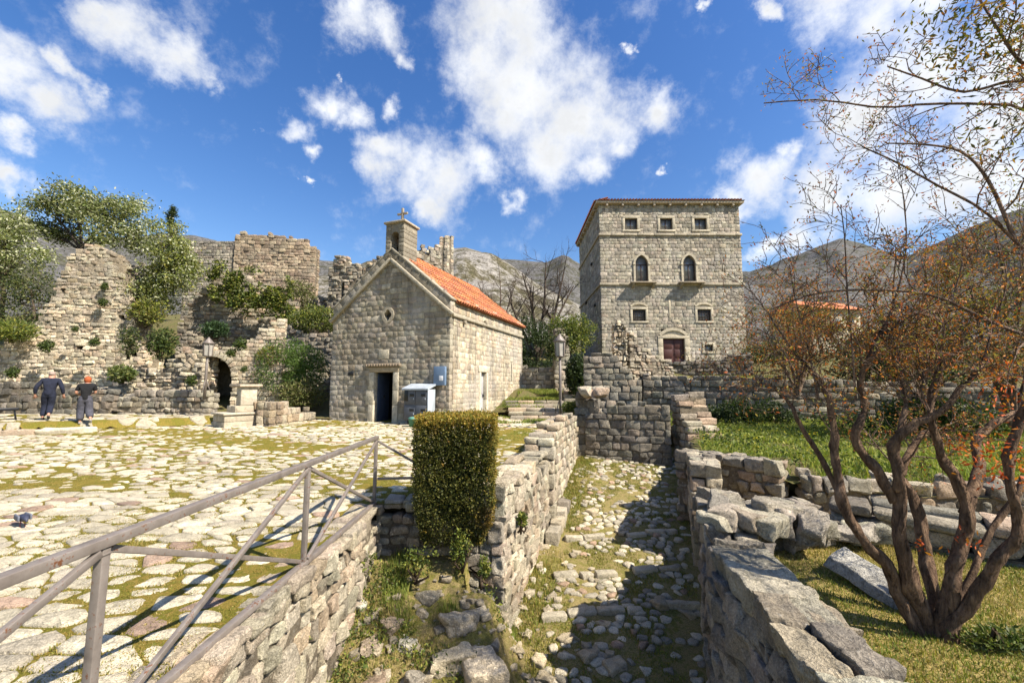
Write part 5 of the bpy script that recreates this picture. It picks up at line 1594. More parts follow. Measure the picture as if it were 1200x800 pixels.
# ------------------------------------------------------------------ RAILING
RX_ = -2.0
RL = thing('railing', 'grey painted metal railing with crossed diagonal bars along the plaza edge', 'railing', (RX_, 4.0, 0))
posts = [(0, 6.28), (0, 4.21), (0, 2.14), (0, 0.07)]
Zt = .99
def pl(x, y, z): return (x, y - 4.0, z)
for i, (x, y) in enumerate(posts[:3]):
    mb = MB(); box(mb, pl(x - .022, y - .022, -.06), pl(x + .022, y + .022, Zt - .027), r=.004); box(mb, pl(x - .026, y - .026, Zt - .06), pl(x + .026, y + .026, Zt - .05), r=.003); 
    po = mb.build('post', M['steel'], parent=RL)
    mb = MB(); box(mb, pl(x - .06, y - .06, .0), pl(x + .06, y + .06, .012), r=.003)
    for bx, by in ((-.045, -.045), (.045, -.045), (-.045, .045), (.045, .045)): lathe(mb, [(.009, .012), (.009, .022), (.004, .026)], 6, pl(x + bx, y + by, 0))
    mb.build('base_plate', M['steel'], parent=po)
mb = MB(); bar(mb, pl(0, 6.32, Zt), pl(0, -.4, Zt), .06, .05, r=.005); mb.build('top_rail', M['steel'], parent=RL)
mb = MB(); bar(mb, pl(0.0, 6.31, .055), pl(0.0, -.4, .055), .055, .045, r=.004); mb.build('bottom_rail', M['steel'], parent=RL)
for i in range(3):
    y0, y1 = posts[i][1] - .035, posts[i + 1][1] + .035
    mb = MB(); bar(mb, pl(.018, y0, Zt - .04), pl(.018, y1, .09), .03, .035, r=.003); mb.build('brace', M['steel'], parent=RL)
    mb = MB(); bar(mb, pl(-.018, y0, .09), pl(-.018, y1, Zt - .04), .03, .035, r=.003); mb.build('brace', M['steel'], parent=RL)
mb = MB(); bar(mb, pl(.03, 6.28, Zt - .05), pl(1.5, 6.42, .07), .03, .03, r=.003); mb.build('brace', M['steel'], parent=RL)
mb = MB(); bar(mb, pl(.03, 6.3, .40), pl(1.5, 6.46, .40), .03, .035, r=.003); mb.build('brace', M['steel'], parent=RL)
# ------------------------------------------------------------------ VEGETATION TOOLS
def unit(v):
    return v / np.maximum(np.linalg.norm(v, axis=-1, keepdims=True), 1e-9)
def leaves(mb, P, size, cols, aspect=.42, up=.25, vary=.35, outd=None, outw=.0):
    P = np.asarray(P, float); n = len(P)
    if n == 0: return
    d = RNG.normal(0, 1, (n, 3)); d[:, 2] += up
    if outd is not None: d = d + outd * outw
    d = unit(d)
    s = unit(np.cross(d, RNG.normal(0, 1, (n, 3))))
    nn = np.cross(d, s)
    L = (np.broadcast_to(size, (n,)) * RNG.uniform(1 - vary, 1 + vary, n))[:, None]
    w = L * aspect
    a = P; t = P + d * L + nn * L * .12
    m1 = P + d * L * .5 + s * w * .5 + nn * w * .25; m2 = P + d * L * .5 - s * w * .5 + nn * w * .25
    V = np.stack([a, m1, t, m2], 1).reshape(-1, 3)
    i = np.arange(n)[:, None] * 4
    Fc = np.concatenate([i + np.array([[0, 1, 2]]), i + np.array([[0, 2, 3]])])
    c = np.asarray(cols, float)
    if c.ndim == 1: c = np.broadcast_to(c, (n, 3))
    mb.add(V, Fc, np.repeat(c, 4, 0))
def lcol(pal, n, v=.25):
    p = np.array(pal); c = p[RNG.integers(0, len(p), n)]
    return np.clip(c * RNG.uniform(1 - v, 1 + v, (n, 1)), 0, 1)
GREEN = [(.07, .10, .022), (.10, .135, .03), (.05, .075, .018), (.125, .15, .035)]
PALEG = [(.24, .26, .11), (.15, .18, .06), (.38, .38, .22), (.11, .14, .04), (.5, .5, .36)]
OLIVE = [(.13, .145, .045), (.09, .105, .03), (.17, .17, .055)]
YELG = [(.21, .23, .035), (.16, .19, .035), (.27, .25, .05)]
DARKG = [(.025, .04, .012), (.035, .055, .017), (.05, .07, .022)]
def bushpts(c, rad, n, shell=.5, lump=.35, seed=1, flat=-1e9):
    """points through a lumpy ellipsoid"""
    d = unit(RNG.normal(0, 1, (n, 3)))
    r = RNG.uniform(0, 1, n) ** shell
    rad = np.asarray(rad, float)
    q = 1 + lump * fbm(d * 1.0 + seed * 3.7, 2.2, 3, seed)
    P = np.asarray(c) + d * (r * q)[:, None] * rad
    dens = fbm(P, 2.2 / rad.mean(), 3, seed + 5)
    keep = (dens > -.18) & (P[:, 2] > flat)
    return P[keep], d[keep]
def bush(name, label, c, rad, n, size, pal, mat='leaf', stems=8, group=None, cat='bush', seed=1, aspect=.45, extra=None, flat=None):
    c = np.asarray(c, float); rad = np.asarray(rad, float)
    zb = c[2] - rad[2]
    B = thing(name, label, cat, (c[0], c[1], zb), 0, group)
    mb = MB(); rel = np.array([0, 0, rad[2]])
    P, d = bushpts(rel, rad, n, seed=seed, flat=(-.05 if flat is None else flat))
    leaves(mb, P, size, lcol(pal, len(P)), aspect, outd=d, outw=.6)
    if extra is not None:
        P2, d2 = bushpts(rel + np.array(extra[0]), extra[1], extra[2], seed=seed + 3); leaves(mb, P2, size, lcol(extra[3], len(P2)), aspect, outd=d2, outw=.6)
    mb.build('foliage', M[mat], parent=B, smooth=False)
    st = MB()
    for k in range(stems):
        e = rel + RNG.normal(0, .4, 3) * rad
        m_ = e * .5 + RNG.normal(0, .08, 3)
        tube(st, [(RNG.normal(0, .05), RNG.normal(0, .05), -.1), m_, e], [.018, .013, .005], 5, (.10, .075, .05))
    st.build('stems', M['bark'], parent=B)
    return B
def curve(p, d, L, n=6, wob=.25, grav=0.0):
    pts = [np.array(p, float)]; d = np.array(d, float)
    for k in range(n):
        d = unit(d + RNG.normal(0, wob, 3) * .5 + np.array([0, 0, grav]))
        pts.append(pts[-1] + d * L / n)
    return np.array(pts)
def grow(mb, pts, r0, r1, depth, tips, nch, Lc, wob=.3, seg=5, col=(.12, .085, .06), spread=.9, upb=.15, start=.25):
    """tube along pts and recursive side shoots"""
    n = len(pts)
    rad = np.linspace(r0, r1, n)
    tube(mb, pts, rad, max(3, seg), np.array(col) * RNG.uniform(.8, 1.2), cap=False)
    if depth == 0:
        tips.append((pts[-1], unit(pts[-1] - pts[-2]))); 
        if len(pts) > 3: tips.append((pts[len(pts) // 2], unit(pts[-1] - pts[-2])))
        return
    for k in range(nch):
        t = start + (1 - start) * (k + RNG.uniform(0, 1)) / nch
        i = min(int(t * (n - 1)), n - 2); f = t * (n - 1) - i
        p = pts[i] * (1 - f) + pts[i + 1] * f
        d = unit(pts[i + 1] - pts[i])
        s = unit(np.cross(d, RNG.normal(0, 1, 3)))
        dd = unit(d * (1 - spread * .45) + s * spread + np.array([0, 0, upb]))
        L = Lc * RNG.uniform(.55, 1.25)
        rr = rad[i] * .55
        grow(mb, curve(p, dd, L, 5, wob), max(rr, .003), max(rr * .4, .0018), depth - 1, tips, nch, Lc * .5, wob, max(3, seg - 1), col, spread, upb, .2)
    tips.append((pts[-1], unit(pts[-1] - pts[-2])))
def tree(name, label, base, trunk_top, blobs, nl, size, pal, mat='leaf', tr=.12, group=None, cat='tree', cl=.35, subs=16, cols2=None, aspect=.45, seed=2):
    base = np.asarray(base, float)
    T = thing(name, label, cat, tuple(base), 0, group)
    w = MB(); tt = np.asarray(trunk_top, float) - base
    pts = np.array([np.zeros(3) - [0, 0, .3], tt * .35 + RNG.normal(0, .1, 3), tt * .7 + RNG.normal(0, .1, 3), tt])
    tube(w, pts, [tr * 1.3, tr, tr * .85, tr * .7], 9, (.10, .08, .06), cap=False)
    P, C = [], []
    tot = sum(np.prod(b[1]) ** (2 / 3) for b in blobs)
    for bc, br in blobs:
        bc = np.asarray(bc, float) - base; br = np.asarray(br, float)
        c0 = curve(tt, bc - tt, np.linalg.norm(bc - tt), 5, .15); c0 = c0 + (bc - c0[-1]) * np.linspace(0, 1, 6)[:, None]
        tube(w, c0, np.linspace(tr * .6, tr * .2, 6), 6, (.10, .08, .06), cap=False)
        share = np.prod(br) ** (2 / 3) / tot
        ns = max(5, int(subs * share * len(blobs)))
        for k in range(ns):
            dd = unit(RNG.normal(0, 1, 3)); e = bc + dd * br * RNG.uniform(.45, 1.0)
            cc = curve(c0[RNG.integers(2, 6)], e - bc, 1, 4, .2); cc = cc[0] + (cc - cc[0]) * np.linalg.norm(e - cc[0]); cc = cc + (e - cc[-1]) * np.linspace(0, 1, 5)[:, None]
            tube(w, cc, np.linspace(tr * .18, .008, 5), 4, (.11, .085, .06), cap=False)
            m_ = int(nl * share / ns)
            q = e + RNG.normal(0, 1, (m_, 3)) * cl * np.array([1, 1, .75]) * RNG.uniform(.6, 1.2)
            P.append(q); C.append(lcol(pal, m_) * RNG.uniform(.75, 1.25))
    w.build('trunk', M['bark'], parent=T)
    l = MB(); P = np.concatenate(P); leaves(l, P, size, np.concatenate(C), aspect)
    l.build('crown', M[mat], parent=T, smooth=False)
    return T
def blades(mb, P, h, cols, wd=.006, lean=.5):
    n = len(P)
    if n == 0: return
    a = RNG.uniform(0, 2 * pi, n); h = np.broadcast_to(h, (n,)) * RNG.uniform(.5, 1.3, n)
    s = np.stack([np.cos(a), np.sin(a), 0 * a], -1) * (wd * RNG.uniform(.6, 1.4, n))[:, None]
    b = RNG.uniform(0, 2 * pi, n); ln = np.stack([np.cos(b), np.sin(b), 0 * b], -1) * (h * RNG.uniform(0, lean, n))[:, None]
    up = np.array([0, 0, 1.0])
    m = P + ln * .35 + up * (h * .6)[:, None]; t = P + ln + up * (h * .95)[:, None]
    V = np.stack([P - s, P + s, m + s * .7, m - s * .7, t], 1).reshape(-1, 3)
    i = np.arange(n)[:, None] * 5
    mb.add(V, i + np.array([[0, 1, 2, 3]]), np.repeat(cols, 5, 0)); mb.Fs.append(i + np.array([[3, 2, 4]]) + mb.n - len(V))
GRASSC = [(.15, .20, .035), (.21, .25, .05), (.12, .16, .03), (.27, .27, .065)]
DRYC = [(.36, .28, .11), (.30, .24, .08), (.22, .20, .055), (.42, .33, .15)]
MOSSC = [(.24, .20, .04), (.19, .185, .035), (.29, .22, .06), (.15, .155, .03)]
def scatter(n, x0, x1, y0, y1, keep, zf, nf=None, thr=-.1, seed=4):
    x = RNG.uniform(x0, x1, n); y = RNG.uniform(y0, y1, n)
    k = keep(x, y)
    if nf: k &= fbm(P3(x, y), nf, 3, seed) > thr
    x, y = x[k], y[k]
    return np.stack([x, y, zf(x, y)], -1)

# ------------------------------------------------------------------ GRASS
mb = MB()
P = scatter(26000, -1.95, .3, 2.6, 6.3, lambda x, y: x < 0.05 - .1 * (6.0 - y), zbed_b, 1.3, -.12, 6)
dr = fbm(P, .8, 3, 12); isg = (dr + (P[:, 1] - 5.2) * .35) > .02
blades(mb, P, np.where(isg, .06, .045) * (1 + .9 * (P[:, 1] > 5.4)), np.where(isg[:, None], lcol(GRASSC, len(P)), lcol(DRYC, len(P))), .004)
Pw = scatter(2600, -1.95, -.1, 3.2, 6.0, lambda x, y: x < 9, zbed_b, 1.0, .02, 15)
leaves(mb, np.repeat(Pw, 5, 0) + RNG.normal(0, .035, (len(Pw) * 5, 3)) + [0, 0, .045], .045, lcol(GREEN + YELG, len(Pw) * 5), .4, .8)
kind(mb.build('bank_grass', M['grass'], smooth=False), 'stuff')
mb = MB()
P = scatter(120000, -.3, 5, 4.6, 13.2, lambda x, y: (x > xleft(y)) & (x < alley_right(y)), zbed_b, 1.6, -.1, 7)
dl = P[:, 0] - xleft(P[:, 1])
blades(mb, P, np.where(dl < .5, .06, .03), lcol(MOSSC + GRASSC[:2], len(P)), .005)
P = scatter(16000, -.3, 4, 5.6, 13.2, lambda x, y: (x > xleft(y) + .02) & (x < xleft(y) + .55), zbed_b, 1.5, -.12, 9)
blades(mb, P, .08, lcol(MOSSC + DRYC[:2], len(P)), .005)
kind(mb.build('alley_grass', M['grass'], smooth=False), 'stuff')
mb = MB()
P = scatter(130000, 1.9, 7, 1.6, 6.8, lambda x, y: (x > alley_right(y) + .5) & (y < 6.0 - .78 * np.clip(x - 4.4, -1, 9)), zlawn)
P[:, 2] += .03 * fbm(P * [1, 1, 0], 1.5, 3, 3)
g_ = fbm(P * [1, 1, 0], .7, 3, 33) + .15 * RNG.normal(0, 1, len(P)) > .16
blades(mb, P, .035, np.where(g_[:, None], lcol(GRASSC + MOSSC, len(P)), lcol(DRYC + MOSSC[:1], len(P))), .0035, 1.2)
kind(mb.build('lawn_grass', M['grass'], smooth=False), 'stuff')
mb = MB()
P = scatter(110000, 4.2, 16, 5.6, 17, lambda x, y: (y > gline(x) + .25) & (x > alley_right(y) + .4) & (y < 16.8 - .39 * (x - 6.2)), zgarden, .9, -.2, 5)
P[:, 2] += .06 * fbm(P * [1, 1, 0], .9, 3, 3)
blades(mb, P, .16, np.clip(lcol(GRASSC + YELG, len(P)) * 1.25, 0, .6), .008, 1.1)
Pw = scatter(5000, 4.2, 16, 5.6, 17, lambda x, y: (y > gline(x) + .25) & (x > alley_right(y) + .4) & (y < 16.8 - .39 * (x - 6.2)), zgarden, .6, -.05, 25)
leaves(mb, np.repeat(Pw, 6, 0) + RNG.normal(0, .07, (len(Pw) * 6, 3)) + [0, 0, .14], .08, lcol(GREEN + YELG, len(Pw) * 6), .5, .6)
Pf = Pw[::14] + [0, 0, .3]
leaves(mb, np.repeat(Pf, 4, 0) + RNG.normal(0, .03, (len(Pf) * 4, 3)), .03, np.array([.55, .42, .03]), .8)
kind(mb.build('garden_grass', M['grass'], smooth=False), 'stuff')
mb = MB()
P = scatter(420000, -9, 3, .8, 10, lambda x, y: plaza_keep(x, y) & (np.abs(x) < 1.28 * y + 1), zplaza)
ms = mossy(P[:, 0], P[:, 1]); P = P[ms > -.12]
P[:, 2] += .008
blades(mb, P, .020, lcol(MOSSC + DRYC[:1], len(P)), .004, 1.2)
P = scatter(20000, -1.2, 1.8, 11, 17, lambda x, y: (x < xleft(y) - .5) & (x > xleft(y) - 2.2), zplaza, .8, .05, 14); blades(mb, P, .05, lcol(GRASSC, len(P)), .008)
P = scatter(6000, -1.0, 1.5, 16.5, 21.5, lambda x, y: (x > -2.2 + (y - 16) * .38 + .05) & (x < 1.6), lambda x, y: np.maximum(zplaza(x, y) + .03, np.where(y > 19.5, back_level(x, y), 0)), .8, -.1, 17); blades(mb, P, .08, lcol(GRASSC, len(P)), .012)
P = scatter(9000, .3, 2.4, 20.4, 23, lambda x, y: x > 0, back_level, .7, -.2, 17); P[:, 2] += .1; blades(mb, P, .12, lcol(GRASSC + YELG, len(P)), .015)
kind(mb.build('plaza_moss', M['grass'], smooth=False), 'stuff')
mb = MB()
P = scatter(15000, 4.8, 14, 14.8, 21.8, lambda x, y: y > 17.4 - .39 * (x - 6.2), lambda x, y: 1.80 + .09 * (y - 17), .8, -.1, 18); blades(mb, P, .14, lcol(GRASSC + DRYC, len(P)), .014)
kind(mb.build('terrace_grass', M['grass'], smooth=False), 'stuff')

# ------------------------------------------------------------------ CLIPPED HEDGE
HG = thing('hedge', 'tall box hedge clipped square, yellowish on top, at the corner of the wall', 'hedge', (-.79, 6.26, 0))
n = 42000
hx, hy, z0, z1 = .54, .43, -.45, 1.33
face = RNG.choice(5, n, p=[.3, .17, .17, .16, .2])
u = RNG.uniform(-1, 1, n); v = RNG.uniform(0, 1, n); dep = np.abs(RNG.normal(0, .035, n)) 
X = np.select([face == 0, face == 1, face == 2, face == 3], [u * hx, np.full(n, hx), np.full(n, -hx), u * hx], u * hx)
Yy = np.select([face == 0, face == 1, face == 2, face == 3], [np.full(n, -hy), u * hy, u * hy, np.full(n, hy)], (2 * v - 1) * hy)
Z = np.where(face == 4, z1, z0 + (z1 - z0) * v)
nrm = np.stack([np.select([face == 1, face == 2], [1, -1], 0), np.select([face == 0, face == 3], [-1, 1], 0), (face == 4) * 1.0], -1).astype(float)
P = np.stack([X, Yy, Z], -1)
tz = (P[:, 2] - z0) / (z1 - z0)
tap = np.where(tz < .34, .62 + .38 * np.sqrt(np.clip(tz / .34, 0, 1)), 1.0) + .02 * tz
P[:, 0] = P[:, 0] * tap - .05 * (1 - tap); P[:, 1] = P[:, 1] * tap
rc = np.maximum(np.abs(P[:, 0]) / hx, np.abs(P[:, 1]) / hy)
P[:, 2] -= np.where(face == 4, .05 * np.clip(rc - .8, 0, 1) / .2, 0)
P = P - nrm * dep[:, None] + nrm * (fbm(P, 3.2, 4, 4) * .075 + np.where(RNG.uniform(0, 1, len(P)) < .03, .04, 0))[:, None]
keep = (P[:, 2] > -.42) & ((P[:, 2] > .02) | (P[:, 1] < -.02))
P, nrm, tz, face = P[keep], nrm[keep], tz[keep], face[keep]
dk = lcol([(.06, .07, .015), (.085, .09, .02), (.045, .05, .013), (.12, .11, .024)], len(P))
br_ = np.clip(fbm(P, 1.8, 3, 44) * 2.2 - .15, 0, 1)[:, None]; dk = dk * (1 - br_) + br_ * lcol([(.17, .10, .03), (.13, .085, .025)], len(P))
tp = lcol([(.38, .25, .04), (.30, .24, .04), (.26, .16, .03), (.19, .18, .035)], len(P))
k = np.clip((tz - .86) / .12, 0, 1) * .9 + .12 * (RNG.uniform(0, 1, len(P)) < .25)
k = np.where(face == 4, .9, k)[:, None]; k = np.clip(k + np.where(face == 1, .5, 0)[:, None], 0, 1)  # right face tinted golden to colour it as the sunny side
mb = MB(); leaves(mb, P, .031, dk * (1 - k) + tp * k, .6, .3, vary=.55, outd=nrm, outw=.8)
for _ in range(90):
    i_ = RNG.integers(0, len(P)); e_ = P[i_] + (nrm[i_] * .6 + [0, 0, .5] + RNG.normal(0, .25, 3)) * RNG.uniform(.05, .11)
    q_ = P[i_] + (e_ - P[i_]) * np.linspace(.2, 1, 7)[:, None]; leaves(mb, q_, .026, tp[i_] * .9, .55)
mb.build('foliage', M['leaf'], parent=HG, smooth=False)
mb = MB()
for k in range(60):
    e = np.array([RNG.uniform(-.42, .42), RNG.uniform(-.32, .32), RNG.uniform(.0, 1.2)])
    tube(mb, [(RNG.normal(0, .06), RNG.normal(0, .06) + .05, -.1), (e[0] * .4, e[1] * .4, e[2] * .5), e], [.02, .014, .004], 5, (.08, .06, .045))
P = np.stack([RNG.uniform(-.44, .44, 9000), RNG.uniform(-.34, .34, 9000), RNG.uniform(-.1, 1.25, 9000)], -1)
mb.build('stems', M['bark'], parent=HG)
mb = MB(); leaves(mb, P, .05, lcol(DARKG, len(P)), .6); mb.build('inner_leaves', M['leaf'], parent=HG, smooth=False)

# ------------------------------------------------------------------ TREES AND BUSHES AT THE RUINS
def A3(px, py, Y): return at(px, py, Y)
tree('pale_tree', 'pale blossoming tree growing above the rubbly tower crest', at(98, 330, 24.3), at(96, 292, 24.3),
     [(at(65, 255, 24.5), (1.5, 1.3, 1.3)), (at(90, 240, 24.3), (1.5, 1.4, 1.1)), (at(120, 258, 24), (1.6, 1.4, 1.5)), (at(148, 255, 24.5), (1.3, 1.3, 1.3)), (at(160, 275, 24.2), (1.0, 1.0, .9)), (at(70, 272, 25), (1.0, 1, .8))],
     17000, .16, PALEG + OLIVE, 'petal', .16, cl=.36, subs=15)
tree('pale_tree', 'pale leafy tree leaning beside the ivy wall, behind the sunlit rubble', at(178, 372, 23.0), at(186, 335, 23.0),
     [(at(198, 278, 23), (.9, .8, 1.1)), (at(195, 300, 22.8), (1.4, 1.2, 1.3)), (at(208, 318, 22.8), (1.3, 1.1, 1.1)), (at(180, 325, 23), (1.2, 1, 1.2)), (at(190, 345, 23), (1.0, 1, .9))],
     13000, .15, PALEG + YELG + OLIVE, 'petal', .12, cl=.32, subs=15)
tree('pale_tree', 'pale tree at the left edge behind the low end of the tower wall', at(2, 385, 22.0), at(2, 330, 22.0),
     [(at(-20, 275, 22), (1.8, 1.4, 1.4)), (at(12, 268, 22), (1.3, 1.3, 1.0)), (at(22, 290, 22), (1.1, 1.2, 1.1)), (at(5, 310, 22), (1.3, 1.2, 1.0))],
     9000, .15, PALEG + OLIVE, 'petal', .12, cl=.34, subs=13)
tree('cypress', 'dark slim cypress tip far behind the pale leaning tree', at(201, 290, 44), at(201, 262, 44), [(at(201, 257, 44), (.45, .45, 1.3)), (at(202, 248, 44), (.25, .25, .8))], 2500, .16, DARKG, 'leaf', .08, cl=.14, subs=22)
tree('dark_tree', 'dark branchy shrub tree in shade left of the tower crest', at(42, 395, 21.4), at(40, 360, 21.4),
     [(at(38, 335, 21.6), (1.3, .8, 1.2)), (at(25, 355, 21.6), (1.2, .8, 1.0)), (at(52, 360, 21.8), (.8, .7, 1.0)), (at(20, 375, 21.3), (1.2, .8, .6))], 4500, .12, DARKG + OLIVE, 'leaf', .08, cl=.3, subs=16)
bush('bush', 'yellow-green grassy bush below the dark shrub tree at left edge', at(14, 388, 20.4), (1.1, .6, .5), 2600, .2, YELG + GREEN, seed=3, aspect=.2)
bush('bush', 'green and ochre bush in the gap between tower and ivy wall', at(172, 366, 22.0), (1.0, .6, .75), 2600, .14, YELG + OLIVE + [(.2, .15, .05)], seed=4)
bush('bush', 'dark shaded bush under the leaning pale tree', at(190, 402, 21.2), (.7, .5, .8), 2200, .13, DARKG + GREEN, seed=5)
bush('bush', 'dark scrub hanging down the side of the tower wall', at(152, 400, 20.8), (.55, .4, .8), 1300, .12, DARKG + OLIVE, seed=6)
bush('bush', 'big fresh green bush left of the chapel, yellowish at its top left', at(342, 430, 19.7), (1.75, .9, 1.25), 15000, .11, [(.075, .13, .022), (.10, .155, .03), (.06, .10, .02)], seed=7, aspect=.3, extra=((-1.05, 0, .55), (.6, .5, .55), 3000, [(.24, .21, .03), (.19, .19, .03)]))
bush('bush', 'dull drooping bush at the foot of the fresh green bush', at(352, 462, 19.2), (1.2, .7, .7), 3500, .12, OLIVE + [(.17, .15, .07)], seed=8)
bush('bush', 'yellow-green bush on top of the dark wall by the chapel', at(372, 374, 22.4), (1.7, .7, .75), 5500, .13, YELG + GREEN + OLIVE, seed=9)
bush('bush', 'brownish thorny bush between the square tower ruin and the slit wall', at(352, 345, 25.0), (1.0, .7, .9), 3000, .12, OLIVE + [(.14, .11, .06)], seed=10)
bush('bush', 'small dark green bush on a ledge of the ivy wall', at(252, 386, 22.9), (.85, .45, .45), 2600, .13, [(.04, .075, .03), (.055, .09, .035)], seed=11)
bush('bush', 'grassy tuft at the foot of the tower wall beside walker in black', at(143, 438, 18.6), (.6, .4, .35), 1500, .14, GREEN + OLIVE, seed=12)
# ivy
def ivy(label, spots, n, Y, pal, size=.13, group=None):
    mb = MB()
    tot = sum(r * rz for _, _, r, rz in spots)
    for (px, py, r, rz) in spots:
        c = at(px, py, Y); k = int(n * r * rz / tot)
        d = unit(RNG.normal(0, 1, (k, 3))); rr = RNG.uniform(0, 1, k) ** .5
        P = c + d * rr[:, None] * np.array([r, .28, rz]) * (1 + .4 * fbm(d + px, 2.5, 3, 2))[:, None]
        P = P[fbm(P, 1.4, 3, 6) > -.12]
        leaves(mb, P, size, lcol(pal, len(P)), .7, -.2, outd=np.array([0, -1, .2]), outw=.8)
    return tag(mb.build('ivy', M['leaf'], origin='base', smooth=False), label, 'ivy', group)
ivy('dark green ivy draped over the top of the broad ruin wall', [(255, 322, .65, .9), (270, 335, .8, .9), (290, 330, 1.0, .9), (310, 340, 1.0, 1.0), (325, 352, .8, 1.1), (282, 348, .8, .8), (300, 358, .9, .8), (335, 345, .6, 1.2), (338, 372, .5, .8), (252, 345, .4, .6), (272, 356, .4, .5)], 12000, 23.15, GREEN + YELG + OLIVE, .14)
ivy('ivy covering the gate pier by the dark passage', [(657, 400, .7, .8), (648, 410, .5, .9)], 2200, 22.7, DARKG + OLIVE, .14)
# tufts rooted in the walls
tuft_src = None
def tuft(label, px, py, Y, s=1.0):
    global tuft_src
    if tuft_src is None:
        mb = MB(); k = 420
        d = unit(RNG.normal(0, 1, (k, 3))); P = d * (RNG.uniform(0, 1, k) ** .5)[:, None] * np.array([.28, .16, .26]) + [0, -.06, 0]
        leaves(mb, P, .1, lcol(DARKG + GREEN, k), .5, outd=np.array([0, -1, .3]), outw=.5)
        o = mb.build('wall_plant', M['leaf'], smooth=False); tuft_src = o
    else:
        o = tuft_src.copy(); COL.objects.link(o)
    o.location = at(px, py, Y); o.scale = (s, s, s); o.rotation_euler = (0, random.uniform(-.5, .5), random.uniform(-.3, .3))
    tag(o, label, 'wall plant', 'plants rooted in the ruin walls')
for lab, px, py, Y, s in [('dark round plant rooted in tower wall above the walker in navy', 56, 406, 20.6, 1.2), ('tall dark plant at left foot of the tower wall', 17, 437, 20.2, 1.1), ('small dark plant high in the tower wall face, above the walker in black', 112, 401, 20.9, .9),
                          ('tiny plant in the middle of the tower wall', 89, 386, 20.9, .6), ('ochre-green plant near the grey wall with window', 124, 336, 21.6, .8), ('plant in a hollow of the upper tower wall', 122, 355, 21.5, .9),
                          ('dark plant growing beside the stone arch crown', 283, 404, 18.6, 1.1), ('dark plant right of the arch springing', 272, 414, 18.5, .8), ('small plant at the arch foot near the slim lantern', 226, 446, 18.4, .9), ('plant low in the sunlit arch wall', 287, 433, 18.6, .6)]:
    tuft(lab, px, py, Y, s)

# right of the chapel
bush('bush', 'dark shaded scrub behind the squared wall right of the chapel', at(622, 408, 25.5), (1.9, 1.2, 1.9), 9000, .15, DARKG, seed=14)
bush('bush', 'yellow-green bush between gate pier and the tower house', at(668, 392, 31), (1.9, 1.2, 1.6), 9000, .17, YELG + GREEN + OLIVE, seed=15)
bush('bush', 'dark leaf mass added for the deep shadow of the passage beside the tower house', at(677, 440, 20.6), (.62, .5, 1.0), 5000, .15, DARKG, seed=16)  # dark foliage added where the passage lies in deep shadow
bush('bush', 'small grassy tuft at the foot of the path lantern', at(668, 478, 13.9), (.28, .22, .2), 1100, .11, GREEN + YELG, seed=17, aspect=.2)
def bare_tree(name, label, base, tops, r0, depth=3, nch=6, Lc=1.6, col=(.11, .085, .07), cat='bare tree', leafpal=None, nleaf=0, lsize=.1, spread=.8, mat='petal', upb=.25):
    base = np.asarray(base, float)
    T = thing(name, label, cat, tuple(base)); w = MB(); tips = []
    for t in tops:
        e = np.asarray(t, float) - base; L = np.linalg.norm(e)
        c = curve((0, 0, -.2), e + np.array([0, 0, L * .2]), L, 8, .12); c = c + (e - c[-1]) * np.linspace(0, 1, 9)[:, None]
        grow(w, c, r0, r0 * .25, depth, tips, nch, Lc, .35, 7, col, spread, upb, .3)
    w.build('trunk', M['bark'], parent=T)
    if nleaf:
        tp = np.array([t[0] for t in tips]); k = RNG.integers(0, len(tp), nleaf)
        P = tp[k] + RNG.normal(0, .10, (nleaf, 3))
        l = MB(); leaves(l, P, lsize, lcol(leafpal, nleaf), .4); l.build('crown', M[mat], parent=T, smooth=False)
    return T
bare_tree('bare_tree', 'large leafless tree standing behind the chapel roof', at(629, 420, 33), [at(612, 320, 33), at(640, 306, 33), at(662, 312, 33.5), at(625, 335, 32), at(672, 335, 33), at(595, 345, 33)], .17, 3, 6, 2.1, (.10, .08, .065))
bare_tree('bare_tree', 'lower leafless thicket tree beside the chapel eaves', at(585, 395, 36), [at(560, 330, 36), at(585, 318, 36), at(603, 330, 36), at(545, 335, 37), at(575, 345, 35)], .10, 3, 6, 2.0, (.14, .11, .085), spread=1.0)
# dark shrubs on the weedy bed, and scrub behind
bush('dark_shrub', 'broad dark evergreen shrub against the lower terrace wall', at(882, 490, 14.3), (1.55, .7, .62), 11000, .09, DARKG + [(.055, .075, .02)], seed=20, aspect=.5)
bush('dark_shrub', 'smaller dark evergreen shrub left of the broad one at terrace wall', at(842, 495, 14.8), (.85, .6, .5), 6000, .09, DARKG, seed=21, aspect=.5)
bush('dark_shrub', 'dark overgrown scrub on the upper terrace right of the tower house', at(905, 412, 24), (1.6, .9, .8), 6000, .14, DARKG + OLIVE, seed=22)
ORANGE = [(.46, .13, .025), (.55, .20, .04), (.36, .14, .035), (.34, .25, .05), (.42, .10, .025)]
BROWNL = [(.28, .15, .05), (.32, .20, .07), (.22, .18, .05), (.36, .13, .03), (.19, .19, .05)]
def px3(l): return [at(*q) for q in l]
bare_tree('pomegranate_shrub', 'twiggy shrub with rusty young leaves right of the tower house', at(935, 455, 14.8), px3([(905, 350, 14.8), (930, 335, 14.5), (955, 345, 14.6), (975, 360, 14.8), (895, 385, 14.2), (945, 385, 14)]), .06, 3, 6, .95, (.24, .18, .135), leafpal=ORANGE + BROWNL, nleaf=4200, lsize=.085, cat='shrub', spread=1.0)
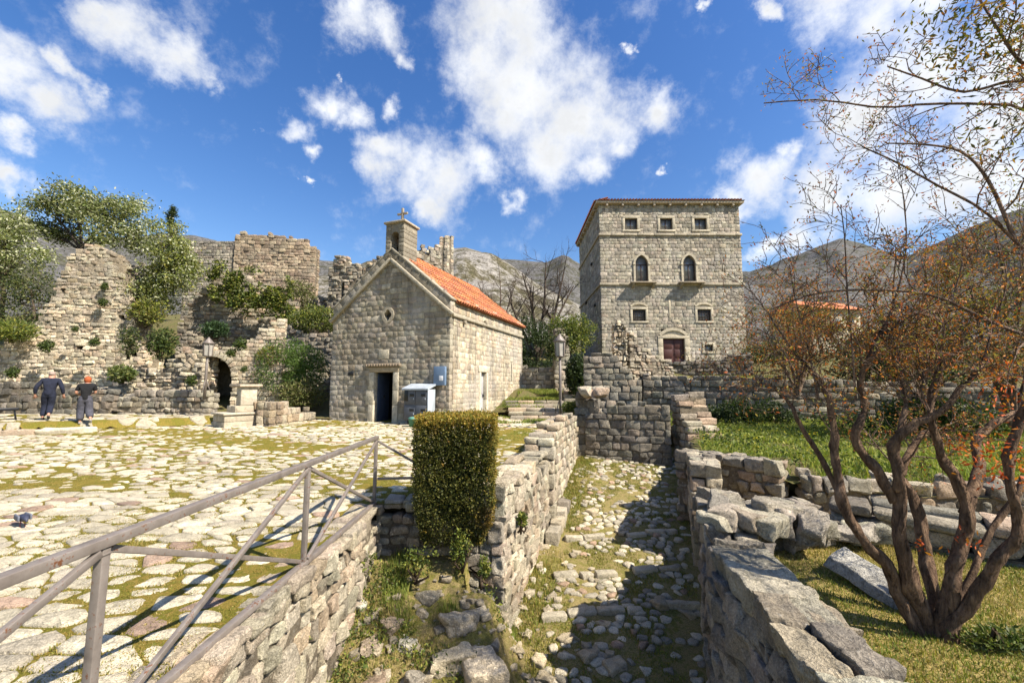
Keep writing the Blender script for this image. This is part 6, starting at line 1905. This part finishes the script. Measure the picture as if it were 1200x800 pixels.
bare_tree('pomegranate_shrub', 'dense rusty-leaved shrub on the weedy bed behind the near bare tree', at(1075, 480, 11.5), px3([(1020, 330, 11.5), (1050, 300, 11.3), (1085, 290, 11.4), (1120, 300, 11.6), (1030, 380, 11), (1090, 370, 11), (1130, 350, 11.5)]), .06, 3, 6, 1.0, (.22, .165, .125), leafpal=BROWNL + ORANGE, nleaf=8000, lsize=.08, cat='shrub', spread=1.0)
bare_tree('pomegranate_shrub', 'tall dense shrub of brown-green foliage at the right edge', at(1185, 490, 10.5), px3([(1130, 290, 10.5), (1165, 265, 10.5), (1205, 255, 10.5), (1150, 340, 10), (1200, 330, 10), (1230, 290, 10.5), (1180, 390, 10)]), .06, 3, 6, 1.0, (.21, .155, .115), leafpal=BROWNL + OLIVE, nleaf=10000, lsize=.08, cat='shrub', spread=1.0)
bush('dark_shrub', 'dark leaf mass added for the black shadowed hollow behind the rusty shrubs', at(1065, 425, 16.5), (3.2, 1.2, 1.7), 13000, .15, DARKG, seed=23)  # leaves added to fill a shadowed void with dark colour
bush('dark_shrub', 'dark undergrowth at the back of the weedy bed below the rusty shrubs', at(1090, 488, 11.4), (3.4, .5, .5), 9000, .1, DARKG + GREEN, seed=24)

# ------------------------------------------------------------------ THE NEAR BARE TREE
base = np.array([3.34, 3.53, -.16])
PT = thing('pomegranate_tree', 'many-stemmed bare tree with reddish bark and first rusty leaves on the dry lawn', 'tree', tuple(base))
def gl(pts): return np.array([at(*p) for p in pts]) - base
def smooth_line(p, n):
    p = np.asarray(p); t = np.linspace(0, len(p) - 1, n); out = []
    for x in t:
        i = min(int(x), len(p) - 2); f = x - i
        a, b, c, d = p[max(i - 1, 0)], p[i], p[i + 1], p[min(i + 2, len(p) - 1)]
        out.append(.5 * (2 * b + (c - a) * f + (2 * a - 5 * b + 4 * c - d) * f * f + (3 * b - a - 3 * c + d) * f ** 3))
    return np.array(out)
BK = (.205, .14, .095)
tips = []
def stem(pts, r0, r1, n=40, col=BK):
    s = gl(pts)
    if pts[0][1] > 720: s = np.concatenate([[s[0] * .9 + [0, 0, -.22]], s])
    s = smooth_line(s, n); k = len(s)
    rad = np.linspace(r0 * .72, r1 * .68, k) * (1 + .10 * fbm(s * 1.0, 5, 2, 3))
    s = s + np.stack([fbm(s, 4, 2, q) for q in (1, 2, 3)], -1) * .035
    mb = MB(); tube(mb, s, rad, 20, np.array(col), cap=True)
    V = mb.V[0]; V += np.stack([fbm(V * np.array([1, 1, .35]), 20, 3, q) for q in (4, 5, 6)], -1) * r0 * .36
    mb.build('stem', M['bark'], parent=PT)
    return s, rad
stems = []
S1, _ = stem([(1072, 728, 3.52), (1045, 672, 3.5), (1012, 630, 3.5), (990, 600, 3.5), (983, 560, 3.52), (977, 510, 3.55), (968, 462, 3.6), (940, 420, 3.7)], .075, .028)
S1b, _ = stem([(988, 590, 3.52), (968, 545, 3.6), (943, 505, 3.65), (928, 478, 3.7), (905, 450, 3.8)], .036, .018)
S2, _ = stem([(1088, 728, 3.5), (1068, 680, 3.45), (1056, 630, 3.42), (1056, 580, 3.4), (1048, 545, 3.4), (1049, 518, 3.4), (1068, 500, 3.35), (1095, 484, 3.3), (1125, 460, 3.25), (1150, 425, 3.2)], .085, .02, 34)
S2b, _ = stem([(1050, 590, 3.42), (1032, 560, 3.45), (1010, 530, 3.5), (1003, 505, 3.5), (1014, 478, 3.5), (1010, 445, 3.5), (1024, 405, 3.5), (1035, 380, 3.5)], .052, .028)
S2c, _ = stem([(1052, 575, 3.4), (1049, 530, 3.4), (1056, 500, 3.42), (1062, 470, 3.45), (1058, 440, 3.5)], .045, .016)
S3, _ = stem([(1098, 730, 3.6), (1090, 680, 3.65), (1082, 640, 3.7), (1072, 590, 3.75), (1058, 560, 3.8), (1062, 530, 3.85), (1085, 505, 3.9)], .08, .035)
S4, _ = stem([(1102, 735, 3.45), (1115, 680, 3.4), (1130, 620, 3.38), (1128, 580, 3.38), (1108, 540, 3.4), (1092, 505, 3.4), (1096, 465, 3.42), (1102, 420, 3.45)], .08, .032)
S4b, _ = stem([(1130, 600, 3.38), (1142, 555, 3.5), (1150, 515, 3.6), (1172, 495, 3.6), (1205, 480, 3.6), (1240, 450, 3.5)], .06, .03)
S5, _ = stem([(1112, 738, 3.4), (1140, 692, 3.3), (1165, 655, 3.2), (1185, 630, 3.15), (1190, 600, 3.12), (1181, 560, 3.1), (1190, 500, 3.1), (1215, 440, 3.1), (1250, 380, 3.1), (1262, 300, 3.1)], .07, .028)
S6, _ = stem([(1118, 735, 3.42), (1128, 700, 3.45), (1150, 640, 3.5), (1200, 560, 3.5)], .05, .03)
tw = MB(); TC = (.27, .20, .155)
def fill(s, r, depth, nch, Lc, spread=.9, upb=.3, start=.35):
    grow(tw, s, r, r * .4, depth, tips, nch, Lc, .35, 6, TC, spread, upb, start)
for s, r in ((S1, .012), (S1b, .014), (S2b, .02), (S2c, .016), (S3, .02), (S4, .02), (S4b, .02)):
    k = len(s); fill(s[int(k * .62):], r, 3, 6, .62)
for p in [[(960, 470, 3.6), (945, 400, 3.6), (932, 350, 3.6), (925, 310, 3.6)], [(1003, 470, 3.5), (998, 400, 3.5), (992, 330, 3.5), (990, 280, 3.5), (985, 240, 3.5)], [(1035, 390, 3.5), (1052, 340, 3.5), (1062, 290, 3.5), (1060, 235, 3.5)],
          [(1100, 425, 3.45), (1110, 370, 3.4), (1125, 320, 3.4), (1130, 280, 3.4)], [(1150, 430, 3.2), (1165, 380, 3.2), (1180, 330, 3.2), (1172, 290, 3.2)], [(940, 425, 3.7), (915, 390, 3.8), (895, 360, 3.9), (880, 340, 4)]]:
    fill(smooth_line(gl(p), 10), .009, 2, 8, .45)
for p in [[(1258, 330, 3.1), (1225, 310, 3.15), (1190, 283, 3.2), (1150, 245, 3.2), (1100, 218, 3.3), (1050, 190, 3.4), (1010, 172, 3.5)],
          [(1262, 260, 3.1), (1240, 170, 3.1), (1200, 128, 3.2), (1150, 122, 3.25), (1085, 122, 3.3), (1030, 126, 3.4), (960, 117, 3.6), (895, 121, 3.8)],
          [(1262, 270, 3.1), (1250, 140, 3.0), (1200, 95, 3.0), (1130, 108, 3.1), (1080, 92, 3.2), (1040, 78, 3.3)],
          [(1262, 260, 3.1), (1240, 110, 2.9), (1195, 72, 2.9), (1170, 35, 2.9), (1145, -5, 3), (1120, -40, 3)],
          [(1250, 400, 3.1), (1200, 392, 3.1), (1150, 372, 3.2), (1100, 348, 3.3), (1040, 340, 3.4), (960, 343, 3.6), (905, 362, 3.9)],
          [(1190, 283, 3.2), (1160, 215, 3.2), (1130, 180, 3.25), (1090, 170, 3.3), (1040, 168, 3.4)]]:
    s = smooth_line(gl(p), 16); fill(s, .015, 3, 5, .55, .9, .15, .12)
tw.build('twigs', M['bark'], parent=PT)
tp = np.array([t[0] for t in tips])
w_ = tp + base
nl = 15000; k = RNG.integers(0, len(tp), nl); P = tp[k] + RNG.normal(0, .025, (nl, 3))
l = MB(); leaves(l, P, .028, lcol(ORANGE + BROWNL, nl), .38)
# olive full-grown leaves in the upper right
ctr = [at(1110, 25, 2.95) - base, at(1150, 50, 2.95) - base, at(1170, 15, 2.9) - base, at(1135, 65, 3.05) - base, at(1190, 60, 2.95) - base, at(1185, 160, 3.0) - base]
for c in ctr:
    n_ = 220; leaves(l, c + RNG.normal(0, .15, (n_, 3)), .05, lcol([(.11, .11, .03), (.08, .085, .03), (.17, .14, .03), (.30, .16, .03)], n_), .32)
for (px, py, Y, s, n_) in [(1150, 545, 3.3, .09, 90), (1185, 535, 3.1, .1, 130), (1195, 560, 3.1, .07, 60), (1170, 455, 3.2, .09, 70), (1130, 520, 3.4, .05, 40), (1085, 640, 3.42, .03, 14), (1130, 635, 3.35, .04, 20), (1195, 480, 3.05, .1, 80)]:
    leaves(l, at(px, py, Y) - base + RNG.normal(0, s, (n_, 3)), .042, lcol([(.50, .10, .02), (.42, .075, .02), (.5, .19, .03)], n_), .36)
l.build('crown', M['petal'], parent=PT, smooth=False)
bush('weed', 'low clump of weeds at the foot of the bare tree', (3.62, 3.3, -.11), (.32, .14, .06), 800, .045, GREEN + OLIVE, seed=30, stems=3)
# plants on the alley wall
for lab, px, py, Y, r in [('dark creeper hanging in the corner by the square pillar', 540, 640, 5.9, (.14, .08, .22)), ('small green plant in the sunlit alley wall', 612, 608, 6.42, (.06, .05, .10)), ('trailing weed on the face of the square pillar', 567, 665, 5.84, (.08, .05, .14)), ('green weeds at the top of retaining wall bank', 425, 660, 5.75, (.18, .15, .14)), ('tall grass tuft in the shaded bank corner', 490, 655, 5.75, (.25, .15, .18)), ('green weed growing out of the retaining wall foot', 352, 745, 4.25, (.10, .16, .12))]:
    bush('weed', lab, at(px, py, Y), r, 700, .045, GREEN + YELG, seed=int(px), stems=4)

bush('bush', 'olive scrub hiding the lower part of the distant orange-roofed house', at(948, 378, 34), (3.6, 1.0, 1.5), 9000, .17, OLIVE + BROWNL, seed=41)
# ------------------------------------------------------------------ FAR HOUSE
hp = at(952, 360, 52)
FH = thing('house', 'distant house with orange roof behind the rusty shrubs', 'house', (hp[0], hp[1], hp[2] - 5.7), .2)
mb = MB(); box(mb, (-3.5, -3, -2), (3.5, 3, 5.0), (.5, .45, .36), .02); fw = mb.build('wall', M['trim'], parent=FH)
mb = MB(); V = [(-3.9, -3.5, 4.9), (3.9, -3.5, 4.9), (3.9, 3.5, 4.9), (-3.9, 3.5, 4.9), (-3.9, 0, 6.4), (3.9, 0, 6.4)]
mb.add(np.array(V, float), [[0, 1, 5, 4], [2, 3, 4, 5], [1, 2, 5], [3, 0, 4], [3, 2, 1, 0]], (.48, .16, .07)); mb.build('roof', M['tile'], parent=FH, smooth=False)
for x in (-2, 0, 2):
    mb = MB(); box(mb, (x - .45, -3.03, 2.4), (x + .45, -2.9, 3.8), r=.01); mb.build('window', M['glass'], parent=FH)

# ------------------------------------------------------------------ PEOPLE
def skinned(name, J, E, mat, parent, sub=2, root=0, off=(0, 0, 0)):
    keys = list(J); me = bpy.data.meshes.new(name)
    me.from_pydata([J[k][0] for k in keys], [(keys.index(a), keys.index(b)) for a, b in E], [])
    o = bpy.data.objects.new(name, me); COL.objects.link(o); me.materials.append(mat)
    o.modifiers.new('Skin', 'SKIN')
    sv = me.skin_vertices[0].data
    for i, k in enumerate(keys):
        r = J[k][1]; sv[i].radius = (r, r) if not isinstance(r, tuple) else r
        sv[i].use_root = (i == root)
    s = o.modifiers.new('Sub', 'SUBSURF'); s.levels = sub; s.render_levels = sub
    o.parent = parent
    for p in me.polygons: p.use_smooth = True
    o.modifiers['Skin'].use_smooth_shade = True
    return o
def person(label, px, py, height, rz, pose, cloth):
    p = ground_pt(px, py, lambda x, y: zterr(x, y) + .05)
    P_ = thing('person', label, 'person', tuple(p), rz)
    k = height / 1.75
    def sc(J): return {a: (tuple(np.array(v[0]) * k), (v[1] * k if not isinstance(v[1], tuple) else tuple(np.array(v[1]) * k))) for a, v in J.items()}
    q = pose
    B = {'pel': ((0, 0, .95), .12), 'sp': ((0, .03, 1.12), .115), 'ch': ((0, .06, 1.30), .13), 'nk': ((0, .09, 1.475), .052), 'hd': ((0, .13, 1.58), .082), 'ht': ((0, .12, 1.68), .072), 'nose': ((0, .225, 1.585), .012),
         'el': ((-.085, .12, 1.59), .014), 'er': ((.085, .12, 1.59), .014)}
    E = [('pel', 'sp'), ('sp', 'ch'), ('ch', 'nk'), ('nk', 'hd'), ('hd', 'ht'), ('hd', 'nose'), ('hd', 'el'), ('hd', 'er')]
    for s, sg in (('l', -1), ('r', 1)):
        sh, elb, wr = q['arm' + s]; kn, an, toe = q['leg' + s]
        B['sh' + s] = (sh, .062); B['eb' + s] = (elb, .043); B['wr' + s] = (wr, .03)
        d = unit(np.array(wr) - np.array(elb)); pm = np.array(wr) + d * .07
        B['pm' + s] = (tuple(pm), .034)
        sd = unit(np.cross(d, np.array([0, 1, .2])))
        for f in range(4):
            b0 = pm + d * .035 + sd * (f - 1.5) * .019; ln = (.06, .072, .068, .05)[f]
            B['fa%d' % f + s] = (tuple(b0), .0095); B['fb%d' % f + s] = (tuple(b0 + unit(d + np.array([0, .3, 0])) * ln), .008)
            E += [('pm' + s, 'fa%d' % f + s), ('fa%d' % f + s, 'fb%d' % f + s)]
        B['th' + s] = (tuple(pm + sd * .04 * -sg + np.array([0, .03, 0])), .011); B['ti' + s] = (tuple(pm + sd * .05 * -sg + d * .05 + np.array([0, .045, 0])), .009)
        E += [('pm' + s, 'th' + s), ('th' + s, 'ti' + s)]
        B['hp' + s] = ((sg * .09, 0, .90), .10); B['kn' + s] = (kn, .058); B['an' + s] = (an, .04); B['to' + s] = (toe, .034)
        E += [('ch', 'sh' + s), ('sh' + s, 'eb' + s), ('eb' + s, 'wr' + s), ('wr' + s, 'pm' + s), ('pel', 'hp' + s), ('hp' + s, 'kn' + s), ('kn' + s, 'an' + s), ('an' + s, 'to' + s)]
    body = skinned('body', sc(B), E, M['skin'], P_, 2)
    T = {'hem': ((0, -.01, .80), cloth['w'] * .98), 'pel': ((0, -.005, .96), cloth['w'] * .98), 'sp': ((0, .025, 1.12), cloth['w']), 'ch': ((0, .055, 1.32), cloth['w'] * 1.05), 'nk': ((0, .08, 1.46), .075)}
    TE = [('hem', 'pel'), ('pel', 'sp'), ('sp', 'ch'), ('ch', 'nk')]
    for s in 'lr':
        sh, elb, wr = q['arm' + s]
        T['sh' + s] = (sh, .088); TE.append(('ch', 'sh' + s))
        e2 = np.array(elb)
        if cloth['long']:
            T['eb' + s] = (elb, .064); T['wr' + s] = (tuple(np.array(wr) - unit(np.array(wr) - e2) * .01), .05); TE += [('sh' + s, 'eb' + s), ('eb' + s, 'wr' + s)]
        else:
            T['eb' + s] = (tuple(np.array(sh) * .25 + e2 * .75), .072); TE += [('sh' + s, 'eb' + s)]
    skinned(cloth['topname'], sc(T), TE, M[cloth['top']], P_, 2)
    L = {'top': ((0, .01, 1.10), .125), 'pel': ((0, 0, .97), .14)}; LE = [('top', 'pel')]
    for s, sg in (('l', -1), ('r', 1)):
        kn, an, toe = q['leg' + s]; f = cloth['flare']
        L['hp' + s] = ((sg * .095, -.01, .87), .118); L['kn' + s] = (kn, .075 * f); L['an' + s] = (tuple(np.array(an) + unit(np.array(kn) - np.array(an)) * .03), .066 * f)
        LE += [('pel', 'hp' + s), ('hp' + s, 'kn' + s), ('kn' + s, 'an' + s)]
    skinned('trousers', sc(L), LE, M[cloth['legs']], P_, 2)
    for s in 'lr':
        kn, an, toe = q['leg' + s]; a = np.array(an); t = np.array(toe); d = unit(t - a)
        skinned('shoe', sc({'h': (tuple(a + np.array([0, -.03, -.03])), .045), 'm': (tuple(a + d * .07 + np.array([0, 0, -.02])), .045), 't': (tuple(t + d * .05), .036)}), [('h', 'm'), ('m', 't')], M[cloth['shoe']], P_, 1)
    h = cloth['hair']
    hm = MB(); th_ = np.linspace(0, pi, 13)
    lathe(hm, [(max(sin(t), .001), -cos(t)) for t in th_], 20)
    V = hm.V[0] * np.array(h[3]); V = V * (1 + .10 * fbm(V, 22, 3, 5))[:, None]; hm.V[0] = (V + np.array(h[2])) * k
    hm.build('hair', M[h[0]], parent=P_)
    return P_
hd = lambda px: -math.atan2(at(px, 450, 10)[0], 10)
person('walker in navy jacket and trousers seen from behind, short greyish hair', 54, 492, 1.74, hd(54) - .2,
       dict(arml=((-.20, .05, 1.39), (-.33, -.03, 1.14), (-.35, .06, .90)), armr=((.20, .05, 1.39), (.31, -.02, 1.13), (.34, .08, .89)),
            legl=((-.10, .14, .50), (-.10, .02, .09), (-.10, .15, .04)), legr=((.06, .06, .48), (.10, -.30, .20), (.10, -.24, .08))),
       dict(topname='jacket', top='navy', legs='navy', long=True, flare=1.25, shoe='shoe', w=.165, hair=('greyhair', True, (0, .098, 1.625), (.088, .092, .085))))
person('walker in black t-shirt and loose grey trousers, orange-red hair', 97, 497, 1.66, hd(97) - .1,
       dict(arml=((-.19, .05, 1.38), (-.27, .05, 1.12), (-.16, .24, 1.06)), armr=((.19, .05, 1.38), (.24, .10, 1.12), (.10, .27, 1.10)),
            legl=((-.10, .10, .50), (-.09, .04, .09), (-.10, .17, .04)), legr=((.12, .04, .48), (.20, -.26, .22), (.21, -.20, .09))),
       dict(topname='t_shirt', top='blackcloth', legs='greycloth', long=False, flare=1.65, shoe='paleshoe', w=.15, hair=('redhair', False, (0, .085, 1.60), (.102, .10, .125))))

# ------------------------------------------------------------------ SMALL THINGS
bp = ground_pt(5, 492, lambda x, y: zterr(x, y) + .05)
BE = thing('bench', 'low black metal seat at the left edge beside the dark low wall', 'bench', tuple(bp), hd(0))
mb = MB(); box(mb, (-.9, -.22, .32), (.30, .22, .42), r=.012); mb.build('seat', M['black'], parent=BE)
for x, y in ((.2, -.15), (.2, .15), (-.8, -.15), (-.8, .15)):
    mb = MB(); bar(mb, (x, y, .34), (x + (.06 if x > 0 else -.06), y, 0), .05, .05); mb.build('leg', M['black'], parent=BE)
mb = MB(); bar(mb, (-.78, 0, .12), (.2, 0, .12), .03, .03); mb.build('stretcher', M['black'], parent=BE)
pg = ground_pt(26, 617, lambda x, y: zplaza(x, y) + .03)
PG = thing('pigeon', 'grey-blue pigeon pecking on the mossy paving at left', 'pigeon', tuple(pg), -.5)
bd = skinned('body', {'a': ((-.13, 0, .09), .018), 'b': ((-.05, 0, .105), .048), 'c': ((.03, 0, .11), .052), 'd': ((.09, 0, .115), .034), 'e': ((.125, 0, .10), .021), 'f': ((.145, 0, .075), .004)}, [('a', 'b'), ('b', 'c'), ('c', 'd'), ('d', 'e'), ('e', 'f')], M['bluegrey'], PG, 2)
mb = MB(); prism(mb, [(-.10, .098), (-.23, .085), (-.23, .077), (-.10, .085)], -.032, .032, (.05, .05, .06)); mb.build('tail', M['pigeon'], parent=PG)
for s in (-1, 1):
    mb = MB(); blocks(mb, [(-.03, s * .047, .115)], rot_axes(.05 * s), [(.10, .010, .033)], .009, [(.13, .14, .17)], m=4); mb.build('wing', M['pigeon'], parent=PG)
    mb = MB(); tube(mb, [(.0, s * .02, .07), (.0, s * .02, .01), (.03, s * .02, .004)], .005, 6, (.35, .1, .08)); mb.build('leg', M['pigeon'], parent=PG)
SUN_E, SKY_S, SKY_SAT, SKY_VAL, CLOUD, EXPO = 5.0, .065, 1.35, 1.3, 9.0, 1.08
# ------------------------------------------------------------------ WORLD, SUN, CAMERA
SUN_AZ_TO = np.array([.885, -.465]); SUN_EL = radians(47)
SUN_AZ_TO = SUN_AZ_TO / np.linalg.norm(SUN_AZ_TO)
ld = bpy.data.lights.new('sun', 'SUN'); ld.energy = SUN_E; ld.angle = radians(.53); ld.color = (1.0, .92, .80)
lo_ = bpy.data.objects.new('sun', ld); COL.objects.link(lo_)
from mathutils import Vector
sd_ = Vector((SUN_AZ_TO[0] * cos(SUN_EL), SUN_AZ_TO[1] * cos(SUN_EL), sin(SUN_EL)))
lo_.rotation_euler = sd_.to_track_quat('Z', 'Y').to_euler()
lo_.location = (10, -10, 30)
w = bpy.data.worlds.new('World'); scene.world = w; w.use_nodes = True
nt = w.node_tree; N = NT(nt); nt.nodes.clear()
out = N.n('ShaderNodeOutputWorld'); bg = N.n('ShaderNodeBackground'); bg.inputs['Strength'].default_value = SKY_S
N.link(bg.outputs[0], out.inputs['Surface'])
sky = N.n('ShaderNodeTexSky', sky_type='NISHITA'); sky.sun_disc = False
sky.sun_elevation = SUN_EL; sky.sun_rotation = atan2(SUN_AZ_TO[0], SUN_AZ_TO[1])
sky.altitude = 100; sky.air_density = 1.25; sky.dust_density = .6; sky.ozone_density = 1.6
hs = N.n('ShaderNodeHueSaturation'); hs.inputs['Saturation'].default_value = SKY_SAT; hs.inputs['Hue'].default_value = .513; hs.inputs['Value'].default_value = SKY_VAL
N.link(sky.outputs[0], hs.inputs['Color'])
tc = N.n('ShaderNodeTexCoord')
dirv = tc.outputs['Generated']
wn = N.noise(dirv, 5.5, 8, .62)
def vm(op, a, b=None):
    nd = N.n('ShaderNodeVectorMath', operation=op)
    for s, v in zip(nd.inputs, (a, b)):
        if v is None: continue
        if hasattr(v, 'links'): N.link(v, s)
        else: s.default_value = v
    return nd
sub = vm('SUBTRACT', wn.outputs['Color'], (.5, .5, .5)); sc_ = N.n('ShaderNodeVectorMath', operation='SCALE'); N.link(sub.outputs[0], sc_.inputs[0]); sc_.inputs['Scale'].default_value = .20
warp = vm('ADD', dirv, sc_.outputs[0]).outputs[0]
blobs = [(25, 95, 42), (65, 128, 34), (-20, 70, 50), (12, 152, 22), (88, 92, 20), (118, 110, 20), (145, 130, 16), (160, 142, 9), (165, 38, 44), (205, 62, 36), (135, 20, 32), (225, 85, 20), (16, 205, 24), (-10, 195, 25), (106, 178, 13),
         (400, 2, 38), (440, 20, 34), (463, 55, 16), (378, 108, 32), (408, 132, 24), (340, 148, 24), (362, 174, 15), (290, 155, 9), (432, 80, 12), (455, 120, 16), (480, 190, 44), (445, 178, 26), (515, 212, 42), (500, 240, 22), (560, 190, 34),
         (595, 25, 72), (565, 80, 50), (620, 105, 76), (680, 140, 66), (640, 180, 50), (720, 145, 48), (770, 122, 32), (600, 240, 18), (690, 205, 30), (735, 165, 28),
         (890, 22, 16), (960, 15, 50), (1020, 35, 60), (1085, 10, 50), (880, 205, 45), (845, 235, 24), (915, 180, 20), (1000, 150, 70), (1100, 95, 90), (1190, 140, 90), (965, 230, 50), (1060, 220, 70), (1150, 215, 70), (940, 275, 30), (900, 285, 22), (820, 28, 9), (782, 208, 8), (735, 62, 7), (365, 226, 7), (385, 68, 7), (1040, 100, 50), (1240, 60, 120), (1230, 230, 90),
         (-150, 120, 90), (-120, 0, 60), (700, -180, 100), (300, -200, 90), (1000, -150, 120)]
dens = None
for (px, py, r) in blobs:
    d0 = ray(px, py); d1 = ray(px + r, py); d2 = ray(px, py + r)
    ra_ = .5 * (np.linalg.norm(d1 - d0) + np.linalg.norm(d2 - d0)) * 1.25
    ds = vm('DISTANCE', warp, tuple(d0)).outputs['Value']
    v = N.math('MULTIPLY_ADD', ds, -1 / ra_, 1.0)
    if dens is None: dens = v
    else:
        nd = N.n('ShaderNodeMath', operation='SMOOTH_MAX'); N.link(dens, nd.inputs[0]); N.link(v, nd.inputs[1]); nd.inputs[2].default_value = .25; dens = nd.outputs[0]
# behind the camera: ordinary scattered cumulus
rear = N.noise(dirv, 2.6, 7, .55)
sep = N.n('ShaderNodeSeparateXYZ'); N.link(dirv, sep.inputs[0])
rearm = N.math('MULTIPLY', N.math('SUBTRACT', rear.outputs['Fac'], .52), N.math('MULTIPLY', N.math('LESS_THAN', sep.outputs['Y'], -.15), 3.0))
dens = N.math('MAXIMUM', dens, rearm)
fn = N.noise(dirv, 17, 10, .66); fn2 = N.noise(dirv, 6, 6, .6)
d2_ = N.math('ADD', N.math('ADD', dens, N.math('MULTIPLY', N.math('SUBTRACT', fn.outputs['Fac'], .5), 1.25)), N.math('MULTIPLY', N.math('SUBTRACT', fn2.outputs['Fac'], .5), .7))
mr = N.n('ShaderNodeMapRange', interpolation_type='SMOOTHSTEP'); N.link(d2_, mr.inputs['Value']); mr.inputs['From Min'].default_value = .0; mr.inputs['From Max'].default_value = .98
alpha = N.math('MULTIPLY', mr.outputs[0], .97)
# grey bellies where the cloud is thick
th = N.ramp(N.math('ADD', N.math('MULTIPLY', d2_, .5), N.math('MULTIPLY', N.math('SUBTRACT', fn2.outputs['Fac'], .5), 1.1)), [(.2, 1.0), (.62, .74)])
cl = N.mix(1, th.outputs[0], tuple(CLOUD * np.array((.97, .985, 1.0))), 'MULTIPLY')
mixc = N.mix(alpha, hs.outputs[0], cl)
N.link(mixc, bg.inputs['Color'])
w.cycles.sampling_method = 'MANUAL'; w.cycles.sample_map_resolution = 512

cd = bpy.data.cameras.new('camera'); co = bpy.data.objects.new('camera', cd); COL.objects.link(co)
cd.sensor_width = 36; cd.sensor_fit = 'HORIZONTAL'; cd.lens = F / 1200 * 36; cd.clip_end = 6000; cd.clip_start = .05
co.location = (0, 0, CAMZ); co.rotation_euler = (pi / 2 + PITCH, 0, 0)
scene.camera = co
scene.view_settings.view_transform = 'Standard'; scene.view_settings.look = 'None'; scene.view_settings.gamma = 1.0
scene.view_settings.exposure = EXPO
try:
    scene.cycles.max_bounces = 6; scene.cycles.diffuse_bounces = 2; scene.cycles.transparent_max_bounces = 6
    scene.cycles.use_denoising = True
except Exception: pass
